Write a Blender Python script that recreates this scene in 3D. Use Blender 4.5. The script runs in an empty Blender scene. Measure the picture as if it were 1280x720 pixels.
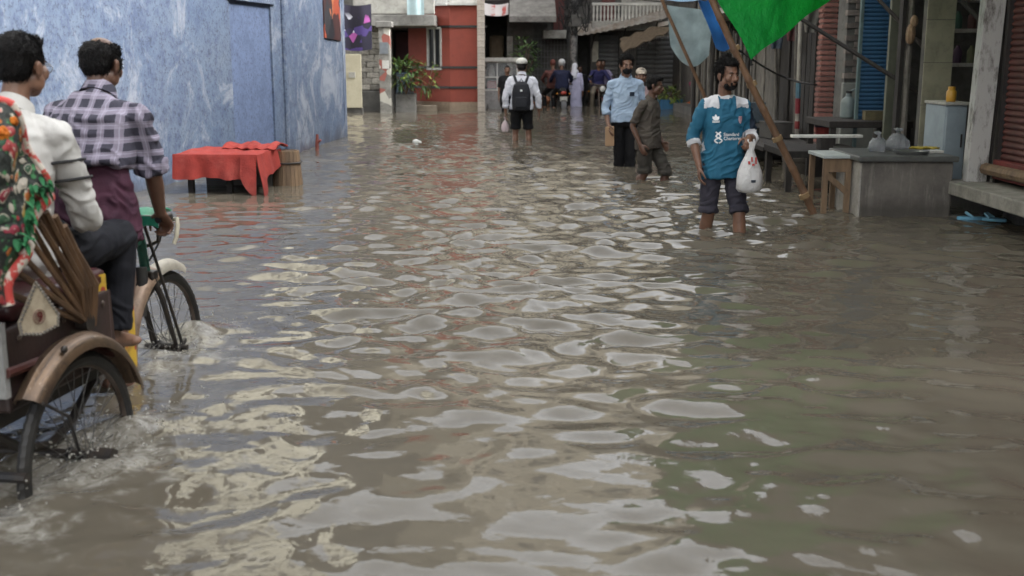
import bpy, bmesh, math, random
import numpy as np
from mathutils import Vector, Matrix, Quaternion
from mathutils.bvhtree import BVHTree

random.seed(7)
RNG = np.random.default_rng(11)
SC = bpy.context.scene
COL = SC.collection
PI = math.pi
R = math.radians

# ------------------------------------------------------------------ camera, sky, sun, exposure
cam_d = bpy.data.cameras.new('camera')
cam_d.sensor_width = 36.0
cam_d.lens = 36.0 * 1400 / 1280
cam_d.clip_start = 0.05
cam_d.clip_end = 500
cam_d.dof.use_dof = True
cam_d.dof.focus_distance = 8.0
cam_d.dof.aperture_fstop = 3.2
cam = bpy.data.objects.new('camera', cam_d)
COL.objects.link(cam)
cam.location = (0, 0, 1.34)
cam.rotation_euler = (PI / 2 - math.atan(287 / 1400), 0, 0)
SC.camera = cam

SUN_EL, SUN_AZ = R(38), R(95)       # weak sun behind thick cloud, beyond the right hand houses
world = bpy.data.worlds.new('World')
SC.world = world
world.use_nodes = True
wn, wl = world.node_tree.nodes, world.node_tree.links
wn.clear()
sky = wn.new('ShaderNodeTexSky')
sky.sky_type = 'NISHITA'
sky.sun_disc = False
sky.sun_elevation = SUN_EL
sky.sun_rotation = SUN_AZ
sky.air_density = 1.0
sky.dust_density = 4.0
bw = wn.new('ShaderNodeRGBToBW')
tint = wn.new('ShaderNodeMixRGB'); tint.blend_type = 'MULTIPLY'; tint.inputs[0].default_value = 1
tint.inputs[2].default_value = (0.975, 0.99, 1.0, 1)
mixs = wn.new('ShaderNodeMixRGB'); mixs.inputs[0].default_value = 0.93   # cloud cover greys the blue
bg = wn.new('ShaderNodeBackground'); bg.inputs[1].default_value = 0.15
wo = wn.new('ShaderNodeOutputWorld')
wl.new(sky.outputs[0], bw.inputs[0])
wl.new(bw.outputs[0], tint.inputs[1])
wl.new(sky.outputs[0], mixs.inputs[1])
wl.new(tint.outputs[0], mixs.inputs[2])
wl.new(mixs.outputs[0], bg.inputs[0])
wl.new(bg.outputs[0], wo.inputs[0])

sun_d = bpy.data.lights.new('sun', 'SUN')
sun_d.energy = 0.5
sun_d.angle = R(25)
sun_d.color = (1.0, 0.96, 0.9)
sun = bpy.data.objects.new('sun', sun_d)
COL.objects.link(sun)
sd = Vector((math.sin(SUN_AZ) * math.cos(SUN_EL), math.cos(SUN_AZ) * math.cos(SUN_EL), math.sin(SUN_EL)))
sun.rotation_euler = sd.to_track_quat('Z', 'Y').to_euler()

SC.view_settings.view_transform = 'Standard'
SC.view_settings.look = 'None'
SC.view_settings.gamma = 1.0
SC.view_settings.exposure = 3.05
SC.render.engine = 'CYCLES'
SC.cycles.max_bounces = 6
SC.cycles.use_denoising = True

def V_(p): return Vector(p)
V = Vector
GZ = -0.36       # street level; the flood surface is z = 0

# ------------------------------------------------------------------ numpy noise
def _h(ix, iy, iz):
    n = (ix * 374761393 + iy * 668265263 + iz * 2147483647 + 1274126177) & 0xFFFFFFFF
    n = ((n ^ (n >> 13)) * 1274126177) & 0xFFFFFFFF
    n = ((n ^ (n >> 16)) * 2246822519) & 0xFFFFFFFF
    return ((n ^ (n >> 15)) & 0xFFFFFF) / float(0xFFFFFF) * 2 - 1

def vnoise(x, y, z=None):
    x = np.asarray(x, float); y = np.asarray(y, float)
    z = np.zeros_like(x) if z is None else np.asarray(z, float)
    xi, yi, zi = np.floor(x).astype(np.int64), np.floor(y).astype(np.int64), np.floor(z).astype(np.int64)
    fx, fy, fz = x - xi, y - yi, z - zi
    u, v, w = [t * t * t * (t * (t * 6 - 15) + 10) for t in (fx, fy, fz)]
    r = 0
    for dx in (0, 1):
        for dy in (0, 1):
            for dz in (0, 1):
                k = (u if dx else 1 - u) * (v if dy else 1 - v) * (w if dz else 1 - w)
                r = r + k * _h(xi + dx, yi + dy, zi + dz)
    return r

def fbm(x, y, z=None, o=4):
    r, a, f = 0, 1.0, 1.0
    z = np.zeros_like(np.asarray(x, float)) if z is None else z
    for i in range(o):
        r = r + a * vnoise(x * f + 17.3 * i, y * f - 9.1 * i, z * f + 3.7 * i)
        a *= 0.5; f *= 2.03
    return r

# ------------------------------------------------------------------ materials
def srgb(r, g, b):
    f = lambda c: (c / 255 / 12.92) if c <= 10 else ((c / 255 + 0.055) / 1.055) ** 2.4
    return (f(r), f(g), f(b))

class NT:
    def __init__(s, name):
        s.m = bpy.data.materials.new(name); s.m.use_nodes = True
        s.n = s.m.node_tree.nodes; s.l = s.m.node_tree.links
        s.n.clear()
        s.out = s.n.new('ShaderNodeOutputMaterial')
        s.b = s.n.new('ShaderNodeBsdfPrincipled')
        s.l.new(s.b.outputs[0], s.out.inputs[0])
        s.tc = s.n.new('ShaderNodeTexCoord')
    def noise(s, scale, detail=5, rough=0.6, vec=None, dist=0.0, stretch=None):
        t = s.n.new('ShaderNodeTexNoise')
        t.inputs['Scale'].default_value = scale; t.inputs['Detail'].default_value = detail
        t.inputs['Roughness'].default_value = rough; t.inputs['Distortion'].default_value = dist
        v = vec or s.tc.outputs['Object']
        if stretch:
            mp = s.n.new('ShaderNodeMapping'); mp.inputs['Scale'].default_value = stretch
            s.l.new(v, mp.inputs[0]); v = mp.outputs[0]
        s.l.new(v, t.inputs['Vector'])
        return t.outputs[0]
    def ramp(s, v, p0, p1, c0=(0, 0, 0), c1=(1, 1, 1)):
        r = s.n.new('ShaderNodeValToRGB')
        r.color_ramp.elements[0].position = p0; r.color_ramp.elements[1].position = p1
        r.color_ramp.elements[0].color = (*c0, 1); r.color_ramp.elements[1].color = (*c1, 1)
        s.l.new(v, r.inputs[0]); return r.outputs[0]
    def mix(s, f, a, b, mode='MIX'):
        x = s.n.new('ShaderNodeMixRGB'); x.blend_type = mode
        for i, q in ((0, f), (1, a), (2, b)):
            if isinstance(q, (int, float)): x.inputs[i].default_value = q if i == 0 else (q, q, q, 1)
            elif isinstance(q, tuple): x.inputs[i].default_value = (*q, 1)
            else: s.l.new(q, x.inputs[i])
        return x.outputs[0]
    def math(s, op, a, b=0.0, c=0.0):
        x = s.n.new('ShaderNodeMath'); x.operation = op
        for i, q in ((0, a), (1, b), (2, c)):
            if isinstance(q, (int, float)): x.inputs[i].default_value = q
            else: s.l.new(q, x.inputs[i])
        return x.outputs[0]
    def sep(s, v=None):
        x = s.n.new('ShaderNodeSeparateXYZ'); s.l.new(v or s.tc.outputs['Object'], x.inputs[0]); return x.outputs
    def bump(s, v, strength, dist=0.01):
        x = s.n.new('ShaderNodeBump'); x.inputs['Strength'].default_value = strength; x.inputs['Distance'].default_value = dist
        s.l.new(v, x.inputs['Height']); s.l.new(x.outputs[0], s.b.inputs['Normal'])
    def rnd(s, c, amt):
        oi = s.n.new('ShaderNodeObjectInfo')
        hs = s.n.new('ShaderNodeHueSaturation')
        s.l.new(s.math('MULTIPLY_ADD', oi.outputs['Random'], amt * 2, 1 - amt), hs.inputs['Value'])
        if isinstance(c, tuple): hs.inputs['Color'].default_value = (*c, 1)
        else: s.l.new(c, hs.inputs['Color'])
        return hs.outputs[0]
    def set(s, c=None, rough=0.6, metal=0.0, spec=0.5):
        if c is not None:
            if isinstance(c, tuple): s.b.inputs['Base Color'].default_value = (*c, 1)
            else: s.l.new(c, s.b.inputs['Base Color'])
        s.b.inputs['Roughness'].default_value = rough; s.b.inputs['Metallic'].default_value = metal
        s.b.inputs['Specular IOR Level'].default_value = spec
        return s.m

def steps(t, v, cols, pos):
    r = t.n.new('ShaderNodeValToRGB'); r.color_ramp.interpolation = 'CONSTANT'; el = r.color_ramp.elements
    while len(el) < len(cols): el.new(0.99)
    for i, p in enumerate(pos): el[i].position = p
    for i, c in enumerate(cols): el[i].color = (*c, 1)
    t.l.new(v, r.inputs[0]); return r.outputs[0]

def M(name, c, c2=None, rough=0.65, scale=5, lo=0.35, hi=0.7, bump=0.25, bscale=60, metal=0.0, spec=0.4, rnd=0.0, stretch=None, grime=0.0):
    t = NT(name)
    c2 = c2 or tuple(x * 0.6 for x in c)
    col = t.mix(t.ramp(t.noise(scale, 6, 0.65, stretch=stretch), lo, hi), c, c2)
    if grime:
        col = t.mix(t.math('MULTIPLY', t.ramp(t.noise(scale * 3.1, 8, 0.75, dist=0.6), 0.5, 0.72), grime), col, (0.035, 0.03, 0.024))
    if rnd: col = t.rnd(col, rnd)
    if bump: t.bump(t.noise(bscale, 4, 0.6, stretch=stretch), bump, 0.006)
    return t.set(col, rough, metal, spec)

# ------------------------------------------------------------------ mesh collecting
class MB:
    def __init__(s): s.v = []; s.f = []; s.mi = []
    def add(s, vs, fs, mi=0):
        o = len(s.v); s.v.extend([tuple(v) for v in vs])
        s.f.extend([tuple(i + o for i in f) for f in fs]); s.mi.extend([mi] * len(fs)); return s
    def box(s, c, d, rz=0.0, rx=0.0, ry=0.0, mi=0):
        m = Matrix.Rotation(rz, 3, 'Z') @ Matrix.Rotation(ry, 3, 'Y') @ Matrix.Rotation(rx, 3, 'X')
        c = Vector(c); vs = []
        for z in (-1, 1):
            for y in (-1, 1):
                for x in (-1, 1):
                    vs.append(c + m @ Vector((x * d[0] / 2, y * d[1] / 2, z * d[2] / 2)))
        return s.add(vs, [(0, 2, 3, 1), (4, 5, 7, 6), (0, 1, 5, 4), (2, 6, 7, 3), (0, 4, 6, 2), (1, 3, 7, 5)], mi)
    def bx(s, x0, x1, y0, y1, z0, z1, mi=0):
        return s.box(((x0 + x1) / 2, (y0 + y1) / 2, (z0 + z1) / 2), (x1 - x0, y1 - y0, z1 - z0), mi=mi)
    def tube(s, pts, r, n=10, cap=True, mi=0):
        pts = [Vector(p) for p in pts]; k = len(pts)
        rs = list(r) if hasattr(r, '__len__') else [r] * k
        vs, fs = [], []; up = None
        for i, p in enumerate(pts):
            t = (pts[min(i + 1, k - 1)] - pts[max(i - 1, 0)])
            t = t.normalized() if t.length > 1e-9 else Vector((0, 0, 1))
            if up is None:
                a = Vector((0, 0, 1)) if abs(t.z) < 0.9 else Vector((1, 0, 0))
                up = (a - t * a.dot(t)).normalized()
            else:
                up = (up - t * up.dot(t)); up = up.normalized() if up.length > 1e-6 else t.orthogonal().normalized()
            w = t.cross(up)
            for j in range(n):
                a = 2 * PI * j / n
                vs.append(p + (up * math.cos(a) + w * math.sin(a)) * rs[i])
        for i in range(k - 1):
            for j in range(n):
                a, b = i * n + j, i * n + (j + 1) % n
                fs.append((a, b, b + n, a + n))
        if cap:
            fs.append(tuple(range(n - 1, -1, -1))); fs.append(tuple(range((k - 1) * n, k * n)))
        return s.add(vs, fs, mi)
    def ell(s, c, r, rot=None, n=12, mi=0):
        c = Vector(c); m = n // 2 + 2; vs, fs = [], []
        r = r if hasattr(r, '__len__') else (r, r, r)
        rot = rot or Matrix.Identity(3)
        vs.append(c + rot @ Vector((0, 0, -r[2])))
        for i in range(1, m):
            p = -PI / 2 + PI * i / m
            for j in range(n):
                a = 2 * PI * j / n
                vs.append(c + rot @ Vector((r[0] * math.cos(p) * math.cos(a), r[1] * math.cos(p) * math.sin(a), r[2] * math.sin(p))))
        vs.append(c + rot @ Vector((0, 0, r[2]))); L = len(vs) - 1
        for j in range(n): fs.append((0, 1 + (j + 1) % n, 1 + j))
        for i in range(m - 2):
            for j in range(n):
                a, b = 1 + i * n + j, 1 + i * n + (j + 1) % n
                fs.append((a, b, b + n, a + n))
        for j in range(n): fs.append((L, 1 + (m - 2) * n + j, 1 + (m - 2) * n + (j + 1) % n))
        return s.add(vs, fs, mi)
    def cone(s, a, b, ra, rb, n=14, rnd=True, mi=0):
        s.tube([a, b], [ra, rb], n, mi=mi)
        if rnd: s.ell(a, ra, n=n, mi=mi); s.ell(b, rb, n=n, mi=mi)
        return s
    def loft(s, rings, cap=True, mi=0):
        n = len(rings[0]); vs, fs = [], []
        for q in rings: vs.extend(q)
        for i in range(len(rings) - 1):
            for j in range(n):
                a, b = i * n + j, i * n + (j + 1) % n
                fs.append((a, b, b + n, a + n))
        if cap:
            fs.append(tuple(range(n - 1, -1, -1))); fs.append(tuple(range((len(rings) - 1) * n, len(rings) * n)))
        return s.add(vs, fs, mi)
    def lathe(s, prof, c=(0, 0, 0), n=20, mi=0):
        rings = [[Vector(c) + Vector((r * math.cos(2 * PI * j / n), r * math.sin(2 * PI * j / n), z)) for j in range(n)] for r, z in prof]
        return s.loft(rings, True, mi)
    def prism(s, poly, a, b, mi=0):
        """poly: 3-D points of one face; extruded by vector a->b offset b"""
        n = len(poly); off = Vector(b)
        vs = [Vector(p) + Vector(a) for p in poly] + [Vector(p) + Vector(a) + off for p in poly]
        fs = [tuple(range(n - 1, -1, -1)), tuple(range(n, 2 * n))] + [(i, (i + 1) % n, (i + 1) % n + n, i + n) for i in range(n)]
        return s.add(vs, fs, mi)
    def grid(s, fn, nu, nv, mi=0, thick=0.0):
        vs = [Vector(fn(i / nu, j / nv)) for j in range(nv + 1) for i in range(nu + 1)]
        fs = [(j * (nu + 1) + i, j * (nu + 1) + i + 1, (j + 1) * (nu + 1) + i + 1, (j + 1) * (nu + 1) + i) for j in range(nv) for i in range(nu)]
        if thick:
            no = [Vector((0, 0, 0)) for _ in vs]
            for f in fs:
                k = (vs[f[1]] - vs[f[0]]).cross(vs[f[3]] - vs[f[0]])
                for i in f: no[i] += k
            N = len(vs)
            vs2 = [v - (q.normalized() if q.length > 1e-12 else Vector((0, 0, 1))) * thick for v, q in zip(vs, no)]
            b = [j * (nu + 1) for j in range(nv + 1)]
            loop = [i for i in range(nu)] + [j * (nu + 1) + nu for j in range(nv)] + [nv * (nu + 1) + i for i in range(nu, 0, -1)] + [j * (nu + 1) for j in range(nv, 0, -1)]
            f2 = [tuple(reversed([i + N for i in f])) for f in fs]
            f3 = [(loop[(i + 1) % len(loop)], loop[i], loop[i] + N, loop[(i + 1) % len(loop)] + N) for i in range(len(loop))]
            return s.add(vs + vs2, fs + f2 + f3, mi)
        return s.add(vs, fs, mi)
    def mesh(s, name, mats, smooth=True, ang=40):
        me = bpy.data.meshes.new(name)
        me.from_pydata(s.v, [], s.f); me.update()
        for m in (mats if isinstance(mats, (list, tuple)) else [mats]): me.materials.append(m)
        me.polygons.foreach_set('material_index', s.mi)
        if smooth:
            me.polygons.foreach_set('use_smooth', [True] * len(s.f))
            me.set_sharp_from_angle(angle=R(ang))
        return me
    def build(s, name, mats, parent=None, smooth=True, ang=40, bevel=0.0):
        me = s.mesh(name, mats, smooth, ang)
        o = bpy.data.objects.new(name, me); COL.objects.link(o)
        if bevel:
            bm = bmesh.new(); bm.from_mesh(me)
            bmesh.ops.remove_doubles(bm, verts=bm.verts, dist=1e-5)
            ed = [e for e in bm.edges if len(e.link_faces) == 2 and e.calc_face_angle(0) > R(30)]
            bmesh.ops.bevel(bm, geom=ed, offset=bevel, segments=2, affect='EDGES', profile=0.5)
            bm.to_mesh(me); bm.free()
        if parent is not None: o.parent = parent
        return o

def tag(o, label=None, cat=None, group=None, kind=None):
    if label: o['label'] = label
    if cat: o['category'] = cat
    if group: o['group'] = group
    if kind: o['kind'] = kind
    elif cat: o['kind'] = 'thing'
    return o

def thing(name, label, cat, loc=(0, 0, 0), rz=0.0, group=None):
    o = bpy.data.objects.new(name, None); COL.objects.link(o)
    o.location = loc; o.rotation_euler = (0, 0, rz)
    o.empty_display_size = 0.1
    return tag(o, label, cat, group)

def inst(me, name, parent, loc=(0, 0, 0), rot=(0, 0, 0), sc=(1, 1, 1)):
    o = bpy.data.objects.new(name, me); COL.objects.link(o)
    o.parent = parent; o.location = loc; o.rotation_euler = rot; o.scale = sc
    return o

def cp(o, **k):
    c = o.copy(); COL.objects.link(c)
    return c

def copy_tree(o, parent=None):
    c = o.copy(); COL.objects.link(c)
    if parent is not None: c.parent = parent
    for ch in list(o.children): copy_tree(ch, c)
    return c

# ------------------------------------------------------------------ shared materials
M_conc = M('concrete', (0.27, 0.26, 0.24), (0.13, 0.125, 0.115), 0.85, 2.5, bump=0.4, bscale=30, grime=0.6)
M_concd = M('dark_concrete', (0.13, 0.125, 0.115), (0.06, 0.058, 0.055), 0.85, 2.5, bump=0.4, bscale=30, grime=0.6)
M_concp = M('pale_concrete', (0.42, 0.41, 0.37), (0.24, 0.23, 0.21), 0.85, 2.2, bump=0.3, bscale=30, grime=0.5)
M_dark = M('dark_interior', (0.03, 0.028, 0.027), (0.015, 0.014, 0.014), 0.9, 3)
M_wood = M('old_wood', (0.2, 0.13, 0.075), (0.09, 0.06, 0.038), 0.7, 3, bump=0.5, bscale=40, stretch=(6, 6, 1), rnd=0.2)
M_woodd = M('dark_wood', (0.028, 0.023, 0.02), (0.012, 0.010, 0.009), 0.75, 3, bump=0.5, bscale=40, stretch=(6, 6, 1), rnd=0.25)
M_woodg = M('grey_wood', (0.17, 0.155, 0.135), (0.05, 0.045, 0.04), 0.8, 4, bump=0.5, bscale=40, stretch=(5, 5, 1), rnd=0.3, grime=0.5)
M_bamboo = M('bamboo', (0.2, 0.11, 0.06), (0.10, 0.058, 0.035), 0.55, 4, bump=0.3, bscale=30, stretch=(4, 4, 1), grime=0.4)
M_shut = M('grey_shutter', (0.17, 0.17, 0.17), (0.1, 0.098, 0.095), 0.55, 2, bump=0.1, rnd=0.1, grime=0.4)
M_black = M('black_metal', (0.02, 0.02, 0.021), (0.035, 0.028, 0.022), 0.45, 12, bump=0.1, spec=0.5)
M_white = M('white_paint', (0.68, 0.67, 0.63), (0.45, 0.44, 0.4), 0.6, 3, grime=0.35)
M_glass = NT('dark_glass').set((0.02, 0.024, 0.028), 0.06, 0, 0.6)
M_cable = NT('cable').set((0.012, 0.012, 0.013), 0.6)
M_red = M('red_render', (0.33, 0.075, 0.05), (0.24, 0.058, 0.042), 0.75, 1.6, bump=0.25, bscale=50, grime=0.15)
M_leaf = M('leaf_green', (0.07, 0.13, 0.032), (0.035, 0.075, 0.02), 0.5, 6, bump=0, rnd=0.2)
M_leafy = M('leaf_yellow_green', (0.2, 0.24, 0.05), (0.1, 0.15, 0.03), 0.5, 6, bump=0)
M_tin = M('rusty_tin', (0.4, 0.38, 0.35), (0.22, 0.17, 0.13), 0.5, 3, bump=0.2, metal=0.2, grime=0.5)

# ------------------------------------------------------------------ ground and flood water
g = MB(); g.add([(-60, -20, GZ), (60, -20, GZ), (60, 90, GZ), (-60, 90, GZ)], [(0, 1, 2, 3)])
tag(g.build('ground', M('street_mud', (0.09, 0.075, 0.055), rough=0.9)), kind='structure')

RA = R(9)
RO = Vector((-1.868, 3.725, GZ))        # rickshaw origin: below the middle of its rear axle
def rk(x, y, z):
    return Vector((RO.x + x * math.cos(RA) + y * math.sin(RA), RO.y - x * math.sin(RA) + y * math.cos(RA), z + GZ))

LEGS = [(1.57, 8.87), (1.83, 8.95), (1.43, 12.5), (1.69, 12.8), (1.36, 14.3), (1.48, 14.3), (0.08, 18.7), (0.24, 18.7), (2.72, 9.7)]
WHEELS = [rk(0.385, 0, 0), rk(-0.385, 0, 0), rk(0, 1.45, 0)]

def water_height(x, y):
    rng = np.random.default_rng(5)
    wx = x + 0.10 * vnoise(x * 1.1, y * 1.1) + 0.05 * vnoise(x * 3.1 + 9, y * 3.1) + .016 * vnoise(x * 8.3, y * 8.3 + 4)
    wy = y + 0.10 * vnoise(x * 1.1 + 40, y * 1.1 + 3) + 0.05 * vnoise(x * 3.1 - 7, y * 3.1 + 21) + .016 * vnoise(x * 8.3 + 30, y * 8.3)
    h = np.zeros_like(x); N = 100
    tot = 0
    for i in range(N):
        lam = math.exp(rng.uniform(math.log(0.10), math.log(1.35)))
        th = rng.normal(PI / 2 + 0.12, 0.62)
        wgt = math.exp(-((math.log(lam / 0.29)) / 0.7) ** 2) + 0.05
        sl = wgt; tot += sl * sl / 2
        k = 2 * PI / lam
        h += sl / k * np.sin(k * (wx * math.cos(th) + wy * math.sin(th)) + rng.uniform(0, 2 * PI))
    h *= WAVE / math.sqrt(tot)
    h *= .88
    rot = x * .16 + y                              # irregular broken chop, longer across the street than along it
    q1 = fbm(x * 2.1 + 3, rot * 4.6, o=3); q2 = fbm(x * 4.7 - 8, rot * 8.5 + 5, o=2)
    h += .0085 * q1 + .0030 * q2 - .0045 * np.abs(fbm(x * 1.5 + 31, rot * 3.2 + 11, o=3))
    fine = np.zeros_like(x)
    for i in range(56):            # small wind ripples riding on the chop
        lam = math.exp(rng.uniform(math.log(0.07), math.log(0.26))); th = rng.normal(PI / 2, 0.8); k = 2 * PI / lam
        fine += 1 / k * np.sin(k * (wx * math.cos(th) + wy * math.sin(th)) + rng.uniform(0, 2 * PI))
    patch = np.clip(0.55 + 0.9 * fbm(x * 0.8 + 3, y * 0.6 + 8, o=3), 0.12, 1.4)
    h += fine * patch * 0.115 / math.sqrt(28) * np.clip(0.45 + y / 12, 0.5, 1.35)
    am = 0.75 + 0.55 * fbm(x * 0.45 + 5, y * 0.35, o=2)
    shelter = 1 - 0.5 * np.exp(-(((x + 2.6) / 0.9) ** 2 + ((y - 11.5) / 4.5) ** 2))
    h *= np.clip(am, 0.3, 1.5) * shelter
    # ring waves round the wading legs and poles
    for lx, ly in LEGS:
        r = np.hypot(x - lx, y - ly)
        h += (0.006 + .012 * np.exp(-r / .12)) * np.exp(-r / 0.45) * np.sin(2 * PI * r / 0.15 + lx * 9)
    # the rickshaw's wake: churned water along the wheels and a V of waves behind
    fx, fy = math.sin(RA), math.cos(RA)
    for i, wv in enumerate(WHEELS):
        dx, dy = x - wv.x, y - wv.y
        al = dx * fx + dy * fy; ac = dx * fy - dy * fx
        front = np.exp(-((al - 0.30) / 0.13) ** 2 - (ac / 0.13) ** 2)
        trail = np.exp(-(ac / np.clip(0.16 - 0.12 * al, 0.1, 0.6)) ** 2) * (1 / (1 + np.exp((al - 0.25) * 18))) * np.exp(np.clip(al, -9, 0.3) / 0.9)
        h += 0.045 * front + trail * 0.028 * fbm(x * 5, y * 5, o=4) - 0.012 * trail
        arm = np.abs(ac) + 0.36 * (al - 0.35)
        h += 0.008 * np.exp(-(arm / 0.09) ** 2) * (al < 0.3) * np.exp(np.clip(al, -9, 0.3) / 0.8)
        h += 0.005 * np.sin(arm * 2 * PI / 0.19) * np.exp(-np.abs(arm) / 0.22) * np.exp(-np.abs(al) / 0.9) * (al < 0.5)
    # scattered rain-drop rings
    for i in range(26):
        cx, cy = rng.uniform(1.1, 3.1), rng.uniform(4.2, 8.5)
        r = np.hypot(x - cx, y - cy); r0 = rng.uniform(0.03, 0.09)
        h += 0.004 * np.exp(-((r - r0) / 0.018) ** 2)
    return h

def water_foam(x, y):
    f = np.zeros_like(x); fx, fy = math.sin(RA), math.cos(RA)
    n = fbm(x * 9, y * 9, o=5) + 0.5 * fbm(x * 30, y * 30, o=2)
    for i, wv in enumerate(WHEELS):
        dx, dy = x - wv.x, y - wv.y
        al = dx * fx + dy * fy; ac = dx * fy - dy * fx
        e = np.exp(-((al - 0.2) / 0.3) ** 2 - (ac / 0.2) ** 2) + 0.75 * np.exp(-(ac / 0.28) ** 2) * np.exp(-((al + 0.3) / 0.42) ** 2) + 0.4 * np.exp(-((ac - 0.25) / 0.35) ** 2) * np.exp(-((al + 0.1) / 0.6) ** 2)
        f = np.maximum(f, e)
    out = np.clip((f * 1.1 + 0.45 * n - 0.55) * 2.2, 0, 1)
    for lx, ly in LEGS:
        r = np.hypot(x - lx, y - ly)
        out = np.maximum(out, np.clip(np.exp(-((r - 0.08) / 0.05) ** 2) * (0.35 + 0.6 * n), 0, 0.6))
    return out

WAVE = 0.175
def build_water():
    r0, r1, dr = 0.6, 80.0, 0.0036
    nr = int(math.log(r1 / r0) / dr)
    rr = r0 * np.exp(np.arange(nr + 1) * dr)
    aa = np.concatenate([np.linspace(-110, -34, 24)[:-1], np.linspace(-34, 34, 330), np.linspace(34, 110, 24)[1:]]) * PI / 180
    rg, ag = np.meshgrid(rr, aa, indexing='ij')
    x = rg * np.sin(ag); y = rg * np.cos(ag) - 0.8
    z = water_height(x, y)
    z *= np.clip(1.3 - rg / 60, 0.2, 1)
    fo = water_foam(x, y)
    co = np.stack([x, y, z], -1).reshape(-1, 3)
    na = len(aa); i = np.arange(nr)[:, None] * na + np.arange(na - 1)[None, :]
    q = np.stack([i, i + na, i + na + 1, i + 1], -1).reshape(-1, 4)
    q = q[:, ::-1]
    me = bpy.data.meshes.new('water')
    me.vertices.add(len(co)); me.vertices.foreach_set('co', co.ravel())
    me.loops.add(q.size); me.loops.foreach_set('vertex_index', q.ravel().astype(np.int32))
    me.polygons.add(len(q)); me.polygons.foreach_set('loop_start', np.arange(len(q), dtype=np.int32) * 4)
    me.polygons.foreach_set('loop_total', np.full(len(q), 4, np.int32))
    me.polygons.foreach_set('use_smooth', np.ones(len(q), bool))
    a = me.attributes.new('foam', 'FLOAT', 'POINT'); a.data.foreach_set('value', fo.ravel().astype(np.float32))
    me.update(calc_edges=True); me.validate()
    t = NT('flood_water')
    at = t.n.new('ShaderNodeAttribute'); at.attribute_name = 'foam'
    mud = t.mix(t.ramp(t.noise(0.55, 5, 0.6), 0.35, 0.7), (0.094, 0.081, 0.061), (0.123, 0.107, 0.083))
    fm = t.math('MULTIPLY', at.outputs['Fac'], t.ramp(t.noise(22, 6, 0.7, dist=1.2), 0.36, 0.66))
    c = t.mix(t.math('MULTIPLY', fm, 0.75), mud, (0.34, 0.325, 0.29))
    t.l.new(t.math('MULTIPLY_ADD', fm, 0.25, 0.03), t.b.inputs['Roughness'])
    t.b.inputs['IOR'].default_value = 1.333
    hb = t.math('ADD', t.noise(16, 3, 0.5, dist=0.4), t.math('MULTIPLY', fm, 0.5))
    t.bump(hb, 0.06, 0.02)
    t.l.new(c, t.b.inputs['Base Color'])
    me.materials.append(t.m)
    o = bpy.data.objects.new('water', me); COL.objects.link(o)
    tag(o, kind='structure')
build_water()

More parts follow.
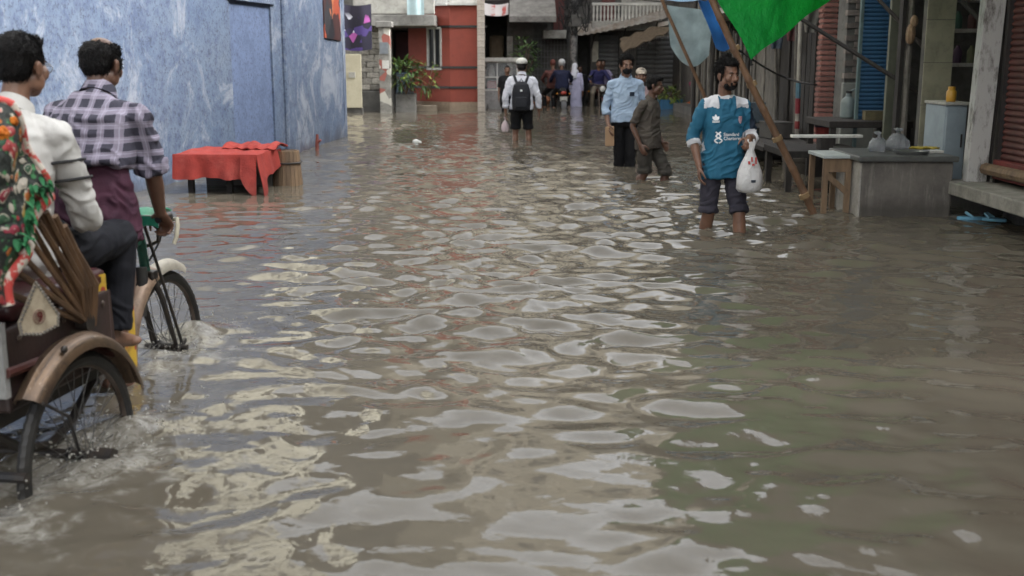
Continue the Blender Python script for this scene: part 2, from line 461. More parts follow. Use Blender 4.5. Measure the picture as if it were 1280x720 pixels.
# ------------------------------------------------------------------ blue wall on the left
def blue_wall():
    t = NT('blue_limewash')
    sp = t.sep()
    n1 = t.noise(0.9, 8, 0.7, dist=0.5); n2 = t.noise(5, 8, 0.75); n3 = t.noise(26, 6, 0.75)
    c = t.mix(t.ramp(n1, 0.35, 0.68), (0.10, 0.136, 0.205), (0.142, 0.17, 0.22))
    c = t.mix(t.math('MULTIPLY', t.ramp(n2, 0.46, 0.6), 0.75), c, (0.07, 0.092, 0.155))
    c = t.mix(t.math('MULTIPLY', t.ramp(n3, 0.5, 0.62), 0.75), c, (0.05, 0.06, 0.088))
    c = t.mix(t.math('MULTIPLY', t.ramp(t.noise(1.1, 9, 0.75, dist=.8), 0.5, 0.62), 0.75), c, (0.27, 0.29, 0.325))
    vc = t.n.new('ShaderNodeTexVoronoi'); vc.feature = 'DISTANCE_TO_EDGE'; vc.inputs['Scale'].default_value = .55
    t.l.new(t.mix(0.22, t.tc.outputs['Object'], t.n.new('ShaderNodeTexNoise').outputs[1]), vc.inputs['Vector'])
    c = t.mix(t.math('MULTIPLY', t.math('MULTIPLY', t.ramp(vc.outputs['Distance'], 0.001, 0.005, (1, 1, 1), (0, 0, 0)), t.ramp(t.noise(.8, 4, .6), .5, .6)), 0.5), c, (0.04, 0.045, 0.06))
    # damp stained band just over the flood
    lowz = t.math('ADD', sp[2], t.math('MULTIPLY', t.noise(2.2, 6, 0.7), 0.9))
    c = t.mix(t.math('MULTIPLY', t.ramp(lowz, 0.75, 1.3, (1, 1, 1), (0, 0, 0)), 0.85), c, (0.065, 0.07, 0.09))
    c = t.mix(t.math('MULTIPLY', t.math('MULTIPLY', t.ramp(lowz, 0.7, 1.25, (1, 1, 1), (0, 0, 0)), t.ramp(t.noise(0.8, 3, 0.5), 0.5, 0.62)), 0.5), c, (0.12, 0.08, 0.09))
    t.bump(t.math('ADD', t.math('MULTIPLY', n3, 0.7), n2), 0.55, 0.012)
    mb = t.set(c, 0.88, 0, 0.25)
    t2 = NT('pale_blue_patch')
    n2 = t2.noise(3.5, 8, 0.75)
    c2 = t2.mix(t2.ramp(n2, 0.35, 0.7), (0.25, 0.285, 0.36), (0.15, 0.19, 0.28))
    c2 = t2.mix(t2.math('MULTIPLY', t2.ramp(t2.noise(20, 6, 0.75), 0.56, 0.7), 0.6), c2, (0.075, 0.088, 0.125))
    sp2 = t2.sep()
    c2 = t2.mix(t2.ramp(t2.math('ADD', sp2[2], t2.math('MULTIPLY', t2.noise(2, 5, 0.6), 0.8)), 1.3, 2.3, (1, 1, 1), (0, 0, 0)), c2, (0.115, 0.15, 0.245))
    c2 = t2.mix(t2.math('MULTIPLY', t2.ramp(t2.noise(26, 6, 0.75), 0.5, 0.62), 0.7), c2, (.05, .06, .09)); c2 = t2.mix(t2.math('MULTIPLY', t2.ramp(t2.noise(5, 8, 0.75), 0.46, 0.6), 0.6), c2, (.075, .1, .165))
    t2.bump(t2.noise(26, 6, 0.75), 0.5, 0.01)
    mp = t2.set(c2, 0.88, 0, 0.25)
    w = thing('blue_wall', 'long blue limewashed wall with peeling patches and a blocked doorway', 'wall', (-3.13, 15.6, GZ))
    o = Vector((-3.13, 15.6, 0)); H = 3.55
    d = Vector((-0.174, -0.985, 0)); nrm = Vector((0.985, -0.174, 0))
    P = lambda s, z, off: o + d * s + nrm * off + Vector((0, 0, z))
    def slab(mb_, s0, s1, z0, z1, off, th):
        q = [P(s0, z0, off), P(s1, z0, off), P(s1, z1, off), P(s0, z1, off)]
        mb_.prism([Vector(v) - Vector((o.x, o.y, 0)) for v in q], (0, 0, 0), -nrm * th)
    m = MB()
    n0, n1_ = 0.36, 1.68
    slab(m, 0, n0, 0, H, 0, 0.25); slab(m, n1_, 18, 0, H, 0, 0.25)
    slab(m, n0, n1_, 2.40, H, 0, 0.25); slab(m, n0, n1_, 0, 0.55, 0, 0.25)
    m.build('wall_panel', mb, w, smooth=False)
    m = MB(); slab(m, n0, n1_, 0.55, 2.40, -0.028, 0.1); m.build('blocked_doorway', mp, w, smooth=False)
    m = MB(); slab(m, n0 - 0.1, n1_ + 0.04, 2.40, 2.5, 0.03, 0.055); m.build('lintel', mb, w, smooth=False)
    # far section, slightly turned
    d2 = Vector((0.0535, 0.9986, 0)); n2_ = Vector((0.9986, -0.0535, 0))
    q = [Vector((0, 0, 0)), d2 * 4.3, d2 * 4.3 + Vector((0, 0, H)), Vector((0, 0, H))]
    m = MB(); m.prism(q, (0.002, 0, 0), -n2_ * 0.25); m.build('wall_panel', mb, w, smooth=False)
    q = [d2 * 4.3, d2 * 4.3 + Vector((-3.6, 0.5, 0)), d2 * 4.3 + Vector((-3.6, 0.5, H)), d2 * 4.3 + Vector((0, 0, H))]
    m = MB(); m.prism(q, (-0.004, 0.003, 0), (0, -0.25, 0)); m.build('wall_panel', mb, w, smooth=False)
    m = MB(); m.tube([d2 * 0.02 + Vector((0.02, 0, 0)), d2 * 0.02 + Vector((0.02, 0, H))], 0.035, 8); m.build('corner_bead', mb, w)
    return w
blue_wall()
def tall_house(name, label, loc, rz, L, W, H, mat, floors, face):
    h_ = thing(name, label, 'house', loc, rz)
    m = MB(); m.bx(-W, 0, 0, L, 0, H) if face > 0 else m.bx(0, W, 0, L, 0, H); m.build('wall', mat, h_, False)
    nw = max(2, int(L / 3.2))
    for fl in range(floors):
        for k in range(nw):
            y = (k + .5) * L / nw; z = 1.4 + fl * H / floors
            q = MB(); q.box((face * .02, y, z + .7), (.1, 1.1, 1.4)); w_ = q.build('window', M_woodd, h_, False)
            q = MB(); q.box((face * .075, y, z + .7), (.02, .95, 1.25)); q.build('pane', M_glass, w_, False)
        q = MB(); q.bx(min(0, face * .12), max(0, face * .12), 0, L, (fl + 1) * H / floors - .2, (fl + 1) * H / floors); q.build('string_course', M_concp, h_, False)
    q = MB(); q.bx((-W - .2) if face > 0 else -.2, .2 if face > 0 else W + .2, -.2, L + .2, H + .001, H + .2); q.build('roof', M_conc, h_, False)
    return h_
M_crm = M('cream_paint', (0.40, 0.38, 0.30), (0.31, 0.29, 0.225), .8, 1.2, grime=.2)
tall_house('cream_house', 'tall cream house rising behind the blue wall', (-5.4, 5.5, GZ), R(-4), 17, 8, 12.0, M_crm, 4, 1)
tall_house('unseen_house', 'unseen three storey grey house added beyond the near end of the blue wall', (-6.2, -16, GZ), 0, 18, 6, 9.0, M_concp, 3, 1)  # out of view, added to hold back sky light on the left
tall_house('unseen_house', 'unseen three storey grey house added beyond the near end of the red shutter shop', (4.6, -16, GZ), 0, 20.5, 6, 9.5, M_concp, 3, -1)  # out of view as well, added to narrow the sky from the right

# torn film poster on the blue wall (generic picture)
def poster_mat(name, cols, scale, seed):
    t = NT(name)
    vo = t.n.new('ShaderNodeTexVoronoi'); vo.inputs['Scale'].default_value = scale; vo.inputs['Randomness'].default_value = 1
    mp = t.n.new('ShaderNodeMapping'); mp.inputs['Location'].default_value = (seed, seed, seed)
    nz = t.n.new('ShaderNodeTexNoise'); nz.inputs['Scale'].default_value = scale * 1.2; nz.inputs['Detail'].default_value = 4
    t.l.new(t.tc.outputs['Object'], mp.inputs[0])
    v = t.mix(0.25, mp.outputs[0], nz.outputs[1]); t.l.new(mp.outputs[0], nz.inputs[0])
    t.l.new(v, vo.inputs['Vector'])
    r = t.n.new('ShaderNodeValToRGB'); r.color_ramp.interpolation = 'CONSTANT'
    el = r.color_ramp.elements
    while len(el) < len(cols): el.new(0.5)
    for i, c in enumerate(cols):
        el[i].position = i / len(cols); el[i].color = (*c, 1)
    s = t.sep(vo.outputs['Color']); t.l.new(s[0], r.inputs[0])
    return t.set(r.outputs[0], 0.5)
pm = poster_mat('poster_print', [(0.02, 0.02, 0.02), (0.3, 0.06, 0.03), (0.015, 0.015, 0.02), (0.42, 0.14, 0.06), (0.05, 0.02, 0.02), (0.3, 0.22, 0.05), (0.03, 0.03, 0.035)], 3.2, 3)
m = MB(); d2 = Vector((0.0535, 0.9986, 0))
q = [d2 * 0 + Vector((0, 0, 0)), d2 * 1.25 + Vector((0, 0, -0.03)), d2 * 1.2 + Vector((0, 0, 1.3)), d2 * 0.0 + Vector((0, 0, 1.36))]
m.prism(q, (0, 0, 0), (-0.02, 0, 0))
o = m.build('poster', pm, None, False); o.location = (-3.13 + 0.0535 * 2.6 + 0.026, 15.6 + 0.9986 * 2.6, 1.66)
tag(o, 'dark orange and yellow film poster pasted high on the blue wall', 'poster')

# rusty pipe stub at the foot of the wall
m = MB(); m.tube([(0, 0, 0), (0.01, 0, 0.3), (0.015, 0.01, 0.42)], [0.028, 0.026, 0.02], 8); m.tube([(0, 0, 0.28), (0.07, -0.02, 0.34)], 0.018, 8)
o = m.build('pipe_stub', M('rust_red', (0.22, 0.06, 0.045), rough=0.7)); o.location = (-2.90, 16.7, GZ + 0.18)
tag(o, 'short rusty red pipe stub standing against the foot of the blue wall', 'pipe')

# ------------------------------------------------------------------ far left: stone wall, banner, pillar, shrub
t = NT('banner_print')
vo = t.n.new('ShaderNodeTexVoronoi'); vo.inputs['Scale'].default_value = 6.5
t.l.new(t.tc.outputs['Object'], vo.inputs['Vector'])
s_ = t.sep(vo.outputs['Color'])
rb_ = steps(t, s_[0], [(0.012, 0.01, 0.025), (0.06, 0.035, 0.16), (0.015, 0.012, 0.03), (0.35, 0.08, 0.3), (0.6, 0.6, 0.68), (0.02, 0.015, 0.05)], (0, 0.3, 0.48, 0.64, 0.8, 0.9))
zz = t.sep()[2]
bc = t.mix(t.ramp(zz, 0.7, 0.85), rb_, (0.02, 0.016, 0.035))
bn = t.set(bc, 0.45)
m = MB(); m.grid(lambda u, v: (u * 0.68, 0.03 * math.sin(u * 7) + 0.02 * v, v * 1.04 - 0.04 * math.sin(u * PI)), 14, 10, thick=0.006)
o = m.build('banner', bn); o.location = (-3.98, 27.0, 1.55)
tag(o, 'dark purple printed banner with pink and white figures hung beyond the blue wall', 'banner')

sw = thing('stone_wall', 'rough grey wall of stacked stone blocks on a concrete base', 'wall', (-3.75, 29.3, GZ))
m = MB(); m.bx(-1.6, 0.5, 0.1, 0.4, 0, 2.75); m.build('mortar', M_concd, sw, False)
m = MB(); m.bx(-1.6, 0.52, -0.05, 0.35, 0, 0.88); m.build('base', M_concd, sw, False, bevel=0.02)
M_stone = M('wall_stone', (0.33, 0.31, 0.27), (0.15, 0.14, 0.125), 0.85, 5, bump=0.5, bscale=25, rnd=0.35, grime=0.4)
sm = []
for k in range(5):
    q = MB(); rg = random.Random(k)
    q.box((0, 0, 0), (1, 1, 1))
    me = q.mesh('stone', M_stone, False)
    bm = bmesh.new(); bm.from_mesh(me)
    bmesh.ops.bevel(bm, geom=bm.edges[:], offset=0.09, segments=1, affect='EDGES')
    for v in bm.verts: v.co += Vector((rg.uniform(-.04, .04), rg.uniform(-.04, .04), rg.uniform(-.05, .05)))
    bm.to_mesh(me); bm.free(); sm.append(me)
rg = random.Random(3); z = 0.9
while z < 2.75:
    h = rg.uniform(0.12, 0.18); x = -1.55
    while x < 0.48:
        w_ = rg.uniform(0.2, 0.42)
        if x + w_ > 0.5: w_ = 0.5 - x
        if w_ > 0.06:
            inst(rg.choice(sm), 'stone', sw, (x + w_ / 2, 0.1, z + h / 2), (0, 0, 0), (w_ * 0.96, 0.16 + rg.uniform(0, 0.05), h * 0.93))
        x += w_
    z += h
sb = thing('notice_board', 'tall cream board leaning against the stone wall base', 'board', (-3.92, 28.1, 0.14))
m = MB(); m.box((0, 0, 0.65), (0.42, 0.04, 1.3)); m.build('board_panel', M('cream_board', (0.5, 0.46, 0.34), (0.4, 0.36, 0.26), 0.6, 2, grime=0.2), sb, False, bevel=0.008)
m = MB(); m.box((-0.02, -0.03, 0.8), (0.16, 0.03, 0.14)); m.build('box_fitting', M_concp, sb, False, bevel=0.006)
m = MB(); m.box((0, 0.12, -0.25), (0.42, 0.2, 0.5)); m.build('base', M_concd, sb, False)

t = NT('pillar_scraps')
c = t.mix(t.ramp(t.noise(4, 6, 0.7), 0.4, 0.6), (0.3, 0.29, 0.26), (0.16, 0.15, 0.135))
vo = t.n.new('ShaderNodeTexVoronoi'); vo.inputs['Scale'].default_value = 5; t.l.new(t.tc.outputs['Object'], vo.inputs['Vector'])
s_ = t.sep(vo.outputs['Color'])
c = t.mix(t.ramp(s_[0], 0.72, 0.74), c, (0.5, 0.48, 0.42)); c = t.mix(t.ramp(s_[1], 0.85, 0.87), c, (0.3, 0.1, 0.08))
t.bump(t.noise(20, 5, 0.7), 0.4, 0.01)
M_scrap = t.set(c, 0.85)
pl = thing('concrete_pillar', 'square concrete gate pillar covered with scraps of old posters', 'pillar', (-3.16, 28.5, GZ))
m = MB(); m.bx(-0.14, 0.14, -0.14, 0.14, 0, 2.45); m.build('shaft', M_scrap, pl, False, bevel=0.015)
m = MB(); m.bx(-0.2, 0.2, -0.2, 0.2, 2.45, 2.6); m.build('cap', M_conc, pl, False, bevel=0.015)
m = MB(); m.box((0.02, -0.146, 1.55), (0.17, 0.008, 0.2)); m.build('paper_scrap', M_white, pl, False)
m = MB(); m.box((-0.01, -0.15, 1.95), (0.2, 0.02, 0.28)); m.build('metal_plate', M('grey_plate', (0.2, 0.22, 0.24)), pl, False)

# house with balcony behind the pillar
bh = thing('balcony_house', 'dim grey house with a concrete balcony slab above a recessed doorway', 'house', (-2.9, 31.2, GZ))
m = MB()
m.bx(-3.2, -0.35, 0, 4, 0, 12.5); m.bx(0.25, 0.6, 0, 4, 0, 12.5); m.bx(-0.35, 0.25, 0, 4, 2.45, 12.5); m.bx(-0.35, 0.25, 1.2, 4, 0, 2.45)
m.build('wall', M_concd, bh, False)
m = MB(); m.bx(-1.1, 0.95, -2.2, -0.01, 2.5, 2.78); m.build('balcony_slab', M_conc, bh, False, bevel=0.02)
m = MB(); m.bx(-1.1, 0.95, -2.2, -2.08, 2.79, 3.6); m.build('balcony_parapet', M_concp, bh, False, bevel=0.02)
m = MB(); m.bx(-0.3, 0.2, 0.25, 0.3, 1.35, 2.4); m.build('transom', M('maroon_panel', (0.08, 0.03, 0.035)), bh, False)
dm = MB(); dm.bx(-0.29, 0.2, 0.2, 0.25, 0, 1.32); dm.build('door', M('light_blue_door', (0.3, 0.42, 0.58), (0.22, 0.32, 0.46)), bh, False)
m = MB(); m.bx(-3.3, 0.8, -0.5, 4, 12.5, 12.7); m.build('roof', M_conc, bh, False)
pw_ = thing('planter', 'low grey concrete planter wall beside the poster pillar', 'planter', (-2.72, 29.0, GZ))
m = MB(); m.bx(-0.24, 0.26, -0.14, 0.35, 0, 0.82); m.build('planter_wall', M_conc, pw_, False, bevel=0.02)
m = MB(); m.bx(-0.2, 0.22, -0.1, 0.31, 0.75, 0.835); m.build('soil', M('soil', (0.04, 0.03, 0.02)), pw_, False)
m = MB()
for i in range(7): m.box((-0.2 + i * 0.067, -0.148, 1.06), (0.022, 0.02, 0.5))
m.box((0, -0.148, 1.3), (0.46, 0.026, 0.03)); m.box((0, -0.148, 0.86), (0.46, 0.026, 0.03))
m.build('railing', M('grey_blue_metal', (0.12, 0.15, 0.19)), pw_, False)

def leaf(mb, p, d, L, W, droop, up=Vector((0, 0, 1)), n=4):
    d = d.normalized(); s = d.cross(up); s = s.normalized() if s.length > 1e-4 else Vector((1, 0, 0))
    vs, fs = [], []
    for i in range(n + 1):
        u = i / n; c = p + d * L * u - up * droop * u * u; w = W * math.sin(PI * min(0.97, 0.08 + u * 0.92)) ** 0.8
        k = 0.25 * w
        vs += [c - s * w + up * k, c, c + s * w + up * k]
    for i in range(n):
        a = i * 3; fs += [(a, a + 1, a + 4, a + 3), (a + 1, a + 2, a + 5, a + 4)]
    mb.add(vs, fs)

def shrub(name, label, loc, rx, ry, rz, n, L, W, mat, mat2, seed, cat='plant', group=None):
    o = thing(name, label, cat, loc, 0, group); rg = random.Random(seed)
    st = MB()
    for i in range(6):
        a = rg.uniform(0, 2 * PI); e = Vector((rx * 0.8 * math.cos(a), ry * 0.8 * math.sin(a), rz * rg.uniform(0.5, 1)))
        st.tube([(0, 0, 0), e * 0.45 + Vector((0, 0, 0.1)), e], [0.014, 0.01, 0.005], 5)
    st.build('stem', M_wood, o)
    for mt, k in ((mat, n), (mat2, n // 3)):
        f = MB()
        for i in range(k):
            v = Vector((rg.gauss(0, 1), rg.gauss(0, 1), rg.gauss(0, 1))).normalized() * rg.uniform(0.3, 1) ** 0.5
            p = Vector((v.x * rx, v.y * ry, rz * 0.6 + v.z * rz * 0.45))
            leaf(f, p, Vector((v.x + rg.uniform(-.5, .5), v.y + rg.uniform(-.5, .5), v.z * 0.5 + rg.uniform(-.3, .6))), L * rg.uniform(.6, 1.2), W * rg.uniform(.7, 1.2), L * rg.uniform(0.1, .5))
        tag(f.build('foliage', mt, o), kind='stuff')
    return o
shrub('shrub', 'leafy green shrub growing over the planter beside the red building', (-2.68, 28.75, 0.45), 0.42, 0.35, 0.85, 170, 0.24, 0.035, M_leaf, M_leafy, 4)
shrub('shrub', 'small yellow green shrub leaning towards the window of the red building', (-2.2, 29.2, 0.3), 0.36, 0.25, 1.0, 60, 0.22, 0.03, M_leafy, M_leaf, 9)

# ------------------------------------------------------------------ red building
rb = thing('red_building', 'brick red rendered corner house with black bands and a tall white framed window', 'house', (-1.62, 29.8, GZ))
e1 = Vector((-1.16, 0.95, 0)); e2 = Vector((0.76, 0.0, 0))
def rprism(mb, a, b, z0, z1, off=0.0, th=0.2):
    a, b = Vector(a), Vector(b); n = Vector(((b - a).y, -(b - a).x, 0)).normalized()
    a2, b2 = a + n * off, b + n * off
    mb.prism([a2 + Vector((0, 0, z0)), b2 + Vector((0, 0, z0)), b2 + Vector((0, 0, z1)), a2 + Vector((0, 0, z1))], (0, 0, 0), -n * th)
O = Vector((0, 0, 0)); L1 = e1.length; u1 = e1.normalized()
wa, wb = 0.28, 0.80           # window span along the left face, from the corner
m = MB()
for a, b, z0, z1 in ((0, wa, 0.58, 3.06), (wb, L1, 0.58, 3.06), (wa, wb, 0.58, 1.45), (wa, wb, 2.5, 3.06)):
    rprism(m, u1 * b, u1 * a, z0, z1)
rprism(m, O, e2, 0.58, 3.06)
m.build('wall', M_red, rb, False)
m = MB(); rprism(m, e1 + e1 * 1.0, O + e1 * 0.001, 3.07, 3.5, 0.02); rprism(m, O, e2, 3.07, 3.5, 0.02)
m.build('white_course', M_white, rb, False)
m = MB(); rprism(m, e1 + e1 * 1.0, O + e1 * 0.001, 3.505, 6.5, 0.0, .3); rprism(m, O, e2, 3.505, 6.5, 0.0, .3)
m.build('upper_wall', M_red, rb, False)
m = MB(); rprism(m, e1 + e1 * 1.0, O + e1 * 0.001, 6.505, 13.8, 0.0, .3); rprism(m, O, e2, 6.505, 13.8, 0.0, .3)
m.build('top_wall', M('beige_upper', (0.42, 0.38, 0.30), (0.3, 0.27, 0.215), .85, 1.4, grime=.35), rb, False)
m = MB(); rprism(m, e1 * 1.02, O, 0, 0.575, 0.03); rprism(m, O + Vector((-.01, 0, 0)), e2, 0, 0.575, 0.032)
m.build('plinth', M('tan_tile', (0.36, 0.27, 0.19), (0.24, 0.18, 0.13), 0.6, 8, grime=0.4), rb, False)
for z in (0.955, 1.47, 2.51):
    m = MB(); rprism(m, e1, O, z - 0.03, z + 0.03, 0.03, 0.06); rprism(m, O, e2 * 1.28, z - 0.03, z + 0.03, 0.031, 0.06)
    m.build('band', M_black, rb, False)
w = MB()
rprism(w, u1 * (wa + 0.05), u1 * wa, 1.45, 2.5, 0.03, 0.1); rprism(w, u1 * wb, u1 * (wb - 0.05), 1.45, 2.5, 0.03, 0.1)
rprism(w, u1 * wb, u1 * wa, 2.45, 2.505, 0.032, 0.1); rprism(w, u1 * wb, u1 * wa, 1.40, 1.455, 0.05, 0.13)
wo_ = w.build('window', M_white, rb, False)
for a, b in ((wa + .05, .52), (.56, wb - .05)):
    q = MB(); rprism(q, u1 * b, u1 * a, 1.45, 2.46, -0.03, 0.01); q.build('pane', M_glass, wo_, False)
q = MB(); rprism(q, u1 * 0.56, u1 * 0.52, 1.45, 2.46, 0.01, 0.06); q.build('mullion', M_white, wo_, False)
for k in range(4):
    q = MB(); x = wa + 0.1 + k * 0.11; p = u1 * x - Vector((e1.y, -e1.x, 0)).normalized() * 0.01
    q.tube([p + Vector((0, 0, 1.46)), p + Vector((0, 0, 2.46))], 0.008, 6); q.build('bar', M_black, wo_)
m = MB(); m.bx(-0.95, -0.35, -0.25, 0.1, 0.0, 0.5); m.bx(-1.25, -0.95, 0.0, 0.6, 0, 0.72); m.build('step', M('tan_step', (0.33, 0.27, 0.2)), rb, False, bevel=0.015)
m = MB(); rprism(m, e1 * 1.02, O, 3.04, 3.1, 0.14, 0.2); rprism(m, O, e2 * 1.02, 3.043, 3.103, 0.141, 0.2); m.build('ledge', M_white, rb, False)
cl = MB(); cl.grid(lambda u, v: (-0.5 + u * 0.42, -1.62 + 0.03 * math.sin(u * 9), -v * 0.62), 8, 6, thick=0.006)
o = cl.build('hanging_cloth', M('pale_blue_cloth', (0.45, 0.58, 0.6), (0.36, 0.48, 0.5), rough=0.9)); o.location = (-2.1, 30.2, 3.02)
tag(o, 'pale blue cloth hung to dry over the balcony beside the red wall', 'cloth')

tp = thing('tiled_column', 'slim pale tiled column at the right edge of the red building', 'column', (-0.80, 29.62, GZ))
m = MB(); m.bx(-0.082, 0.082, -0.082, 0.082, 0, 5.5); m.build('core', M_concd, tp, False)
tm = MB(); tm.box((0, 0, 0), (0.19, 0.19, 0.145)); tme = tm.mesh('tile', M('column_tile', (0.48, 0.42, 0.36), (0.35, 0.3, 0.26), 0.5, 9, rnd=0.12, grime=0.3), False)
for k in range(36): inst(tme, 'tile', tp, (0, 0, 0.075 + k * 0.153))

# ------------------------------------------------------------------ far end of the street
def fx(px): return (px - 640) / 41.9          # rough bearing at 34 m
fa = thing('grey_shophouse', 'grim grey concrete shophouse with a slab canopy and a lattice gate', 'building', (0.6, 34.5, GZ))
m = MB()
m.bx(-2.0, -1.45, 0, 3, 0, 5.0); m.bx(-1.45, -0.75, 0, 3, 3.25, 5.0); m.bx(-1.45, -0.75, 2.2, 3, 0, 3.25)
m.bx(-0.75, 0.05, 0, 3, 0, 5.0); m.bx(0.05, 1.1, 0.5, 3, 0, 5.0); m.bx(1.1, 1.35, 0.1, 3, 0, 5.0)
m.build('wall', M_concd, fa, False)
M_beige = M('beige_render', (0.42, 0.38, 0.30), (0.3, 0.27, 0.215), .85, 1.4, grime=.35)
m = MB(); m.bx(-2.0, 1.345, 0.0, 3, 5.0, 14.2); m.build('upper_wall', M_beige, fa, False)
for k in range(4):
    q = MB(); q.bx(-1.5 + 1.5 * (k % 2), -.7 + 1.5 * (k % 2), -.04, .05, 6.2 + 3.2 * (k // 2), 7.7 + 3.2 * (k // 2)); w_ = q.build('window', M_woodd, fa, False)
    q = MB(); q.bx(-1.42 + 1.5 * (k % 2), -.78 + 1.5 * (k % 2), -.05, -.04, 6.3 + 3.2 * (k // 2), 7.6 + 3.2 * (k // 2)); q.build('pane', M_glass, w_, False)
m = MB(); m.bx(-0.75, -0.58, -0.06, 0.2, 0, 2.35); m.build('pier', M_concp, fa, False, bevel=0.01)
m = MB(); m.prism([(-0.68, 0.2, 2.95), (-0.68, -1.3, 2.72), (-0.68, -1.3, 2.9), (-0.68, 0.2, 3.5)], (0, 0, 0), (1.36, 0, 0)); m.build('canopy', M_conc, fa, False, bevel=0.02)
m = MB(); m.bx(0.33, 1.02, -0.35, 0.5, 2.28, 2.52); m.build('ledge', M_concp, fa, False, bevel=0.015)
for k in range(2):
    m = MB(); m.bx(0.66 + k * 0.17, 0.81 + k * 0.17, 0.40, 0.46, 2.55, 4.4); m.build('shutter', M('maroon_shutter', (0.12, 0.04, 0.035), (0.08, 0.03, 0.028)), fa, False)
m = MB()
for i in range(11): m.box((0.09 + i * 0.1, 0.38, 1.25), (0.016, 0.02, 2.1))
for i in range(12): m.box((0.58, 0.383, 0.3 + i * 0.18), (1.02, 0.016, 0.016))
m.build('lattice_gate', M('gate_metal', (0.2, 0.2, 0.2)), fa, False)
m = MB(); m.bx(-1.5, -0.62, -0.05, 0.02, 2.95, 3.4); m.build('fascia', M_dark, fa, False)
m = MB(); m.bx(-1.3, -0.85, 0.9, 1.1, 1.55, 2.4); m.build('hanging_sack', M('sack', (0.2, 0.16, 0.1)), fa, False, bevel=0.08)
aw = MB(); aw.grid(lambda u, v: (u * 0.72, -0.5 * v + 0.05 * math.sin(u * 12) * v, -0.35 * v - 0.05 * math.sin(u * PI)), 12, 5, thick=0.008)
t = NT('striped_cloth'); sx = t.sep()[0]
st_ = t.math('GREATER_THAN', t.math('FRACT', t.math('MULTIPLY', sx, 3.1)), 0.62)
o = aw.build('cloth_awning', t.set(t.mix(t.math('MULTIPLY', st_, t.ramp(t.noise(4, 4, .6), .45, .6)), (0.5, 0.47, 0.46), (0.4, 0.09, 0.08)), 0.9)); o.location = (-0.82, 34.4, 2.95)
tag(o, 'small sagging white and red cloth awning beside the tiled column', 'awning')

fb = thing('balcony_shophouse', 'shuttered shophouse with a white balustrade balcony at the street end', 'building', (3.1, 34.5, GZ))
m = MB()
m.bx(-1.15, -0.72, 1.6, 3, 0, 2.7); m.bx(-0.72, -0.5, 0, 3, 0, 2.7); m.bx(-0.5, 2.1, 0.35, 3, 0, 2.7); m.bx(-1.15, 2.1, 0.3, 3, 2.7, 5.0); m.bx(2.1, 4.5, 0, 3, 0, 5.0)
m.build('wall', M_concd, fb, False)
m = MB(); m.bx(-1.15, 4.5, 0.3, 3, 5.0, 13.4); m.build('upper_wall', M_beige, fb, False)
for k in range(6):
    x_ = -.7 + 1.8 * (k % 3); z_ = 6.2 + 3 * (k // 3)
    q = MB(); q.bx(x_, x_ + .9, .24, .35, z_, z_ + 1.5); w_ = q.build('window', M_woodd, fb, False)
    q = MB(); q.bx(x_ + .08, x_ + .82, .23, .24, z_ + .1, z_ + 1.4); q.build('pane', M_glass, w_, False)
m = MB(); m.bx(-0.75, 1.35, -0.7, 0.3, 2.52, 2.78); m.build('balcony_slab', M_concp, fb, False, bevel=0.02)
m = MB(); m.bx(-0.75, 1.35, -0.69, -0.6, 3.22, 3.3); m.build('rail', M_white, fb, False, bevel=0.01)
bal = MB(); bal.lathe([(0.022, 0), (0.022, 0.06), (0.034, 0.14), (0.02, 0.24), (0.03, 0.34), (0.022, 0.44)], n=8)
bme = bal.mesh('baluster', M_white)
for i in range(20): inst(bme, 'baluster', fb, (-0.7 + i * 0.105, -0.645, 2.78))
m = MB(); m.bx(-0.4, 0.0, 0.24, 0.32, 2.8, 4.6); m.build('window', M('maroon_window', (0.13, 0.045, 0.04)), fb, False)
m = MB(); m.bx(0.2, 1.4, 0.25, 0.32, 2.8, 4.6); m.build('rendered_panel', M_concp, fb, False)
def roller(parent, x0, x1, y, z0, z1, n, mat, name='slat', depth=0.03):
    h = (z1 - z0) / n
    q = MB(); k = 5
    prof = [(-0.002 - depth * math.sin(PI * i / k), -h * 0.48 + h * 0.96 * i / k) for i in range(k + 1)]
    vs = []
    for xx in (-(x1 - x0) / 2, (x1 - x0) / 2):
        vs += [(xx, a, b) for a, b in prof] + [(xx, 0.01, h * .48), (xx, 0.01, -h * .48)]
    N = k + 3
    q.add(vs, [tuple(range(N)), tuple(range(2 * N - 1, N - 1, -1))] + [(i, i + N, (i + 1) % N + N, (i + 1) % N) for i in range(N)])
    me = q.mesh(name, mat, True, 50)
    for i in range(n): inst(me, name, parent, ((x0 + x1) / 2, y, z0 + h * (i + 0.5)))
roller(fb, -0.48, 0.12, 0.3, 0.25, 2.4, 16, M_shut, 'slat')
roller(fb, 0.68, 1.25, 0.3, 0.25, 2.5, 16, M_shut, 'slat')
roller(fb, 1.27, 2.08, 0.3, 0.25, 2.5, 16, M_shut, 'slat')
m = MB(); m.bx(0.14, 0.66, 0.1, 0.34, 0, 2.6); m.build('pier', M_concd, fb, False)
m = MB(); m.bx(-0.68, -0.5, -0.03, -0.005, 1.6, 2.2); m.build('wall_poster', M('worn_paper', (0.5, 0.47, 0.38), (0.3, 0.28, 0.24), scale=8), fb, False)

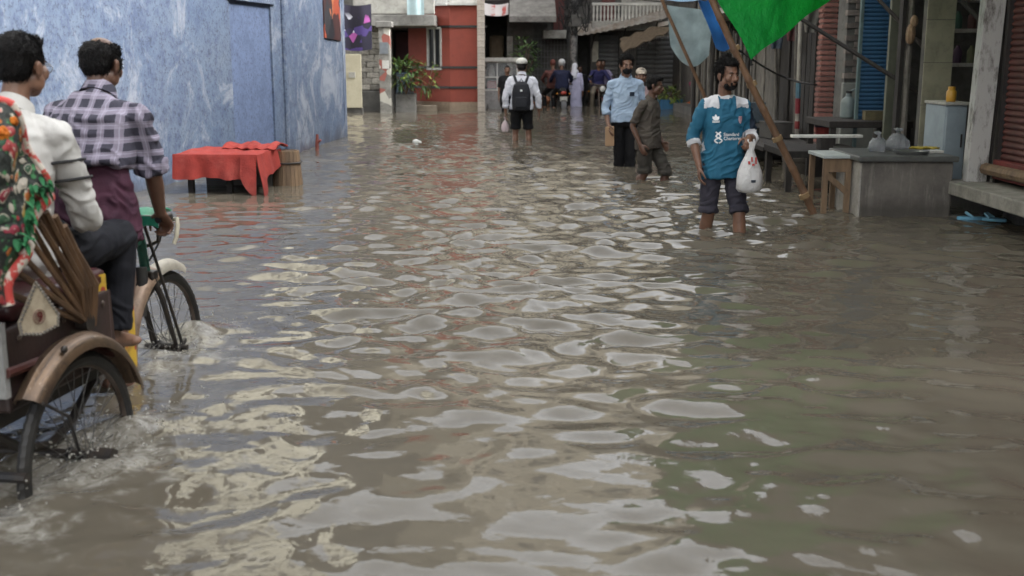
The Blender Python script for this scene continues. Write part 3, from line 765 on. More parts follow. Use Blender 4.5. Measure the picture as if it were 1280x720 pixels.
ta = thing('tin_awning', 'long rusty tin sheet awning sloping below the balustrade', 'awning', (1.9, 33.4, 1.99))
m = MB(); m.grid(lambda u, v: (u * 2.55, -0.3 * u + 0.95 * v, 0.5 * u ** 1.2 + 0.32 * v + 0.012 * math.sin(u * 90)), 90, 3, thick=0.012); m.build('tin_sheet', M_tin, ta)
for k in range(3):
    m = MB(); m.tube([(0.5 + k * 0.9, 0.05 - 0.12 * k, 0.05 + 0.16 * k), (0.5 + k * 0.9, 1.1, -0.35 + 0.1 * k)], 0.02, 6); m.build('strut', M_woodd, ta)
tb = thing('thatch_awning', 'torn brown thatch awning hanging in front of the far shutters', 'awning', (3.1, 33.0, 1.85))
m = MB(); rg = random.Random(8)
m.grid(lambda u, v: (u * 1.4 + 0.04 * math.sin(v * 9), -0.8 * v - 0.15 * u, 0.52 * u - 0.36 * v * (1 - u * 0.3) + 0.03 * math.sin(u * 23 + v * 5)), 24, 8, thick=0.03); m.build('thatch', M('thatch', (0.16, 0.12, 0.08), (0.07, 0.055, 0.04), 0.95, 14, bump=0.6), tb)
m = MB()
for i in range(50):
    u = rg.random(); p = Vector((u * 1.4, -0.8 - 0.15 * u, 0.52 * u - 0.36 * (1 - u * 0.3)))
    m.tube([p, p + Vector((rg.uniform(-.05, .05), -0.02, -rg.uniform(.06, .22)))], [0.012, 0.004], 4)
tag(m.build('fringe', M_woodd, tb), kind='stuff')
m = MB(); m.tube([(0.9, -0.9, 0.05), (1.55, -0.95, 0.16)], 0.02, 6); m.tube([(1.3, 0.1, 0.5), (1.62, -0.9, 0.02), (1.66, -0.9, -1.9)], 0.022, 6); m.build('batten', M_woodg, tb)

up = thing('utility_pole', 'weathered utility pole carrying a tangle of black cables', 'pole', (1.78, 33.0, GZ))
m = MB(); m.tube([(0, 0, 0), (0.01, 0, 4), (0.02, 0, 7)], [0.11, 0.10, 0.09], 10); m.build('pole_shaft', M('pole_paint', (0.22, 0.21, 0.2), (0.05, 0.05, 0.05), 0.8, 5, lo=0.42, hi=0.55), up)
m = MB(); rg = random.Random(5)
for i in range(26):
    p = [Vector((rg.uniform(-.5, .5), rg.uniform(-.25, .15), 2.3 + rg.uniform(0, 1.4))) for _ in range(2)]
    pts = [p[0] + (p[1] - p[0]) * s + Vector((0, -0.1, -0.35 * math.sin(PI * s) * rg.uniform(.3, 1.2))) for s in np.linspace(0, 1, 8)]
    m.tube(pts, 0.014, 5)
m.build('cable_tangle', M_cable, up)
m = MB(); m.box((0.05, -0.16, 2.75), (0.3, 0.16, 0.34)); m.build('junction_box', M_concd, up, False, bevel=0.02)
m = MB()
for k in range(5):
    a = Vector((0.0, 0, 3.6 + 0.18 * k)); b = Vector((-6.5 + k, -3, 3.9 + 0.1 * k)); c_ = Vector((7, -5 + k, 3.7))
    for e in (b, c_): m.tube([a + (e - a) * s - Vector((0, 0, 0.5 * math.sin(PI * s))) for s in np.linspace(0, 1, 10)], 0.015, 5)
m.build('overhead_cable', M_cable, up)

# food cart
fc = thing('food_cart', 'glass sided street food cart with red goods standing by the tiled column', 'cart', (-0.30, 31.0, GZ))
m = MB(); m.bx(-0.45, 0.45, -0.3, 0.3, 0.28, 0.85); m.build('cabinet', M('cart_grey', (0.3, 0.29, 0.28), grime=0.5), fc, False, bevel=0.01)
for sx_ in (-0.44, -0.1, 0.44):
    for sy in (-0.29, 0.29):
        m = MB(); m.box((sx_, sy, 1.22), (0.025, 0.025, 0.76)); m.build('upright', M_white, fc, False)
for z in (0.86, 1.2, 1.6):
    for sy in (-.295, .295):
        m = MB(); m.box((0, sy, z), (0.92, 0.03, 0.03)); m.build('rail', M_white, fc, False)
for a, b in ((-0.43, -0.11), (-0.09, 0.43)):
    m = MB(); m.bx(a, b, -0.286, -0.283, 0.88, 1.58); gm = NT('clear_pane'); gm.set((0.9, 0.92, 0.92), 0.05); gm.b.inputs['Transmission Weight'].default_value = 0.9; m.build('glass_pane', gm.m, fc, False)
m = MB(); m.prism([(-0.52, -0.38, 1.62), (0.52, -0.38, 1.62), (0.5, -0.36, 1.72), (-0.5, -0.36, 1.72)], (0, 0, 0), (0, 0.76, 0)); m.build('roof', M_concp, fc, False)
m = MB(); m.bx(-0.38, -0.05, -0.2, 0.2, 0.9, 1.1); m.build('red_goods', M('red_goods', (0.45, 0.05, 0.04)), fc, False, bevel=0.04)
m = MB(); m.lathe([(0.08, 1.2), (0.09, 1.3), (0.05, 1.5), (0.02, 1.54)], (-0.25, 0, 0), 12); m.build('jar', M_white, fc)
for sx_ in (-0.36, 0.36):
    m = MB(); pts = [(sx_, 0.32 * math.cos(a), 0.32 + 0.32 * math.sin(a)) for a in np.linspace(0, 2 * PI, 25)]; m.tube(pts, 0.025, 6, cap=False)
    for a in np.linspace(0, PI, 6): m.tube([(sx_, 0.3 * math.cos(a), 0.32 + .3 * math.sin(a)), (sx_, -0.3 * math.cos(a), 0.32 - .3 * math.sin(a))], 0.006, 4)
    m.build('wheel', M_black, fc)
shrub('bush', 'dark green bush rising behind the food cart', (0.35, 32.6, 0.6), 0.45, 0.35, 1.3, 160, 0.16, 0.035, M_leaf, M_leaf, 21)

# flower and vegetable stall on the right, far
for px_, lab, colr in ((-0.2, 'wide blue crate heaped with green and yellow vegetables', (0.05, 0.16, 0.3)), (0.66, 'tall bright blue crate at the roadside stall', (0.045, 0.24, 0.5))):
    tall = px_ > 0
    cr = thing('blue_crate', lab, 'crate', (4.45 + px_, 30.6, GZ), 0.1, 'blue crates of the far stall')
    hh = 0.84 if tall else 0.62; ww = 0.24 if tall else 0.3
    mt = M('blue_crate_paint', colr, tuple(x * 0.7 for x in colr), 0.5, 6)
    m = MB(); m.bx(-ww, ww, -0.25, 0.25, 0, hh * 0.5); m.build('lower_panel', mt, cr, False, bevel=0.01)
    m = MB(); m.bx(-ww, ww, -0.25, -0.22, hh * 0.5, hh); m.bx(-ww, ww, 0.22, 0.25, hh * .5, hh); m.bx(-ww, -ww + .03, -.22, .22, hh * .5, hh); m.bx(ww - .03, ww, -.22, .22, hh * .5, hh); m.build('rim', mt, cr, False, bevel=0.005)
    m = MB(); m.bx(-ww + .03, ww - .03, -.22, .22, hh * .5, hh * .8); m.build('fill', M_woodd, cr, False)
shrub('vegetables', 'heap of green and yellow vegetables in the wide blue crate', (4.25, 30.55, 0.12), 0.3, 0.22, 0.42, 90, 0.2, 0.035, M_leafy, M_leaf, 5, 'vegetables')
m = MB(); rg = random.Random(2)
for i in range(16): m.ell((rg.uniform(-.2, .2), rg.uniform(-.15, .15), rg.uniform(0, .25)), rg.uniform(.06, .12), n=8)
o = m.build('flower_bundle', M('magenta', (0.3, 0.03, 0.12), (0.2, 0.02, 0.05), scale=12)); o.location = (5.0, 30.6, 0.56)
tag(o, 'bundle of magenta flowers on the tall blue crate', 'flowers')
m = MB()
for i in range(9): m.ell((rg.uniform(-.12, .12), rg.uniform(-.1, .1), rg.uniform(0, .15)), 0.06, n=8)
o = m.build('orange_fruit', M('orange_fruit', (0.5, 0.14, 0.04))); o.location = (4.74, 30.4, 0.05)
tag(o, 'little pile of orange fruit between the two blue crates', 'fruit')
m = MB(); m.bx(-.16, .16, -.14, .14, 0, 0.4); o = m.build('fruit_box', M_woodd, None, False, bevel=0.01); o.location = (4.74, 30.42, GZ)
tag(o, 'dark box under the pile of orange fruit', 'box')
# orange clay heap in front of the gate
m = MB()
for i in range(12): m.ell((rg.uniform(-.35, .35), rg.uniform(-.15, .15), 0.1 + rg.uniform(0, .22)), (0.14, 0.12, 0.09), n=8)
o = m.build('brick_rubble', M('clay_rubble', (0.3, 0.12, 0.06), scale=9)); o.location = (0.72, 33.2, -0.08)
tag(o, 'low heap of orange clay rubble in front of the lattice gate', 'rubble')

def remesh(mb, vox, it=3, fac=0.5):
    me = mb.mesh('tmp', M_dark, False)
    o = bpy.data.objects.new('tmp', me); COL.objects.link(o)
    md = o.modifiers.new('r', 'REMESH'); md.mode = 'VOXEL'; md.voxel_size = vox; md.use_smooth_shade = True
    sm_ = o.modifiers.new('s', 'SMOOTH'); sm_.factor = fac; sm_.iterations = it
    dg = bpy.context.evaluated_depsgraph_get()
    me2 = bpy.data.meshes.new_from_object(o.evaluated_get(dg))
    bpy.data.objects.remove(o); bpy.data.meshes.remove(me)
    return me2

def verts_np(me):
    a = np.empty(len(me.vertices) * 3); me.vertices.foreach_get('co', a); return a.reshape(-1, 3)
def norms_np(me):
    a = np.empty(len(me.vertices) * 3, np.float32); me.vertices.foreach_get('normal', a); return a.reshape(-1, 3).astype(float)
def faces_c(me):
    a = np.empty(len(me.polygons) * 3, np.float32); me.polygons.foreach_get('center', a); return a.reshape(-1, 3).astype(float)

# ------------------------------------------------------------------ right side of the street
M_slab = M('worn_slab', (0.3, 0.285, 0.25), (0.15, 0.14, 0.12), 0.85, 4, bump=0.4, grime=0.5)
sh = thing('corner_shop', 'shop with a rusty red roller shutter above a raised stone slab', 'shop', (4.1, 9.5, GZ))
m = MB(); m.bx(0.14, 3.5, -4.6, 0.1, 0, 8.2); m.build('wall', M_concd, sh, False)
m = MB(); m.prism([(-0.34, 0.32, 0.55), (-0.34, -4.6, 0.55), (-0.34, -4.6, 0.665), (-0.34, 0.32, 0.665)], (0, 0, 0), (0.6, 0, 0)); m.build('slab', M_slab, sh, False, bevel=0.012)
for y in (-0.35, -1.9, -3.4):
    m = MB(); m.box((0.2, y, 0.27), (0.24, 0.3, 0.55)); m.build('slab_pier', M_concd, sh, False, bevel=0.01)
mred = M('rust_red_shutter', (0.12, 0.032, 0.027), (0.10, 0.048, 0.042), 0.6, 1.2, bump=0.2, rnd=0.12, stretch=(1, 1, 3), grime=0.5)
rr = bpy.data.objects.new('shutter', None); 
shm = MB(); shm.bx(0.05, 0.07, -3.0, 0.0, 0.72, 3.1); shut = shm.build('shutter', mred, sh, False)
bpy.data.objects.remove(rr)
h = 0.052
q = MB(); k = 5
prof = [(0.05 - 0.02 * math.sin(PI * i / k), -h * 0.48 + h * 0.96 * i / k) for i in range(k + 1)] + [(0.055, h * .48), (0.055, -h * .48)]
N_ = len(prof)
q.add([(a, y, b) for y in (-3.0, 0.0) for a, b in prof], [tuple(range(N_ - 1, -1, -1)), tuple(range(N_, 2 * N_))] + [(i, (i + 1) % N_, (i + 1) % N_ + N_, i + N_) for i in range(N_)])
slme = q.mesh('slat', mred, True, 50)
for i in range(43): inst(slme, 'slat', shut, (0, 0, 0.86 + h * (i + 0.5)))
m = MB(); m.bx(-0.02, 0.06, -3.0, 0.02, 0.70, 0.86); m.build('bottom_rail', M('red_rail', (0.2, 0.035, 0.03), (0.1, 0.03, 0.025)), shut, False, bevel=0.006)
m = MB(); m.tube([(-0.07, 0.05, 0.78), (-0.08, -3.0, 0.8)], 0.05, 8); m.build('timber_sill', M_wood, sh)
for a_, b_ in ((-3.05, -3.0), (0.0, 0.05)):
    m = MB(); m.bx(-0.02 + (0.02 if a_ == 0 else 0), 0.14, a_, b_, 0.66, 3.1); m.build('shutter_guide', M_black, sh, False)
m = MB(); m.bx(-0.9, 0.2, -4.6, 0.2, 3.15, 3.22); m.build('canopy', M_tin, sh, False)
wp = thing('white_post', 'tall post with flaking white paint beside the red roller shutter', 'post', (3.97, 9.62, 0.305))
t = NT('flaking_white'); c = t.mix(t.ramp(t.noise(7, 8, 0.75, stretch=(1.5, 1.5, 0.5)), 0.5, 0.64), (0.4, 0.39, 0.37), (0.13, 0.12, 0.11)); t.bump(t.noise(25, 5, .7), .4, .01)
m = MB(); m.prism([(-0.085, -0.06, 0), (0.085, -0.06, 0), (0.155, -0.06, 2.6), (-0.02, -0.06, 2.6)], (0, 0, 0), (0, 0.12, 0)); m.build('timber_post', t.set(c, 0.85), wp, False, bevel=0.006)
m = MB(); m.prism([(0.1, -0.03, 0), (0.125, -0.03, 0), (0.2, -0.03, 2.6), (0.17, -0.03, 2.6)], (0, 0, 0), (0, 0.05, 0)); m.build('conduit', M_woodd, wp, False)

so = thing('open_shop', 'dark open shop front with an olive tiled partition and inner shelves', 'shop', (4.1, 10.6, GZ))
m = MB(); m.bx(1.3, 1.5, -0.95, 2.6, 0, 5.6); m.bx(0.12, 1.3, 2.4, 2.6, 0, 5.6); m.bx(0.1, 1.3, -0.95, 2.4, 2.75, 5.6); m.bx(0.0, 1.3, -0.9, 2.4, 0, 0.5)
m.build('wall', M_concd, so, False)
mol = M('olive_tile', (0.27, 0.255, 0.18), (0.18, 0.17, 0.12), 0.45, 3, bump=0.05, rnd=0.08, grime=0.35)
m = MB(); m.bx(-0.17, 0.105, 0.32, 0.4, 0, 2.74); part_ = m.build('partition', M_concd, so, False)
tm = MB(); tm.box((0, 0, 0), (0.268, 0.02, 0.395)); tme = tm.mesh('tile', mol, False)
for k in range(6): inst(tme, 'tile', part_, (-0.033, 0.311, 0.66 + 0.4 * k))
for z, y in ((1.62, 0.7), (1.95, 0.75), (2.25, 0.8)):
    m = MB(); m.bx(0.1, 1.28, y - 0.1, y + 0.2, z, z + 0.035); m.build('shelf', M_concp, so, False)
rg = random.Random(6)
for z, y in ((1.62, 0.7), (1.95, 0.75)):
    for i in range(7):
        m = MB(); m.lathe([(0.04, 0), (0.045, 0.02), (0.045, 0.12), (0.02, 0.15), (0.02, 0.17)], (0, 0, 0), 8)
        o = m.build('jar', M('shelf_jar', (rg.uniform(.05, .2), rg.uniform(.05, .15), rg.uniform(.04, .12))), None)
        o.location = (4.27 + i * 0.14, 10.6 + y + 0.03, GZ + z + 0.036)
        tag(o, ['nearest', 'second', 'third', 'fourth', 'fifth', 'sixth', 'last'][i] + ' dusty jar from the shop opening on the %s inner shelf' % ('lower' if z < 1.7 else 'middle'), 'jar', 'jars on the shop shelves')
m = MB(); m.tube([(-0.21, 0.62, 0), (-0.22, 0.62, 2.8)], 0.035, 8); m.build('door_post', M_woodg, so)
m = MB(); m.bx(-0.3, -0.26, 0.6, 0.7, 0, 2.8); m.build('door_post', M_woodd, so, False)
m = MB(); m.bx(-0.18, 0.05, 1.3, 1.36, 0.5, 2.75); m.build('door_leaf', M('olive_door', (0.12, 0.125, 0.09), (0.08, 0.085, 0.065)), so, False)
m = MB(); m.ell((-0.24, 0.52, 1.93), (0.05, 0.05, 0.1), n=8); m.ell((-0.22, 0.5, 2.05), (0.04, 0.04, 0.06), n=8); m.build('hanging_bag', M_wood, so)

cb = thing('steel_cabinet', 'narrow grey blue steel cabinet with a pale top inside the open shop', 'cabinet', (4.06, 10.35, 0.14))
mcb = M('cabinet_blue_grey', (0.27, 0.32, 0.35), (0.2, 0.24, 0.27), 0.5, 2, grime=0.2)
m = MB(); m.bx(-0.1, 0.1, 0, 0.5, 0, 0.78); m.build('cabinet_body', mcb, cb, False, bevel=0.008)
m = MB(); m.bx(-0.09, 0.09, -0.018, 0, 0.02, 0.76); dd_ = m.build('door', mcb, cb, False, bevel=0.005)
m = MB(); m.bx(0.05, 0.06, -0.035, -0.018, 0.4, 0.52); m.build('handle', M_black, dd_, False)
m = MB(); m.bx(-0.115, 0.115, -0.03, 0.51, 0.781, 0.81); m.build('top', M_concp, cb, False, bevel=0.006)
m = MB(); m.lathe([(0.04, 0), (0.045, 0.02), (0.045, 0.09), (0.03, 0.11), (0.032, 0.112), (0.032, 0.135), (0.0, 0.137)], n=14); o = m.build('jar', M('amber_jar', (0.5, 0.27, 0.03), (0.4, 0.2, 0.03), 0.3)); o.location = (4.03, 10.42, 0.951)
tag(o, 'amber yellow jar standing on the steel cabinet', 'jar')

# counter
ct = thing('concrete_counter', 'grey cement shop counter standing in the flood', 'counter', (3.39, 9.62, GZ))
t = NT('cement_counter'); zc = t.sep()[2]
c = t.mix(t.ramp(t.noise(2.2, 7, .7), .38, .66), (0.15, 0.135, 0.118), (0.075, 0.068, 0.06))
c = t.mix(t.math('MULTIPLY', t.ramp(t.noise(3, 6, .75, stretch=(3, 3, .5)), .52, .62), .5), c, (.24, .22, .195))
c = t.mix(t.math('MULTIPLY', t.ramp(t.math('ADD', zc, t.math('MULTIPLY', t.noise(4, 5, .6), .16)), .5, .62, (1, 1, 1), (0, 0, 0)), .75), c, (.05, .044, .036))
c = t.mix(t.ramp(t.noise(9, 7, .8), .62, .7), c, (.045, .04, .035)); t.bump(t.noise(14, 7, .75), .6, .012)
M_ctr = t.set(c, .8)
m = MB(); m.bx(-0.38, 0.4, 0, 0.85, 0, 0.83); m.build('counter_body', M_ctr, ct, False, bevel=0.015)
m = MB(); m.bx(-0.43, 0.43, -0.04, 0.9, 0.831, 0.88); m.build('counter_top', M('counter_top_slate', (0.10, 0.105, 0.098), (0.05, 0.05, 0.048), 0.4, 4, grime=0.3), ct, False, bevel=0.012)
m = MB(); m.bx(-0.395, -0.381, 0.02, 0.83, 0, 0.82); m.build('side_panel', M('pale_cement', (0.36, 0.34, 0.31), (0.2, 0.19, 0.17), 0.8, 5, grime=0.4), ct, False)
TZ = GZ + 0.881
plast = NT('clear_plastic'); plast.set((0.42, 0.44, 0.46), 0.2); plast.b.inputs['Transmission Weight'].default_value = 0.7; plast.bump(plast.noise(22, 4, .6, dist=1.5), 0.8, 0.02)
def sack(loc, rx, ry, hz, seed, label, mat):
    q = MB(); rg = random.Random(seed); n = 16; rings = []
    for i, (u, r) in enumerate(((0, .55), (.04, .85), (.2, 1), (.45, .9), (.65, .55), (.76, .22), (.82, .13), (.9, .25), (1.0, .4))):
        rings.append([Vector((rx * r * math.cos(2 * PI * j / n) * (1 + .16 * math.sin(j * 2.3 + seed + i)), ry * r * math.sin(2 * PI * j / n) * (1 + .16 * math.cos(j * 3.1 + seed + i)), hz * u)) for j in range(n)])
    q.loft(rings)
    me = remesh(q, .007, 1) if seed < 5 else q.mesh('plastic_bag', mat)
    if seed < 5:
        v = verts_np(me); n_ = norms_np(me); d_ = 1 - np.abs(fbm(v[:, 0] * 16 + seed, v[:, 1] * 16, v[:, 2] * 11, o=3)) * 2
        me.vertices.foreach_set('co', (v + n_ * (d_ * .014)[:, None]).ravel().astype(np.float32)); me.update(); me.materials.clear(); me.materials.append(mat)
    o = bpy.data.objects.new('plastic_bag', me); COL.objects.link(o); o.location = loc
    return tag(o, label, 'bag')
sack((3.28, 10.1, TZ), 0.07, 0.06, 0.17, 1, 'small tied clear plastic bag at the open end of the counter', plast.m)
sack((3.47, 10.15, TZ), 0.10, 0.08, 0.2, 2, 'bigger tied clear plastic bag in the middle of the counter', plast.m)
m = MB(); m.lathe([(0.11, 0), (0.13, 0.0), (0.155, 0.03), (0.15, 0.03), (0.12, 0.008), (0, 0.008)], n=20); o = m.build('steel_tray', NT('steel').set((0.5, 0.5, 0.5), 0.3, 0.9)); o.location = (3.5, 9.85, TZ)
tag(o, 'round steel tray lying on the counter', 'tray')
m = MB(); m.grid(lambda u, v: (u * 0.3, v * 0.14, 0.012 + 0.018 * abs(math.sin(u * 8 + v * 5))), 12, 6, thick=0.008); o = m.build('yellow_cloth', M('yellow_cloth', (0.4, 0.3, 0.03))); o.location = (3.58, 10.2, TZ)
tag(o, 'crumpled yellow cloth at the back of the counter', 'cloth')
m = MB(); m.box((0, 0, 0.01), (0.22, 0.12, 0.02), rz=0.2); o = m.build('paper_pad', M_white, None, False, bevel=0.003); o.location = (3.7, 9.98, TZ)
tag(o, 'flat white pad of paper beside the yellow cloth', 'paper')

# small wooden table left of the counter
tw = thing('wooden_table', 'small rough wooden table with a pale top beside the counter', 'table', (2.86, 10.05, GZ))
m = MB(); m.bx(-0.13, 0.13, -0.22, 0.32, 0.84, 0.87); m.build('table_top', M('pale_top', (0.42, 0.46, 0.45), (0.3, 0.33, 0.32), 0.5, 4, grime=0.2), tw, False, bevel=0.005)
for sx_ in (-0.1, 0.1):
    for sy in (-0.18, 0.27):
        m = MB(); m.prism([(sx_ - .022, sy - .022, 0), (sx_ + .022, sy - .022, 0), (sx_ + .022, sy + .022, 0), (sx_ - .022, sy + .022, 0)], (0, 0, 0), (0, 0, 0.84)); m.build('leg', M_wood, tw, False)
m = MB(); m.bx(-0.1, 0.1, -0.2, -0.17, 0.72, 0.835); m.build('apron', M_wood, tw, False)
m = MB(); m.box((0.0, -0.19, 0.62), (0.24, 0.025, 0.05), ry=0.7); m.build('brace', M_wood, tw, False)

# dark tables, plank, plinths beyond the counter
def table(name, label, loc, w_, d_, h_, top, mat, group=None):
    o = thing(name, label, 'table', loc, 0, group)
    m = MB(); m.bx(-w_ / 2, w_ / 2, -d_ / 2, d_ / 2, h_ - top, h_); m.build('table_top', mat, o, False, bevel=0.006)
    for sx_ in (-1, 1):
        for sy in (-1, 1):
            m = MB(); m.box((sx_ * (w_ / 2 - .05), sy * (d_ / 2 - .05), (h_ - top) / 2), (0.06, 0.06, h_ - top)); m.build('leg', M_woodd, o, False)
    return o
table('dark_table', 'dark heavy table holding a grey plastic jug before the brick pier', (3.85, 12.6, GZ), 0.9, 1.0, 1.04, 0.07, M_woodd)
table('low_table', 'low dark table under the long white plank', (3.2, 11.9, GZ), 0.85, 1.0, 0.78, 0.07, M_woodd)
for k, (yy, xx, hz_) in enumerate(((14.6, 3.5, 0.62), (17.2, 3.75, 0.7))):
    q = thing('street_bench', ('dark plank bench behind the low table', 'dark plank platform under the leaning poles')[k], 'bench', (xx, yy, GZ))
    for i in range(4):
        m = MB(); m.box((-0.36 + i * 0.2, 0, hz_), (0.19, 1.9, 0.05)); m.build('plank', M_woodd, q, False, bevel=0.004)
    for sx_ in (-.35, .3):
        for sy in (-.8, .8):
            m = MB(); m.box((sx_, sy, hz_ / 2 - 0.03), (0.07, 0.07, hz_ - 0.05)); m.build('leg', M_woodd, q, False)
    m = MB(); m.bx(-.3, .34, .86, .9, .1, hz_ - .06); m.build('back_board', M_concd, q, False)
m = MB(); m.box((0, 0, 0.0), (0.72, 0.1, 0.028)); o = m.build('white_plank', M_white, None, False, bevel=0.004); o.location = (3.22, 11.55, 0.56)
tag(o, 'long thin white plank resting across the low table', 'plank')
m = MB(); m.box((0, 0, 0.06), (0.12, 0.2, 0.12)); o = m.build('plank_block', M_woodd, None, False); o.location = (3.22, 11.6, 0.425)
tag(o, 'dark wooden block propping the white plank', 'block')
jg = thing('plastic_jug', 'grey green plastic water jug standing on the dark table', 'jug', (3.78, 12.75, 0.681))
mj = M('jug_plastic', (0.14, 0.17, 0.165), (0.1, 0.125, 0.12), 0.45, 4)
m = MB(); m.lathe([(0.075, 0), (0.085, 0.01), (0.085, 0.17), (0.07, 0.21), (0.035, 0.24), (0.03, 0.28), (0, 0.28)], n=16); m.build('jug_body', mj, jg)
m = MB(); m.tube([(0.07, 0, 0.19), (0.1, 0, 0.26), (0.07, 0, 0.32), (0.03, 0, 0.3)], 0.016, 8); m.build('handle', mj, jg)
m = MB(); m.lathe([(0.034, 0.275), (0.034, 0.30), (0, 0.301)], n=12); m.build('cap', M_dark, jg)
bk = thing('red_bucket', 'faded red bucket stuffed with a dark purple bag below the brick pillar', 'bucket', (3.62, 13.1, 0.35))
m = MB(); m.bx(-.15, .15, -.15, .15, -0.71, -0.005); m.build('stand', M_woodd, bk, False)
m = MB(); m.lathe([(0.075, 0), (0.105, 0.2), (0.11, 0.21), (0.1, 0.205), (0, 0.19)], n=16); m.build('bucket_body', M('faded_red', (0.32, 0.05, 0.045), (0.22, 0.04, 0.04)), bk)
m = MB(); m.ell((0, 0, 0.24), (0.12, 0.11, 0.075), n=12); m.ell((-.06, -.03, 0.27), (0.06, 0.06, 0.06), n=10); m.build('bag', M('purple_bag', (0.06, 0.045, 0.075)), bk)

# blue corrugated leaf, brick pier, red brick pillar
bl = thing('metal_shutter_panel', 'bright blue corrugated metal door leaf standing open', 'shutter', (4.03, 12.5, 0.3))
bl.scale = (1.15, 1, 1)
mb_ = M('blue_metal', (0.035, 0.10, 0.19), (0.022, 0.065, 0.125), 0.45, 3, rnd=0.08, grime=0.15)
m = MB(); m.bx(-0.2, 0.2, 0.0, 0.03, 0.38, 1.95); leafp = m.build('door_leaf', mb_, bl, False)
roller(leafp, -0.19, 0.19, -0.002, 0.4, 1.75, 30, mb_, 'slat', 0.012)
for sx_ in (-0.205, 0.205):
    m = MB(); m.box((sx_, -0.01, 1.0), (0.028, 0.05, 2.05)); m.build('door_frame', M('teal_frame', (0.09, 0.14, 0.14), (0.06, 0.09, 0.09)), bl, False)
m = MB(); m.bx(-.22, .22, -.03, .05, 1.78, 2.05); m.build('hood', M_woodd, bl, False)
bp = thing('brick_pier', 'dim grey brick pier beside the blue metal door', 'pier', (4.05, 13.4, GZ))
m = MB(); m.bx(-0.14, 0.5, 0.012, 0.4, 0, 3.2); m.build('core', M_concd, bp, False)
qb = MB(); qb.box((0, 0, 0), (0.2, 0.09, 0.062)); M_bk = M('dim_brick', (0.2, 0.17, 0.15), (0.1, 0.085, 0.075), 0.85, 7, rnd=0.25, bump=0.4, grime=0.4); bkm = qb.mesh('brick', M_bk, False)
for r_i in range(24):
    for c_i in range(3):
        inst(bkm, 'brick', bp, (-0.05 + c_i * 0.212 + (0.1 if r_i % 2 else 0), 0.035, 1.5 + r_i * 0.072))
m = MB(); m.bx(-0.16, 0.5, -0.03, 0.05, 0.6, 1.42); m.build('plaster_panel', M('grey_green_plaster', (0.2, 0.21, 0.19), (0.12, 0.125, 0.115)), bp, False, bevel=0.01)
rp = thing('brick_pillar', 'worn red painted brick pillar behind the dark table', 'pillar', (3.93, 14.2, GZ))
m = MB(); m.bx(-0.08, 0.08, 0.02, 0.18, 0, 4.2); m.build('core', M_concd, rp, False)
qb = MB(); qb.box((0, 0, 0), (0.195, 0.2, 0.054)); me = qb.mesh('brick', M('red_brick', (0.26, 0.10, 0.08), (0.17, 0.09, 0.075), 0.8, 6, rnd=0.2, bump=0.4, grime=0.25), False)
bm = bmesh.new(); bm.from_mesh(me); bmesh.ops.bevel(bm, geom=bm.edges[:], offset=0.012, segments=2, affect='EDGES'); bm.to_mesh(me); bm.free()
for k in range(64): inst(me, 'brick', rp, (random.uniform(-.006, .006), 0.1, 0.04 + 0.064 * k), (0, 0, random.uniform(-.03, .03)))
m = MB(); m.tube([(0.16, -0.05, 0), (0.15, -0.05, 3.2)], 0.03, 8); m.build('side_post', M_woodd, rp)

# dark boarded shop further on, upper storeys and roof edge
ds = thing('boarded_shop', 'dark boarded shop front with pale poles leaning on it', 'shop', (4.1, 15.0, GZ))
m = MB(); m.bx(0.25, 3, -0.6, 5.2, 0, 6); m.build('wall', M_dark, ds, False)
rg = random.Random(12)
for k in range(22):
    m = MB(); y = -0.4 + k * 0.245; m.box((0.16 + rg.uniform(-.02, .02), y, 1.3), (0.03, 0.22, 2.3 + rg.uniform(-.05, .05)))
    m.build('board', M_woodd if k < 15 else M_woodg, ds, False)
m = MB(); m.bx(-0.05, 0.25, -0.6, 5.2, 2.5, 2.62); m.build('lintel', M_woodd, ds, False)
for (x0, y0, z0, x1, y1, z1, nm) in ((4.05, 16.1, 0.25, 3.95, 16.0, 2.3, 'pale bleached pole leaning on the dark boards'), (3.9, 15.4, 0.3, 3.8, 15.2, 2.3, 'patched pole with red and blue wrapping leaning on the dark boards'), (4.15, 17.6, 0.2, 4.05, 17.8, 2.4, 'thin grey pole leaning furthest along the dark boards')):
    c0 = Vector((x0, y0, GZ + 0.1)); m = MB(); m.tube([c0 - c0, Vector((x1, y1, z1)) - c0], [0.032, 0.026], 8)
    o = thing('leaning_pole', nm, 'pole', c0)
    m.build('pole_shaft', M_woodg if 'patched' not in nm else M('patched_pole', (0.4, 0.38, 0.33), (0.22, 0.2, 0.17), 0.7, 4), o)
    if 'patched' in nm:
        dd = Vector((x1, y1, z1)) - c0
        for a, b, cc in ((.34, .42, (.25, .03, .04)), (.42, .5, (.1, .2, .26)), (.26, .3, (.3, .05, .05))):
            m = MB(); m.tube([dd * a, dd * b], [0.034, 0.034], 8); m.build('wrapping', M('wrap', cc), o)
up_ = thing('upper_storey', 'grimy upper storey running over the shops along the street', 'building', (4.3, 15.0, 2.4))
m = MB(); m.bx(0.05, 3.6, -4.3, 5.2, 0.25, 5.6); m.build('wall', M_concd, up_, False)
m = MB(); m.bx(-0.5, 0.049, -4.3, 5.2, 0.05, 0.12); m.build('canopy', M_tin, up_, False)
for k in range(4):
    m = MB(); m.bx(0.0, 0.06, -3.6 + k * 2.2, -2.6 + k * 2.2, 1.2, 2.4); w_ = m.build('window', M_woodd, up_, False)
    m = MB(); m.bx(-0.015, 0.0, -3.5 + k * 2.2, -2.7 + k * 2.2, 1.3, 2.3); m.build('pane', M_glass, w_, False)
m = MB(); m.bx(-0.3, 3.8, -4.4, 5.3, 5.6, 5.75); m.build('roof', M_conc, up_, False)
dw = thing('plank_shop', 'row of grey weathered plank stalls further along the street', 'shop', (4.5, 20.4, GZ))
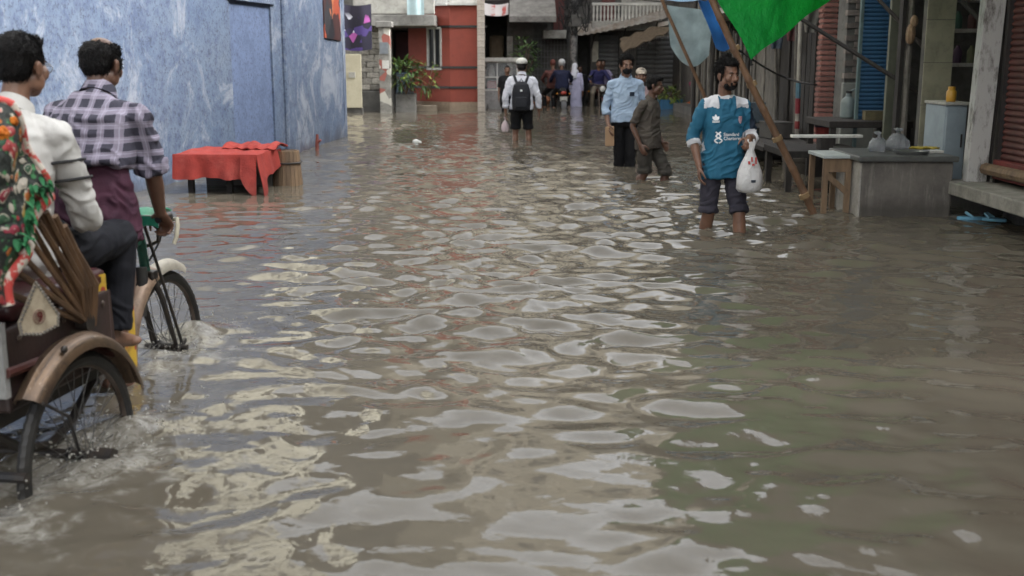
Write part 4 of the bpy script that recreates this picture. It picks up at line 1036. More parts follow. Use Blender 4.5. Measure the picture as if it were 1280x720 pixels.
m = MB(); m.bx(0.2, 3, 0, 9.5, 0, 7.5); m.build('wall', M_dark, dw, False)
for k in range(30):
    m = MB(); y = 0.12 + k * 0.31; m.box((0.13 + rg.uniform(-.03, .03), y, 1.25), (0.03, rg.uniform(.12, .28), 2.3 + rg.uniform(-.4, .1))); m.build('board', M_woodg if k % 3 else M_woodd, dw, False)
m = MB(); m.bx(-0.7, 0.2, 0, 9.5, 2.5, 2.6); m.build('canopy', M_tin, dw, False)
m = MB(); m.bx(-0.25, 0.12, 0, 9.5, 0.0, 0.55); m.build('plinth', M_concd, dw, False)
for k, (px_, yy, rr_) in enumerate(((3.75, 21.5, .05), (3.62, 22.6, .045), (4.0, 24.5, .06), (3.5, 20.0, .035))):
    m = MB(); m.tube([(0, 0, 0), (0.03 * k - 0.05, 0.05, 3.2)], [rr_, rr_ * .85], 8)
    o = m.build('stall_post', M_woodg if k in (0, 2) else M_woodd); o.location = (px_, yy, GZ)
    tag(o, ('pale grey stall post nearest the teal sheet', 'dark thin stall post behind the man with the white bag', 'thick pale stall post farthest along the plank stalls', 'dark slender stall post closest to the green tarpaulin')[k], 'post')
fr = thing('far_house', 'dim two storey house at the far corner of the street', 'house', (6.8, 33.0, GZ))
m = MB(); m.bx(-1.9, 5, -3.0, 6, 0, 9.2); m.build('wall', M_concd, fr, False)
m = MB(); m.bx(-2.2, 5.2, -3.2, 6.2, 9.2, 9.4); m.build('roof', M_conc, fr, False)
for k in range(2):
    m = MB(); m.bx(-1.95, -1.9, -2 + k * 2, -1 + k * 2, 3.5, 4.8); w_ = m.build('window', M_woodd, fr, False)
    m = MB(); m.bx(-1.97, -1.95, -1.9 + k * 2, -1.1 + k * 2, 3.6, 4.7); m.build('pane', M_glass, w_, False)

# braces and ropes across the shop fronts
for k, (a, b, rr_, lab) in enumerate((((3.0, 12.0, 1.75), (4.1, 11.2, 0.95), .022, 'dark bamboo brace sloping down towards the dark table'),
        ((3.3, 12.2, 2.5), (4.2, 11.4, 1.35), .02, 'dark bamboo brace crossing the blue metal door'),
        ((3.45, 10.6, 2.5), (4.1, 9.8, 1.55), .022, 'dark bamboo brace running down to the white post'),
        ((2.55, 13.0, 1.45), (4.1, 14.6, 1.0), .012, 'slack dark rope strung before the leaning poles'))):
    a, b = Vector(a), Vector(b); m = MB()
    sag = 0.12 if k == 3 else 0.0
    m.tube([(b - a) * s - Vector((0, 0, sag * math.sin(PI * s))) for s in np.linspace(0, 1, 9)], rr_, 8)
    o = m.build('rope' if k == 3 else 'bamboo_brace', M_woodd if k < 3 else M_cable); o.location = a
    tag(o, lab, 'rope' if k == 3 else 'brace', None if k == 3 else 'bamboo braces of the shop fronts')

# tarpaulins
bam = thing('bamboo_pole', 'long brown bamboo pole leaning out of the water to hold the green tarpaulin', 'pole', (2.72, 9.72, GZ))
m = MB(); P0 = Vector((0.1, 0, 0)); P1 = Vector((-1.62, -0.02, 3.3)); nseg = 13
pts, rs = [], []
for i in range(nseg):
    for s, r in ((0.0, 0.036), (0.06, 0.031), (0.5, 0.030), (0.94, 0.031)):
        u = (i + s) / nseg; pts.append(P0 + (P1 - P0) * u + Vector((0.015 * math.sin(u * 9), 0.02 * math.sin(u * 7 + 1), 0))); rs.append(r * (1.1 - 0.25 * u))
m.tube(pts, rs, 12); m.build('bamboo_cane', M_bamboo, bam)
for u in (0.16, 0.31, 0.45, 0.54):
    c_ = P0 + (P1 - P0) * u; d_ = (P1 - P0).normalized(); m = MB(); m.tube([c_ - d_ * 0.02, c_ + d_ * 0.02], 0.045, 10); m.build('rope_binding', M('jute', (0.3, 0.2, 0.1)), bam)
t = NT('green_tarp')
c = t.mix(t.ramp(t.noise(3, 5, .6), .4, .65), (0.045, 0.52, 0.13), (0.03, 0.42, 0.1))
t.bump(t.math('ADD', t.noise(3.5, 4, .6), t.math('MULTIPLY', t.noise(14, 3, .6), 0.3)), 0.8, 0.07)
tl = t.n.new('ShaderNodeBsdfTranslucent'); t.l.new(c, tl.inputs[0])
ms = t.n.new('ShaderNodeMixShader'); ms.inputs[0].default_value = 0.6
mt = t.set(c, 0.5)
t.l.new(t.b.outputs[0], ms.inputs[1]); t.l.new(tl.outputs[0], ms.inputs[2]); t.l.new(ms.outputs[0], t.out.inputs[0])
A_ = Vector((2.03, 9.70, 1.33)); B_ = Vector((1.05, 9.72, 3.0)); C_ = Vector((4.05, 11.6, 2.62)); D_ = Vector((4.0, 8.6, 3.3))
def tarp(u, v):
    a = A_ + (B_ - A_) * v; b = C_ + (D_ - C_) * v
    p = a + (b - a) * u
    return p - A_ + Vector((0, 0.05 * math.sin(u * 6 + v * 3), -0.10 * math.sin(PI * u) * (0.2 + math.sin(PI * v)) + 0.02 * math.sin(v * 17) * (1 - u) + 0.012 * math.sin(u * 26 + v * 9)))
gt = thing('green_tarpaulin', 'bright green tarpaulin slung from the bamboo pole to the shops', 'tarpaulin', A_)
m = MB(); m.grid(tarp, 40, 30, thick=0.004); m.build('tarp_sheet', mt, gt)
m = MB(); m.tube([(0, 0, 0), (0.0, 0.01, -0.05), (0.02, 0.02, -0.04)], 0.008, 6); m.build('tie', M_cable, gt)
t = NT('teal_sheet'); c = t.mix(t.ramp(t.noise(4, 5, .6), .35, .65), (0.6, 0.68, 0.69), (0.42, 0.49, 0.5)); t.bump(t.noise(6, 4, .6), .5, .04)
tl = t.n.new('ShaderNodeBsdfTranslucent'); t.l.new(c, tl.inputs[0]); ms = t.n.new('ShaderNodeMixShader'); ms.inputs[0].default_value = 0.65
mt2 = t.set(c, 0.4); t.l.new(t.b.outputs[0], ms.inputs[1]); t.l.new(tl.outputs[0], ms.inputs[2]); t.l.new(ms.outputs[0], t.out.inputs[0])
pb = thing('thin_bamboo', 'thin brown bamboo pole leaning beside the pale teal sheet', 'pole', (3.75, 20.0, GZ))
m = MB(); m.tube([(0.15, 0, 0), (-1.2, -0.1, 2.75), (-1.4, -0.1, 3.1)], [0.035, 0.028, 0.025], 8); m.build('bamboo_cane', M_bamboo, pb)
tt = thing('teal_sheet', 'pale teal plastic sheet sagging behind the thin bamboo pole', 'tarpaulin', (2.7, 20.1, 2.25))
m = MB()
def teal(u, v):
    top = Vector((0, 0, 0)) + Vector((0.85, 0.2, -0.1)) * u
    return top + Vector((0.12 * v * (1 - u) + 0.0, 0.3 * v + 0.05 * math.sin(u * 9), -v * (0.55 + 0.45 * math.sin(PI * min(1, u * .75 + .1)))))
m.grid(teal, 20, 14, thick=0.004); m.build('sheet', mt2, tt)
tb_ = thing('blue_tarpaulin', 'bright blue tarpaulin strip hanging over the far stalls', 'tarpaulin', (2.95, 18.6, 2.3))
mblue = M('blue_tarp', (0.045, 0.22, 0.6), (0.03, 0.15, 0.45), 0.45, 4)
m = MB(); m.grid(lambda u, v: (0.03 + u * (0.28 - 0.0 * v) + 0.34 * v, 0.3 * u + 0.04 * math.sin(v * 8), -v * 0.8 - 0.05 * math.sin(u * PI)), 10, 14, thick=0.004); m.build('sheet', mblue, tb_)
m = MB(); m.grid(lambda u, v: (-0.5 + u * 0.6, -0.1 * v, 0.1 - 0.14 * v - 0.03 * math.sin(u * PI)), 10, 4, thick=0.004); m.build('edge_strip', M('pale_blue_tarp', (0.3, 0.48, 0.68)), tb_)

# clutter under and on the dark tables
rg = random.Random(77)
for i, (x, y, z, w_, d_, h_, c, lab, cat) in enumerate((
    (3.45, 13.4, GZ, .34, .3, .55, (.1, .085, .07), 'stained wooden crate under the dark table edge', 'crate'),
    (3.95, 12.35, 0.681, .22, .18, .1, (.12, .1, .05), 'low carton on the dark table behind the jug', 'carton'),
    (4.0, 12.95, 0.681, .16, .2, .16, (.2, .2, .19), 'pale tin box on the dark table against the pier', 'box'),
    (3.55, 15.2, .29, .3, .4, .22, (.06, .055, .05), 'dark carton on the plank bench', 'carton'),
    (3.75, 17.6, .37, .35, .3, .3, (.05, .07, .09), 'faded blue grey box on the farther plank platform', 'box'))):
    o = thing('carton' if cat == 'carton' else ('crate' if cat == 'crate' else 'tin_box'), lab, cat, (x, y, z), rg.uniform(-.3, .3))
    mt_ = M('clutter_paint', c, tuple(q * .6 for q in c), .7, 7, grime=.5)
    m = MB(); m.bx(-w_ / 2, w_ / 2, -d_ / 2, d_ / 2, 0.001, h_ * .9); m.build('box_body', mt_, o, False, bevel=.006)
    m = MB(); m.bx(-w_ / 2 - .006, w_ / 2 + .006, -d_ / 2 - .006, d_ / 2 + .006, h_ * .9 + .001, h_); m.build('lid', mt_, o, False, bevel=.004)
for i in range(5):
    x, y = 4.0 - .05 * i, 15.4 + i * .75
    q = MB(); n = 12
    q.grid(lambda u, v: ((u - .5) * .22 * (1 - .3 * v), .03 * math.sin(u * 9 + v * 4), -v * (.42 + .1 * (i % 3))), 10, 8, thick=.006)
    o = q.build('hanging_rag', M('rag', [(.2, .19, .17), (.12, .05, .05), (.07, .09, .12), (.25, .22, .18), (.1, .1, .1)][i], rough=.9)); o.location = (x, y, 2.1)
    tag(o, ['grey', 'dull red', 'slate blue', 'dusty beige', 'charcoal'][i] + ' rag hanging from the eave of the boarded shop', 'rag')
for i, (a, b) in enumerate((((2.2, 12.5, 2.5), (4.2, 10.0, 2.15)), ((1.9, 16.0, 2.4), (4.1, 12.0, 2.05)), ((3.7, 9.7, 2.3), (3.75, 20.0, 2.2)))):
    a, b = V_(a), V_(b); m = MB(); m.tube([(b - a) * q - Vector((0, 0, .22 * math.sin(PI * q))) for q in np.linspace(0, 1, 14)], .007, 6)
    o = m.build('cable', M_cable); o.location = a
    tag(o, ('black cable slung from the tarpaulin to the open shop', 'black cable crossing before the boarded shop', 'black cable running along the shop fronts')[i], 'cable')

# floating litter
m = MB(); m.ell((0, 0, 0.02), (0.06, 0.05, 0.045), n=10); m.ell((0.05, 0.02, 0.012), (0.04, 0.03, 0.03), n=8); o = m.build('floating_cup', M_white); o.location = (-1.56, 18.3, -0.01)
tag(o, 'white scrap of litter floating in the middle of the flooded street', 'litter')
for k, (x, y, rz_) in enumerate(((3.93, 9.42, 0.2), (4.07, 9.36, -0.4))):
    q = thing('floating_sandal', ('light blue rubber sandal floating closer to the counter', 'light blue rubber sandal floating under the stone slab')[k], 'sandal', (x - 0.05, y - 0.05, 0.005), rz_ + 1.2, 'pair of sandals')
    m = MB(); n = 16
    poly = [(0.045 * math.cos(2 * PI * j / n) * (1 + 0.2 * math.sin(2 * PI * j / n)), 0.125 * math.sin(2 * PI * j / n), 0) for j in range(n)]
    m.prism(poly, (0, 0, 0), (0, 0, 0.028)); m.build('sole', M('sandal_blue', (0.14, 0.36, 0.52), rough=0.5), q, False, bevel=0.006)
    m = MB(); m.tube([(-0.045, 0.0, 0.025), (-0.02, 0.05, 0.06), (0.02, 0.05, 0.06), (0.045, 0.0, 0.025)], 0.012, 8); m.build('strap', M('strap_blue', (0.2, 0.42, 0.56), rough=0.5), q)

# ------------------------------------------------------------------ red cloth table by the blue wall
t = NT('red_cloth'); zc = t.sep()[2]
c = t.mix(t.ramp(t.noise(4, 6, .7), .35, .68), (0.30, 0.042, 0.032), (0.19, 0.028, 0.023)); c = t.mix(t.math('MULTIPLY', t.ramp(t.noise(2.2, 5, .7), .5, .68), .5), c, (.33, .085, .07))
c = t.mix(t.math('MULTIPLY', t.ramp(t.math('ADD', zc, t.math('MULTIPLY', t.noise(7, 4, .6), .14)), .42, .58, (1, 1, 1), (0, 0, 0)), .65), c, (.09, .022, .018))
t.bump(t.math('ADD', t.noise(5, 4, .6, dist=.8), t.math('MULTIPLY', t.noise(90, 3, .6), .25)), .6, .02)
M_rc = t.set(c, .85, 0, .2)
rt = thing('market_table', 'long wooden market table standing in the water by the blue wall', 'table', (-2.95, 11.75, GZ), -0.06)
m = MB(); m.bx(-0.40, 0.40, -0.48, 0.42, 0.70, 0.74); m.build('table_top', M_woodd, rt, False)
for sx_ in (-0.3, 0.1, 0.33):
    for sy in (-0.36, 0.34):
        m = MB(); m.box((sx_, sy, 0.35), (0.055, 0.055, 0.7)); m.build('leg', M_woodd, rt, False)
m = MB(); m.bx(-0.36, 0.36, 0.28, 0.31, 0.2, 0.7); m.build('back_board', M_concd, rt, False)
tc = MB()
def cloth(u, v):
    # u across the front (0..1), v: 0 back edge top .. 0.5 front edge .. 1 hem
    x = -0.425 + 0.85 * u
    if v < 0.5:
        y = 0.42 - (0.92) * (v / 0.5); z = 0.754 + 0.007 * math.sin(u * 14 + v * 9) + .004 * math.sin(u * 33 - v * 21)
    else:
        k = (v - 0.5) / 0.5
        drop = 0.235 + 0.012 * math.sin(u * 11) + .004 * math.sin(u * 31)
        y = -0.50 - (0.022 * math.sin(u * 13) + .014 * math.sin(u * 29 + 1)) * k - 0.03 * k; z = 0.752 - drop * k
    return (x, y, z)
tc.grid(cloth, 40, 30, thick=0.006)
def side(u, v):      # right hand drop with a hanging corner
    y = -0.50 + 0.92 * u
    corner = math.exp(-((u - 0.06) / 0.2) ** 2)
    drop = 0.2 + 0.22 * corner - 0.03 * math.sin(u * 9)
    return (0.425 + 0.03 * v + 0.05 * corner * v * math.sin(v * 2) + 0.012 * math.sin(u * 18) * v, y - 0.04 * corner * v, 0.752 - drop * v)
tc.grid(side, 30, 12, thick=0.006)
def lapp(u, v):     # the corner lapping round the front
    return (0.424 - 0.16 * u, -0.505 - 0.035 * math.sin(u * 3.1) * v - 0.045 * v, 0.752 - v * (0.43 * (1 - u) ** 0.8 + 0.2 * u))
tc.grid(lapp, 12, 12, thick=0.006)
tc.bx(-0.43, -0.426, -0.5, 0.42, 0.55, 0.753)
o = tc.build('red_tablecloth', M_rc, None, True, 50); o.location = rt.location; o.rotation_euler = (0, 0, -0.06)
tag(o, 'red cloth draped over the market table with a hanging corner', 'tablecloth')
fc_ = MB(); fc_.grid(lambda u, v: (-0.1 + 0.58 * u, 0.05 + 0.5 * v + 0.05 * math.sin(u * 6), 0.775 + 0.055 * (math.sin(PI * v) ** 0.5 if 0 < v < 1 else 0) * (0.7 + 0.3 * math.sin(u * 13 + v * 4)) + 0.008 * math.sin(u * 31)), 30, 14, thick=0.012)
o = fc_.build('folded_red_cloth', M_rc, None, True, 50); o.location = rt.location; o.rotation_euler = (0, 0, -0.06)
tag(o, 'spare red cloth lying folded on the back of the market table', 'cloth')
ww = thing('wooden_drum', 'brown weathered wooden drum standing at the end of the red table', 'drum', (-2.43, 12.12, GZ))
dr = MB()
n = 22
for k in range(n):
    a0, a1 = 2 * PI * k / n + 0.012, 2 * PI * (k + 1) / n - 0.012
    q = MB(); rings = []
    for z, r in ((0, 0.13), (0.35, 0.165), (0.73, 0.135)):
        rings.append([Vector((r * math.cos(a0), r * math.sin(a0), z)), Vector((r * math.cos(a1), r * math.sin(a1), z)), Vector(((r - .02) * math.cos(a1), (r - .02) * math.sin(a1), z)), Vector(((r - .02) * math.cos(a0), (r - .02) * math.sin(a0), z))])
    q.loft(rings); q.build('stave', M_wood, ww, False)
m = MB(); m.lathe([(0, .70), (.125, .70), (.125, .72), (0, .72)], n=22); m.build('lid', M_wood, ww)
for z, r in ((.12, .147), (.6, .153)):
    m = MB(); m.tube([(r * math.cos(a), r * math.sin(a), z) for a in np.linspace(0, 2 * PI, 25)], 0.01, 6, cap=False); m.build('hoop', M_black, ww)

# ------------------------------------------------------------------ people
def finish(me, name, mats, parent, fold=0.0, ff=(9, 9, 22), seed=0, matfn=None):
    if fold:
        v = verts_np(me); n = norms_np(me)
        w = 0.5 * vnoise(v[:, 0] * 6 + seed, v[:, 1] * 6, v[:, 2] * 6)
        d = fbm(v[:, 0] * ff[0] + w * 2 + seed, v[:, 1] * ff[1] + w, v[:, 2] * ff[2] + v[:, 0] * 6 + w * 3, o=2)
        ridge = 0.55 - np.abs(d) * 1.5
        v = v + n * (fold * np.clip(ridge + .12, -.22, .7))[:, None]
        me.vertices.foreach_set('co', v.ravel().astype(np.float32)); me.update()
    me.materials.clear()
    for m_ in (mats if isinstance(mats, (list, tuple)) else [mats]): me.materials.append(m_)
    if matfn is not None:
        mi = np.asarray(matfn(faces_c(me)), np.int32); me.polygons.foreach_set('material_index', mi)
    me.polygons.foreach_set('use_smooth', np.ones(len(me.polygons), bool))
    me.name = name
    o = bpy.data.objects.new(name, me); COL.objects.link(o)
    if parent is not None: o.parent = parent
    return o

V = Vector
def stand(H=1.7, **kw):
    J = dict(pel=V((0, 0, .53 * H)), mid=V((0, -.012, .68 * H)), neck=V((0, -.012, .842 * H)), head=V((0, .02, H - .125 * H * .57)),
             shR=V((.108 * H, -.008, .795 * H)), elR=V((.138 * H, -.025, .63 * H)), wrR=V((.142 * H, .03, .485 * H)),
             hR=V((.052 * H, 0, .52 * H)), kR=V((.056 * H, .012, .285 * H)), aR=V((.06 * H, -.02, .045 * H)))
    J['head'] = V((0, .02, H - .118 * (.135 * H / .238)))
    for a in ('sh', 'el', 'wr', 'h', 'k', 'a'):
        if a + 'L' not in J: J[a + 'L'] = V((-J[a + 'R'].x, J[a + 'R'].y, J[a + 'R'].z))
    for k, v in kw.items(): J[k] = Vector(v)
    J['H'] = H
    return J

def bez(a, b, c, t): return a * (1 - t) ** 2 + b * 2 * t * (1 - t) + c * t * t
def torso_rings(J, prof, n=24, sup=2.4):
    """prof: list of (t, rx, ry, dy); t from 0 at the pelvis to 1 at the neck"""
    H = J['H']; P, Mi, N = J['pel'], J['mid'], J['neck']; ctl = Mi * 2 - (P + N) / 2
    rh = (J['hR'] - J['hL']).normalized(); rs_ = (J['shR'] - J['shL']).normalized(); rings = []
    for t, rx, ry, dy in prof:
        c = bez(P, ctl, N, t)
        tg = (bez(P, ctl, N, t + .02) - bez(P, ctl, N, t - .02)).normalized()
        x = rh.lerp(rs_, min(1, max(0, t))).normalized(); x = (x - tg * x.dot(tg)).normalized(); y = tg.cross(x)
        ring = []
        for j in range(n):
            a = 2 * PI * j / n; ca, sa = math.cos(a), math.sin(a)
            e = 2 / sup
            px = abs(ca) ** e * (1 if ca >= 0 else -1); py = abs(sa) ** e * (1 if sa >= 0 else -1)
            ring.append(c + x * px * rx * H + y * (py * ry + dy) * H)
        rings.append(ring)
    return rings

def hand(mb, w, d, nrm, th, s=1.0, curl=0.5, fr=1.0):
    d = V_(d).normalized(); nrm = V_(nrm); nrm = (nrm - d * nrm.dot(d)).normalized(); th = V_(th); th = (th - d * th.dot(d) - nrm * th.dot(nrm)).normalized()
    n = 12; rings = []
    for u, a, b in ((-.025, .024, .02), (0, .027, .019), (.03, .036, .017), (.06, .041, .0155), (.088, .04, .013), (.097, .032, .009)):
        rings.append([w + d * u * s + th * (a * s * math.cos(2 * PI * j / n)) + nrm * (b * s * math.sin(2 * PI * j / n)) for j in range(n)])
    mb.loft(rings)
    for off, L in ((.03, .07), (.0105, .08), (-.0095, .075), (-.0285, .06)):
        p = w + d * (.086 - abs(off) * .25) * s + th * off * s; r = .0092 * s * fr
        for k, (fl, ph) in enumerate(((.45, .45), (.32, 1.05), (.26, 1.6))):
            a = curl * ph * 1.25; q = p + (d * math.cos(a) + nrm * math.sin(a)) * L * fl * s
            mb.cone(p, q, r, r * .9, 8); p = q; r *= .9
    p = w + d * .022 * s + th * .026 * s + nrm * .006 * s
    for v, L, r in ((d * .62 + th * .75 + nrm * .3, .04, .0125), (d * .9 + th * .28 + nrm * .45, .033, .0105), (d * .95 + nrm * .5, .025, .009)):
        q = p + v.normalized() * L * s; mb.cone(p, q, r * s * fr, r * .88 * s * fr, 8); p = q

def head_frame(J):
    f = V_(J.get('face', (0, 1, 0))).normalized(); u = V_(J.get('up', (0, 0, 1))); u = (u - f * u.dot(f)).normalized(); r = f.cross(u)
    return r, f, u
def HP(J, S):
    r, f, u = head_frame(J); c = J['head']
    P = lambda x, y, z: c + (r * x + f * y + u * z) * S
    Rm = Matrix((r, f, u)).transposed()
    return P, Rm
def head_shape(mb, J, S):
    P, Rm = HP(J, S)
    E_ = lambda c, rad, n=14: mb.ell(P(*c), tuple(q * S for q in rad), Rm, n)
    E_((0, -.012, .036), (.074, .094, .084), 20)
    E_((0, .022, -.03), (.06, .068, .082), 18)
    E_((0, .05, -.086), (.034, .032, .03))
    E_((0, .034, -.07), (.05, .05, .038))
    E_((0, .079, .022), (.046, .013, .011))
    for s in (-1, 1):
        E_((s * .04, .06, -.025), (.026, .026, .03)); E_((s * .056, .01, -.06), (.016, .04, .035))
        E_((s * .079, -.008, -.012), (.010, .021, .033), 10); E_((s * .086, -.016, .002), (.006, .016, .02), 8)
        E_((s * .012, .102, -.037), (.0095, .011, .008), 8)
        E_((s * .031, .074, -.001), (.018, .012, .012), 10)
    mb.cone(P(0, .088, .012), P(0, .115, -.031), .0085 * S, .0125 * S, 8)
    E_((0, .094, -.059), (.022, .010, .0058), 10); E_((0, .091, -.071), (.019, .010, .0065), 10)
    mb.cone(P(0, -.03, -.045), J['neck'] + (J['pel'] - J['neck']).normalized() * .01, .05 * S, .058 * S, 14)

M_eye = NT('eye_white').set((0.36, 0.32, 0.29), 0.3)
M_iris = NT('iris').set((0.012, 0.008, 0.006), 0.15)
M_hair = M('black_hair', (0.0045, 0.004, 0.004), (0.009, 0.0075, 0.007), 0.6, 30, bump=0.7, bscale=160, spec=0.2)
def skin(name, c):
    t = NT(name); n = t.noise(18, 5, .6)
    cc = t.mix(t.ramp(n, .35, .7), c, tuple(x * .72 for x in c)); t.bump(t.noise(130, 3, .6), .12, .003)
    t.b.inputs['Subsurface Weight'].default_value = 0.06; t.b.inputs['Subsurface Radius'].default_value = (.012, .005, .003)
    return t.set(cc, .42, 0, .45)
M_skin = [skin('skin_brown', (0.20, 0.105, 0.068)), skin('skin_deep_brown', (0.13, 0.066, 0.043)), skin('skin_tan', (0.27, 0.15, 0.1))]

def eyes(J, S, root):
    P, Rm = HP(J, S)
    for s in (-1, 1):
        m = MB(); m.ell(P(s * .031, .0795, .0005), (.0115 * S, .0075 * S, .0048 * S), Rm, 10); e = m.build('eye', M_eye, root)
        m = MB(); m.ell(P(s * .031, .0845, .0005), (.006 * S, .0035 * S, .0048 * S), Rm, 10); m.build('iris', M_iris, e)
        m = MB(); m.tube([P(s * .015, .0895, .019), P(s * .03, .091, .0255), P(s * .05, .076, .02)], [.003 * S, .0042 * S, .0022 * S], 6); m.build('eyebrow', M_hair, root)

def hair(J, S, root, style='short', vox=.008, seed=0, mat=None):
    P, Rm = HP(J, S); mb = MB(); rg = random.Random(seed)
    E_ = lambda c, rad, n=14: mb.ell(P(*c), tuple(q * S for q in rad), Rm, n)
    if style in ('short', 'curly', 'bun'):
        E_((0, -.026, .046), (.0805, .09, .085), 20); E_((0, -.055, .0), (.072, .056, .07), 16)
        E_((0, .035, .092), (.058, .045, .03), 14)
        for s in (-1, 1): E_((s * .068, .008, .03), (.012, .026, .03), 10)
    if style == 'balding':
        E_((0, -.035, .034), (.0805, .082, .070), 20); E_((0, -.055, .0), (.072, .056, .07), 16); E_((0, .0, .06), (.079, .08, .0505), 16)
        for s in (-1, 1): E_((s * .068, .018, .005), (.013, .03, .035), 10)
    if style in ('curly', 'bun'):
        for i in range(150):
            v = V((rg.gauss(0, 1), rg.gauss(0, 1), rg.gauss(0, 1) + .5)).normalized()
            p = (v.x * .082, -.022 + v.y * .096, .048 + v.z * .085)
            if p[1] > .03 and p[2] < .085: continue
            if p[2] < -.055 and p[1] > -.02: continue
            k = rg.uniform(.010, .02); E_(p, (k, k, k), 6)
    if style == 'bun':
        E_((.006, -.035, .15), (.032, .03, .026), 10); E_((0, -.04, .13), (.022, .02, .02), 10)
    o = finish(remesh(mb, vox, 2), 'hair', mat or M_hair, root, 0.004, (40, 40, 40), seed)
    if vox < .0085:
        v = verts_np(o.data); n_ = norms_np(o.data); rgn = np.random.default_rng(seed); k = min(len(v), 3600); ids = rgn.choice(len(v), k, replace=False)
        r_, f_, u_ = [np.array(q) for q in head_frame(J)]
        p = v[ids]; n_ = n_[ids]; curl_ = .9 if style in ('curly', 'bun') else .35
        fr_ = np.clip(((p - np.array(J['head'])) @ f_) / (.06 * S), 0, 1)[:, None]; d = -u_ * (.8 - 1.3 * fr_) - f_ * (.25 + .6 * fr_) + rgn.normal(0, curl_, (k, 3)); d -= n_ * (d * n_).sum(1)[:, None]; d /= np.linalg.norm(d, axis=1)[:, None] + 1e-9
        p = p if style != 'balding' else np.where((((p - np.array(J['head'])) @ u_) > .098 * S)[:, None], p - u_ * .03, p); lift = rgn.uniform(.15, .6, k)[:, None] * (1.5 if style in ('curly', 'bun') else 1)
        dd = d + n_ * lift; L = rgn.uniform(.008, .02, k)[:, None] * (1.2 if style in ('curly', 'bun') else .9)
        sd = np.cross(d, n_) * .0014
        A, B, C, D = p - n_ * .002 - sd, p - n_ * .002 + sd, p + dd * L * .6 + sd * .7, p + dd * L + d * L * .35
        q = np.stack([A, B, C, D], 1).reshape(-1, 3); m = MB(); m.v = [tuple(a) for a in q]; m.f = [(4 * i, 4 * i + 1, 4 * i + 2, 4 * i + 3) for i in range(k)]; m.mi = [0] * k
        tag(m.build('hair_strand', mat or M_hair, root, False), kind='stuff')
    return o

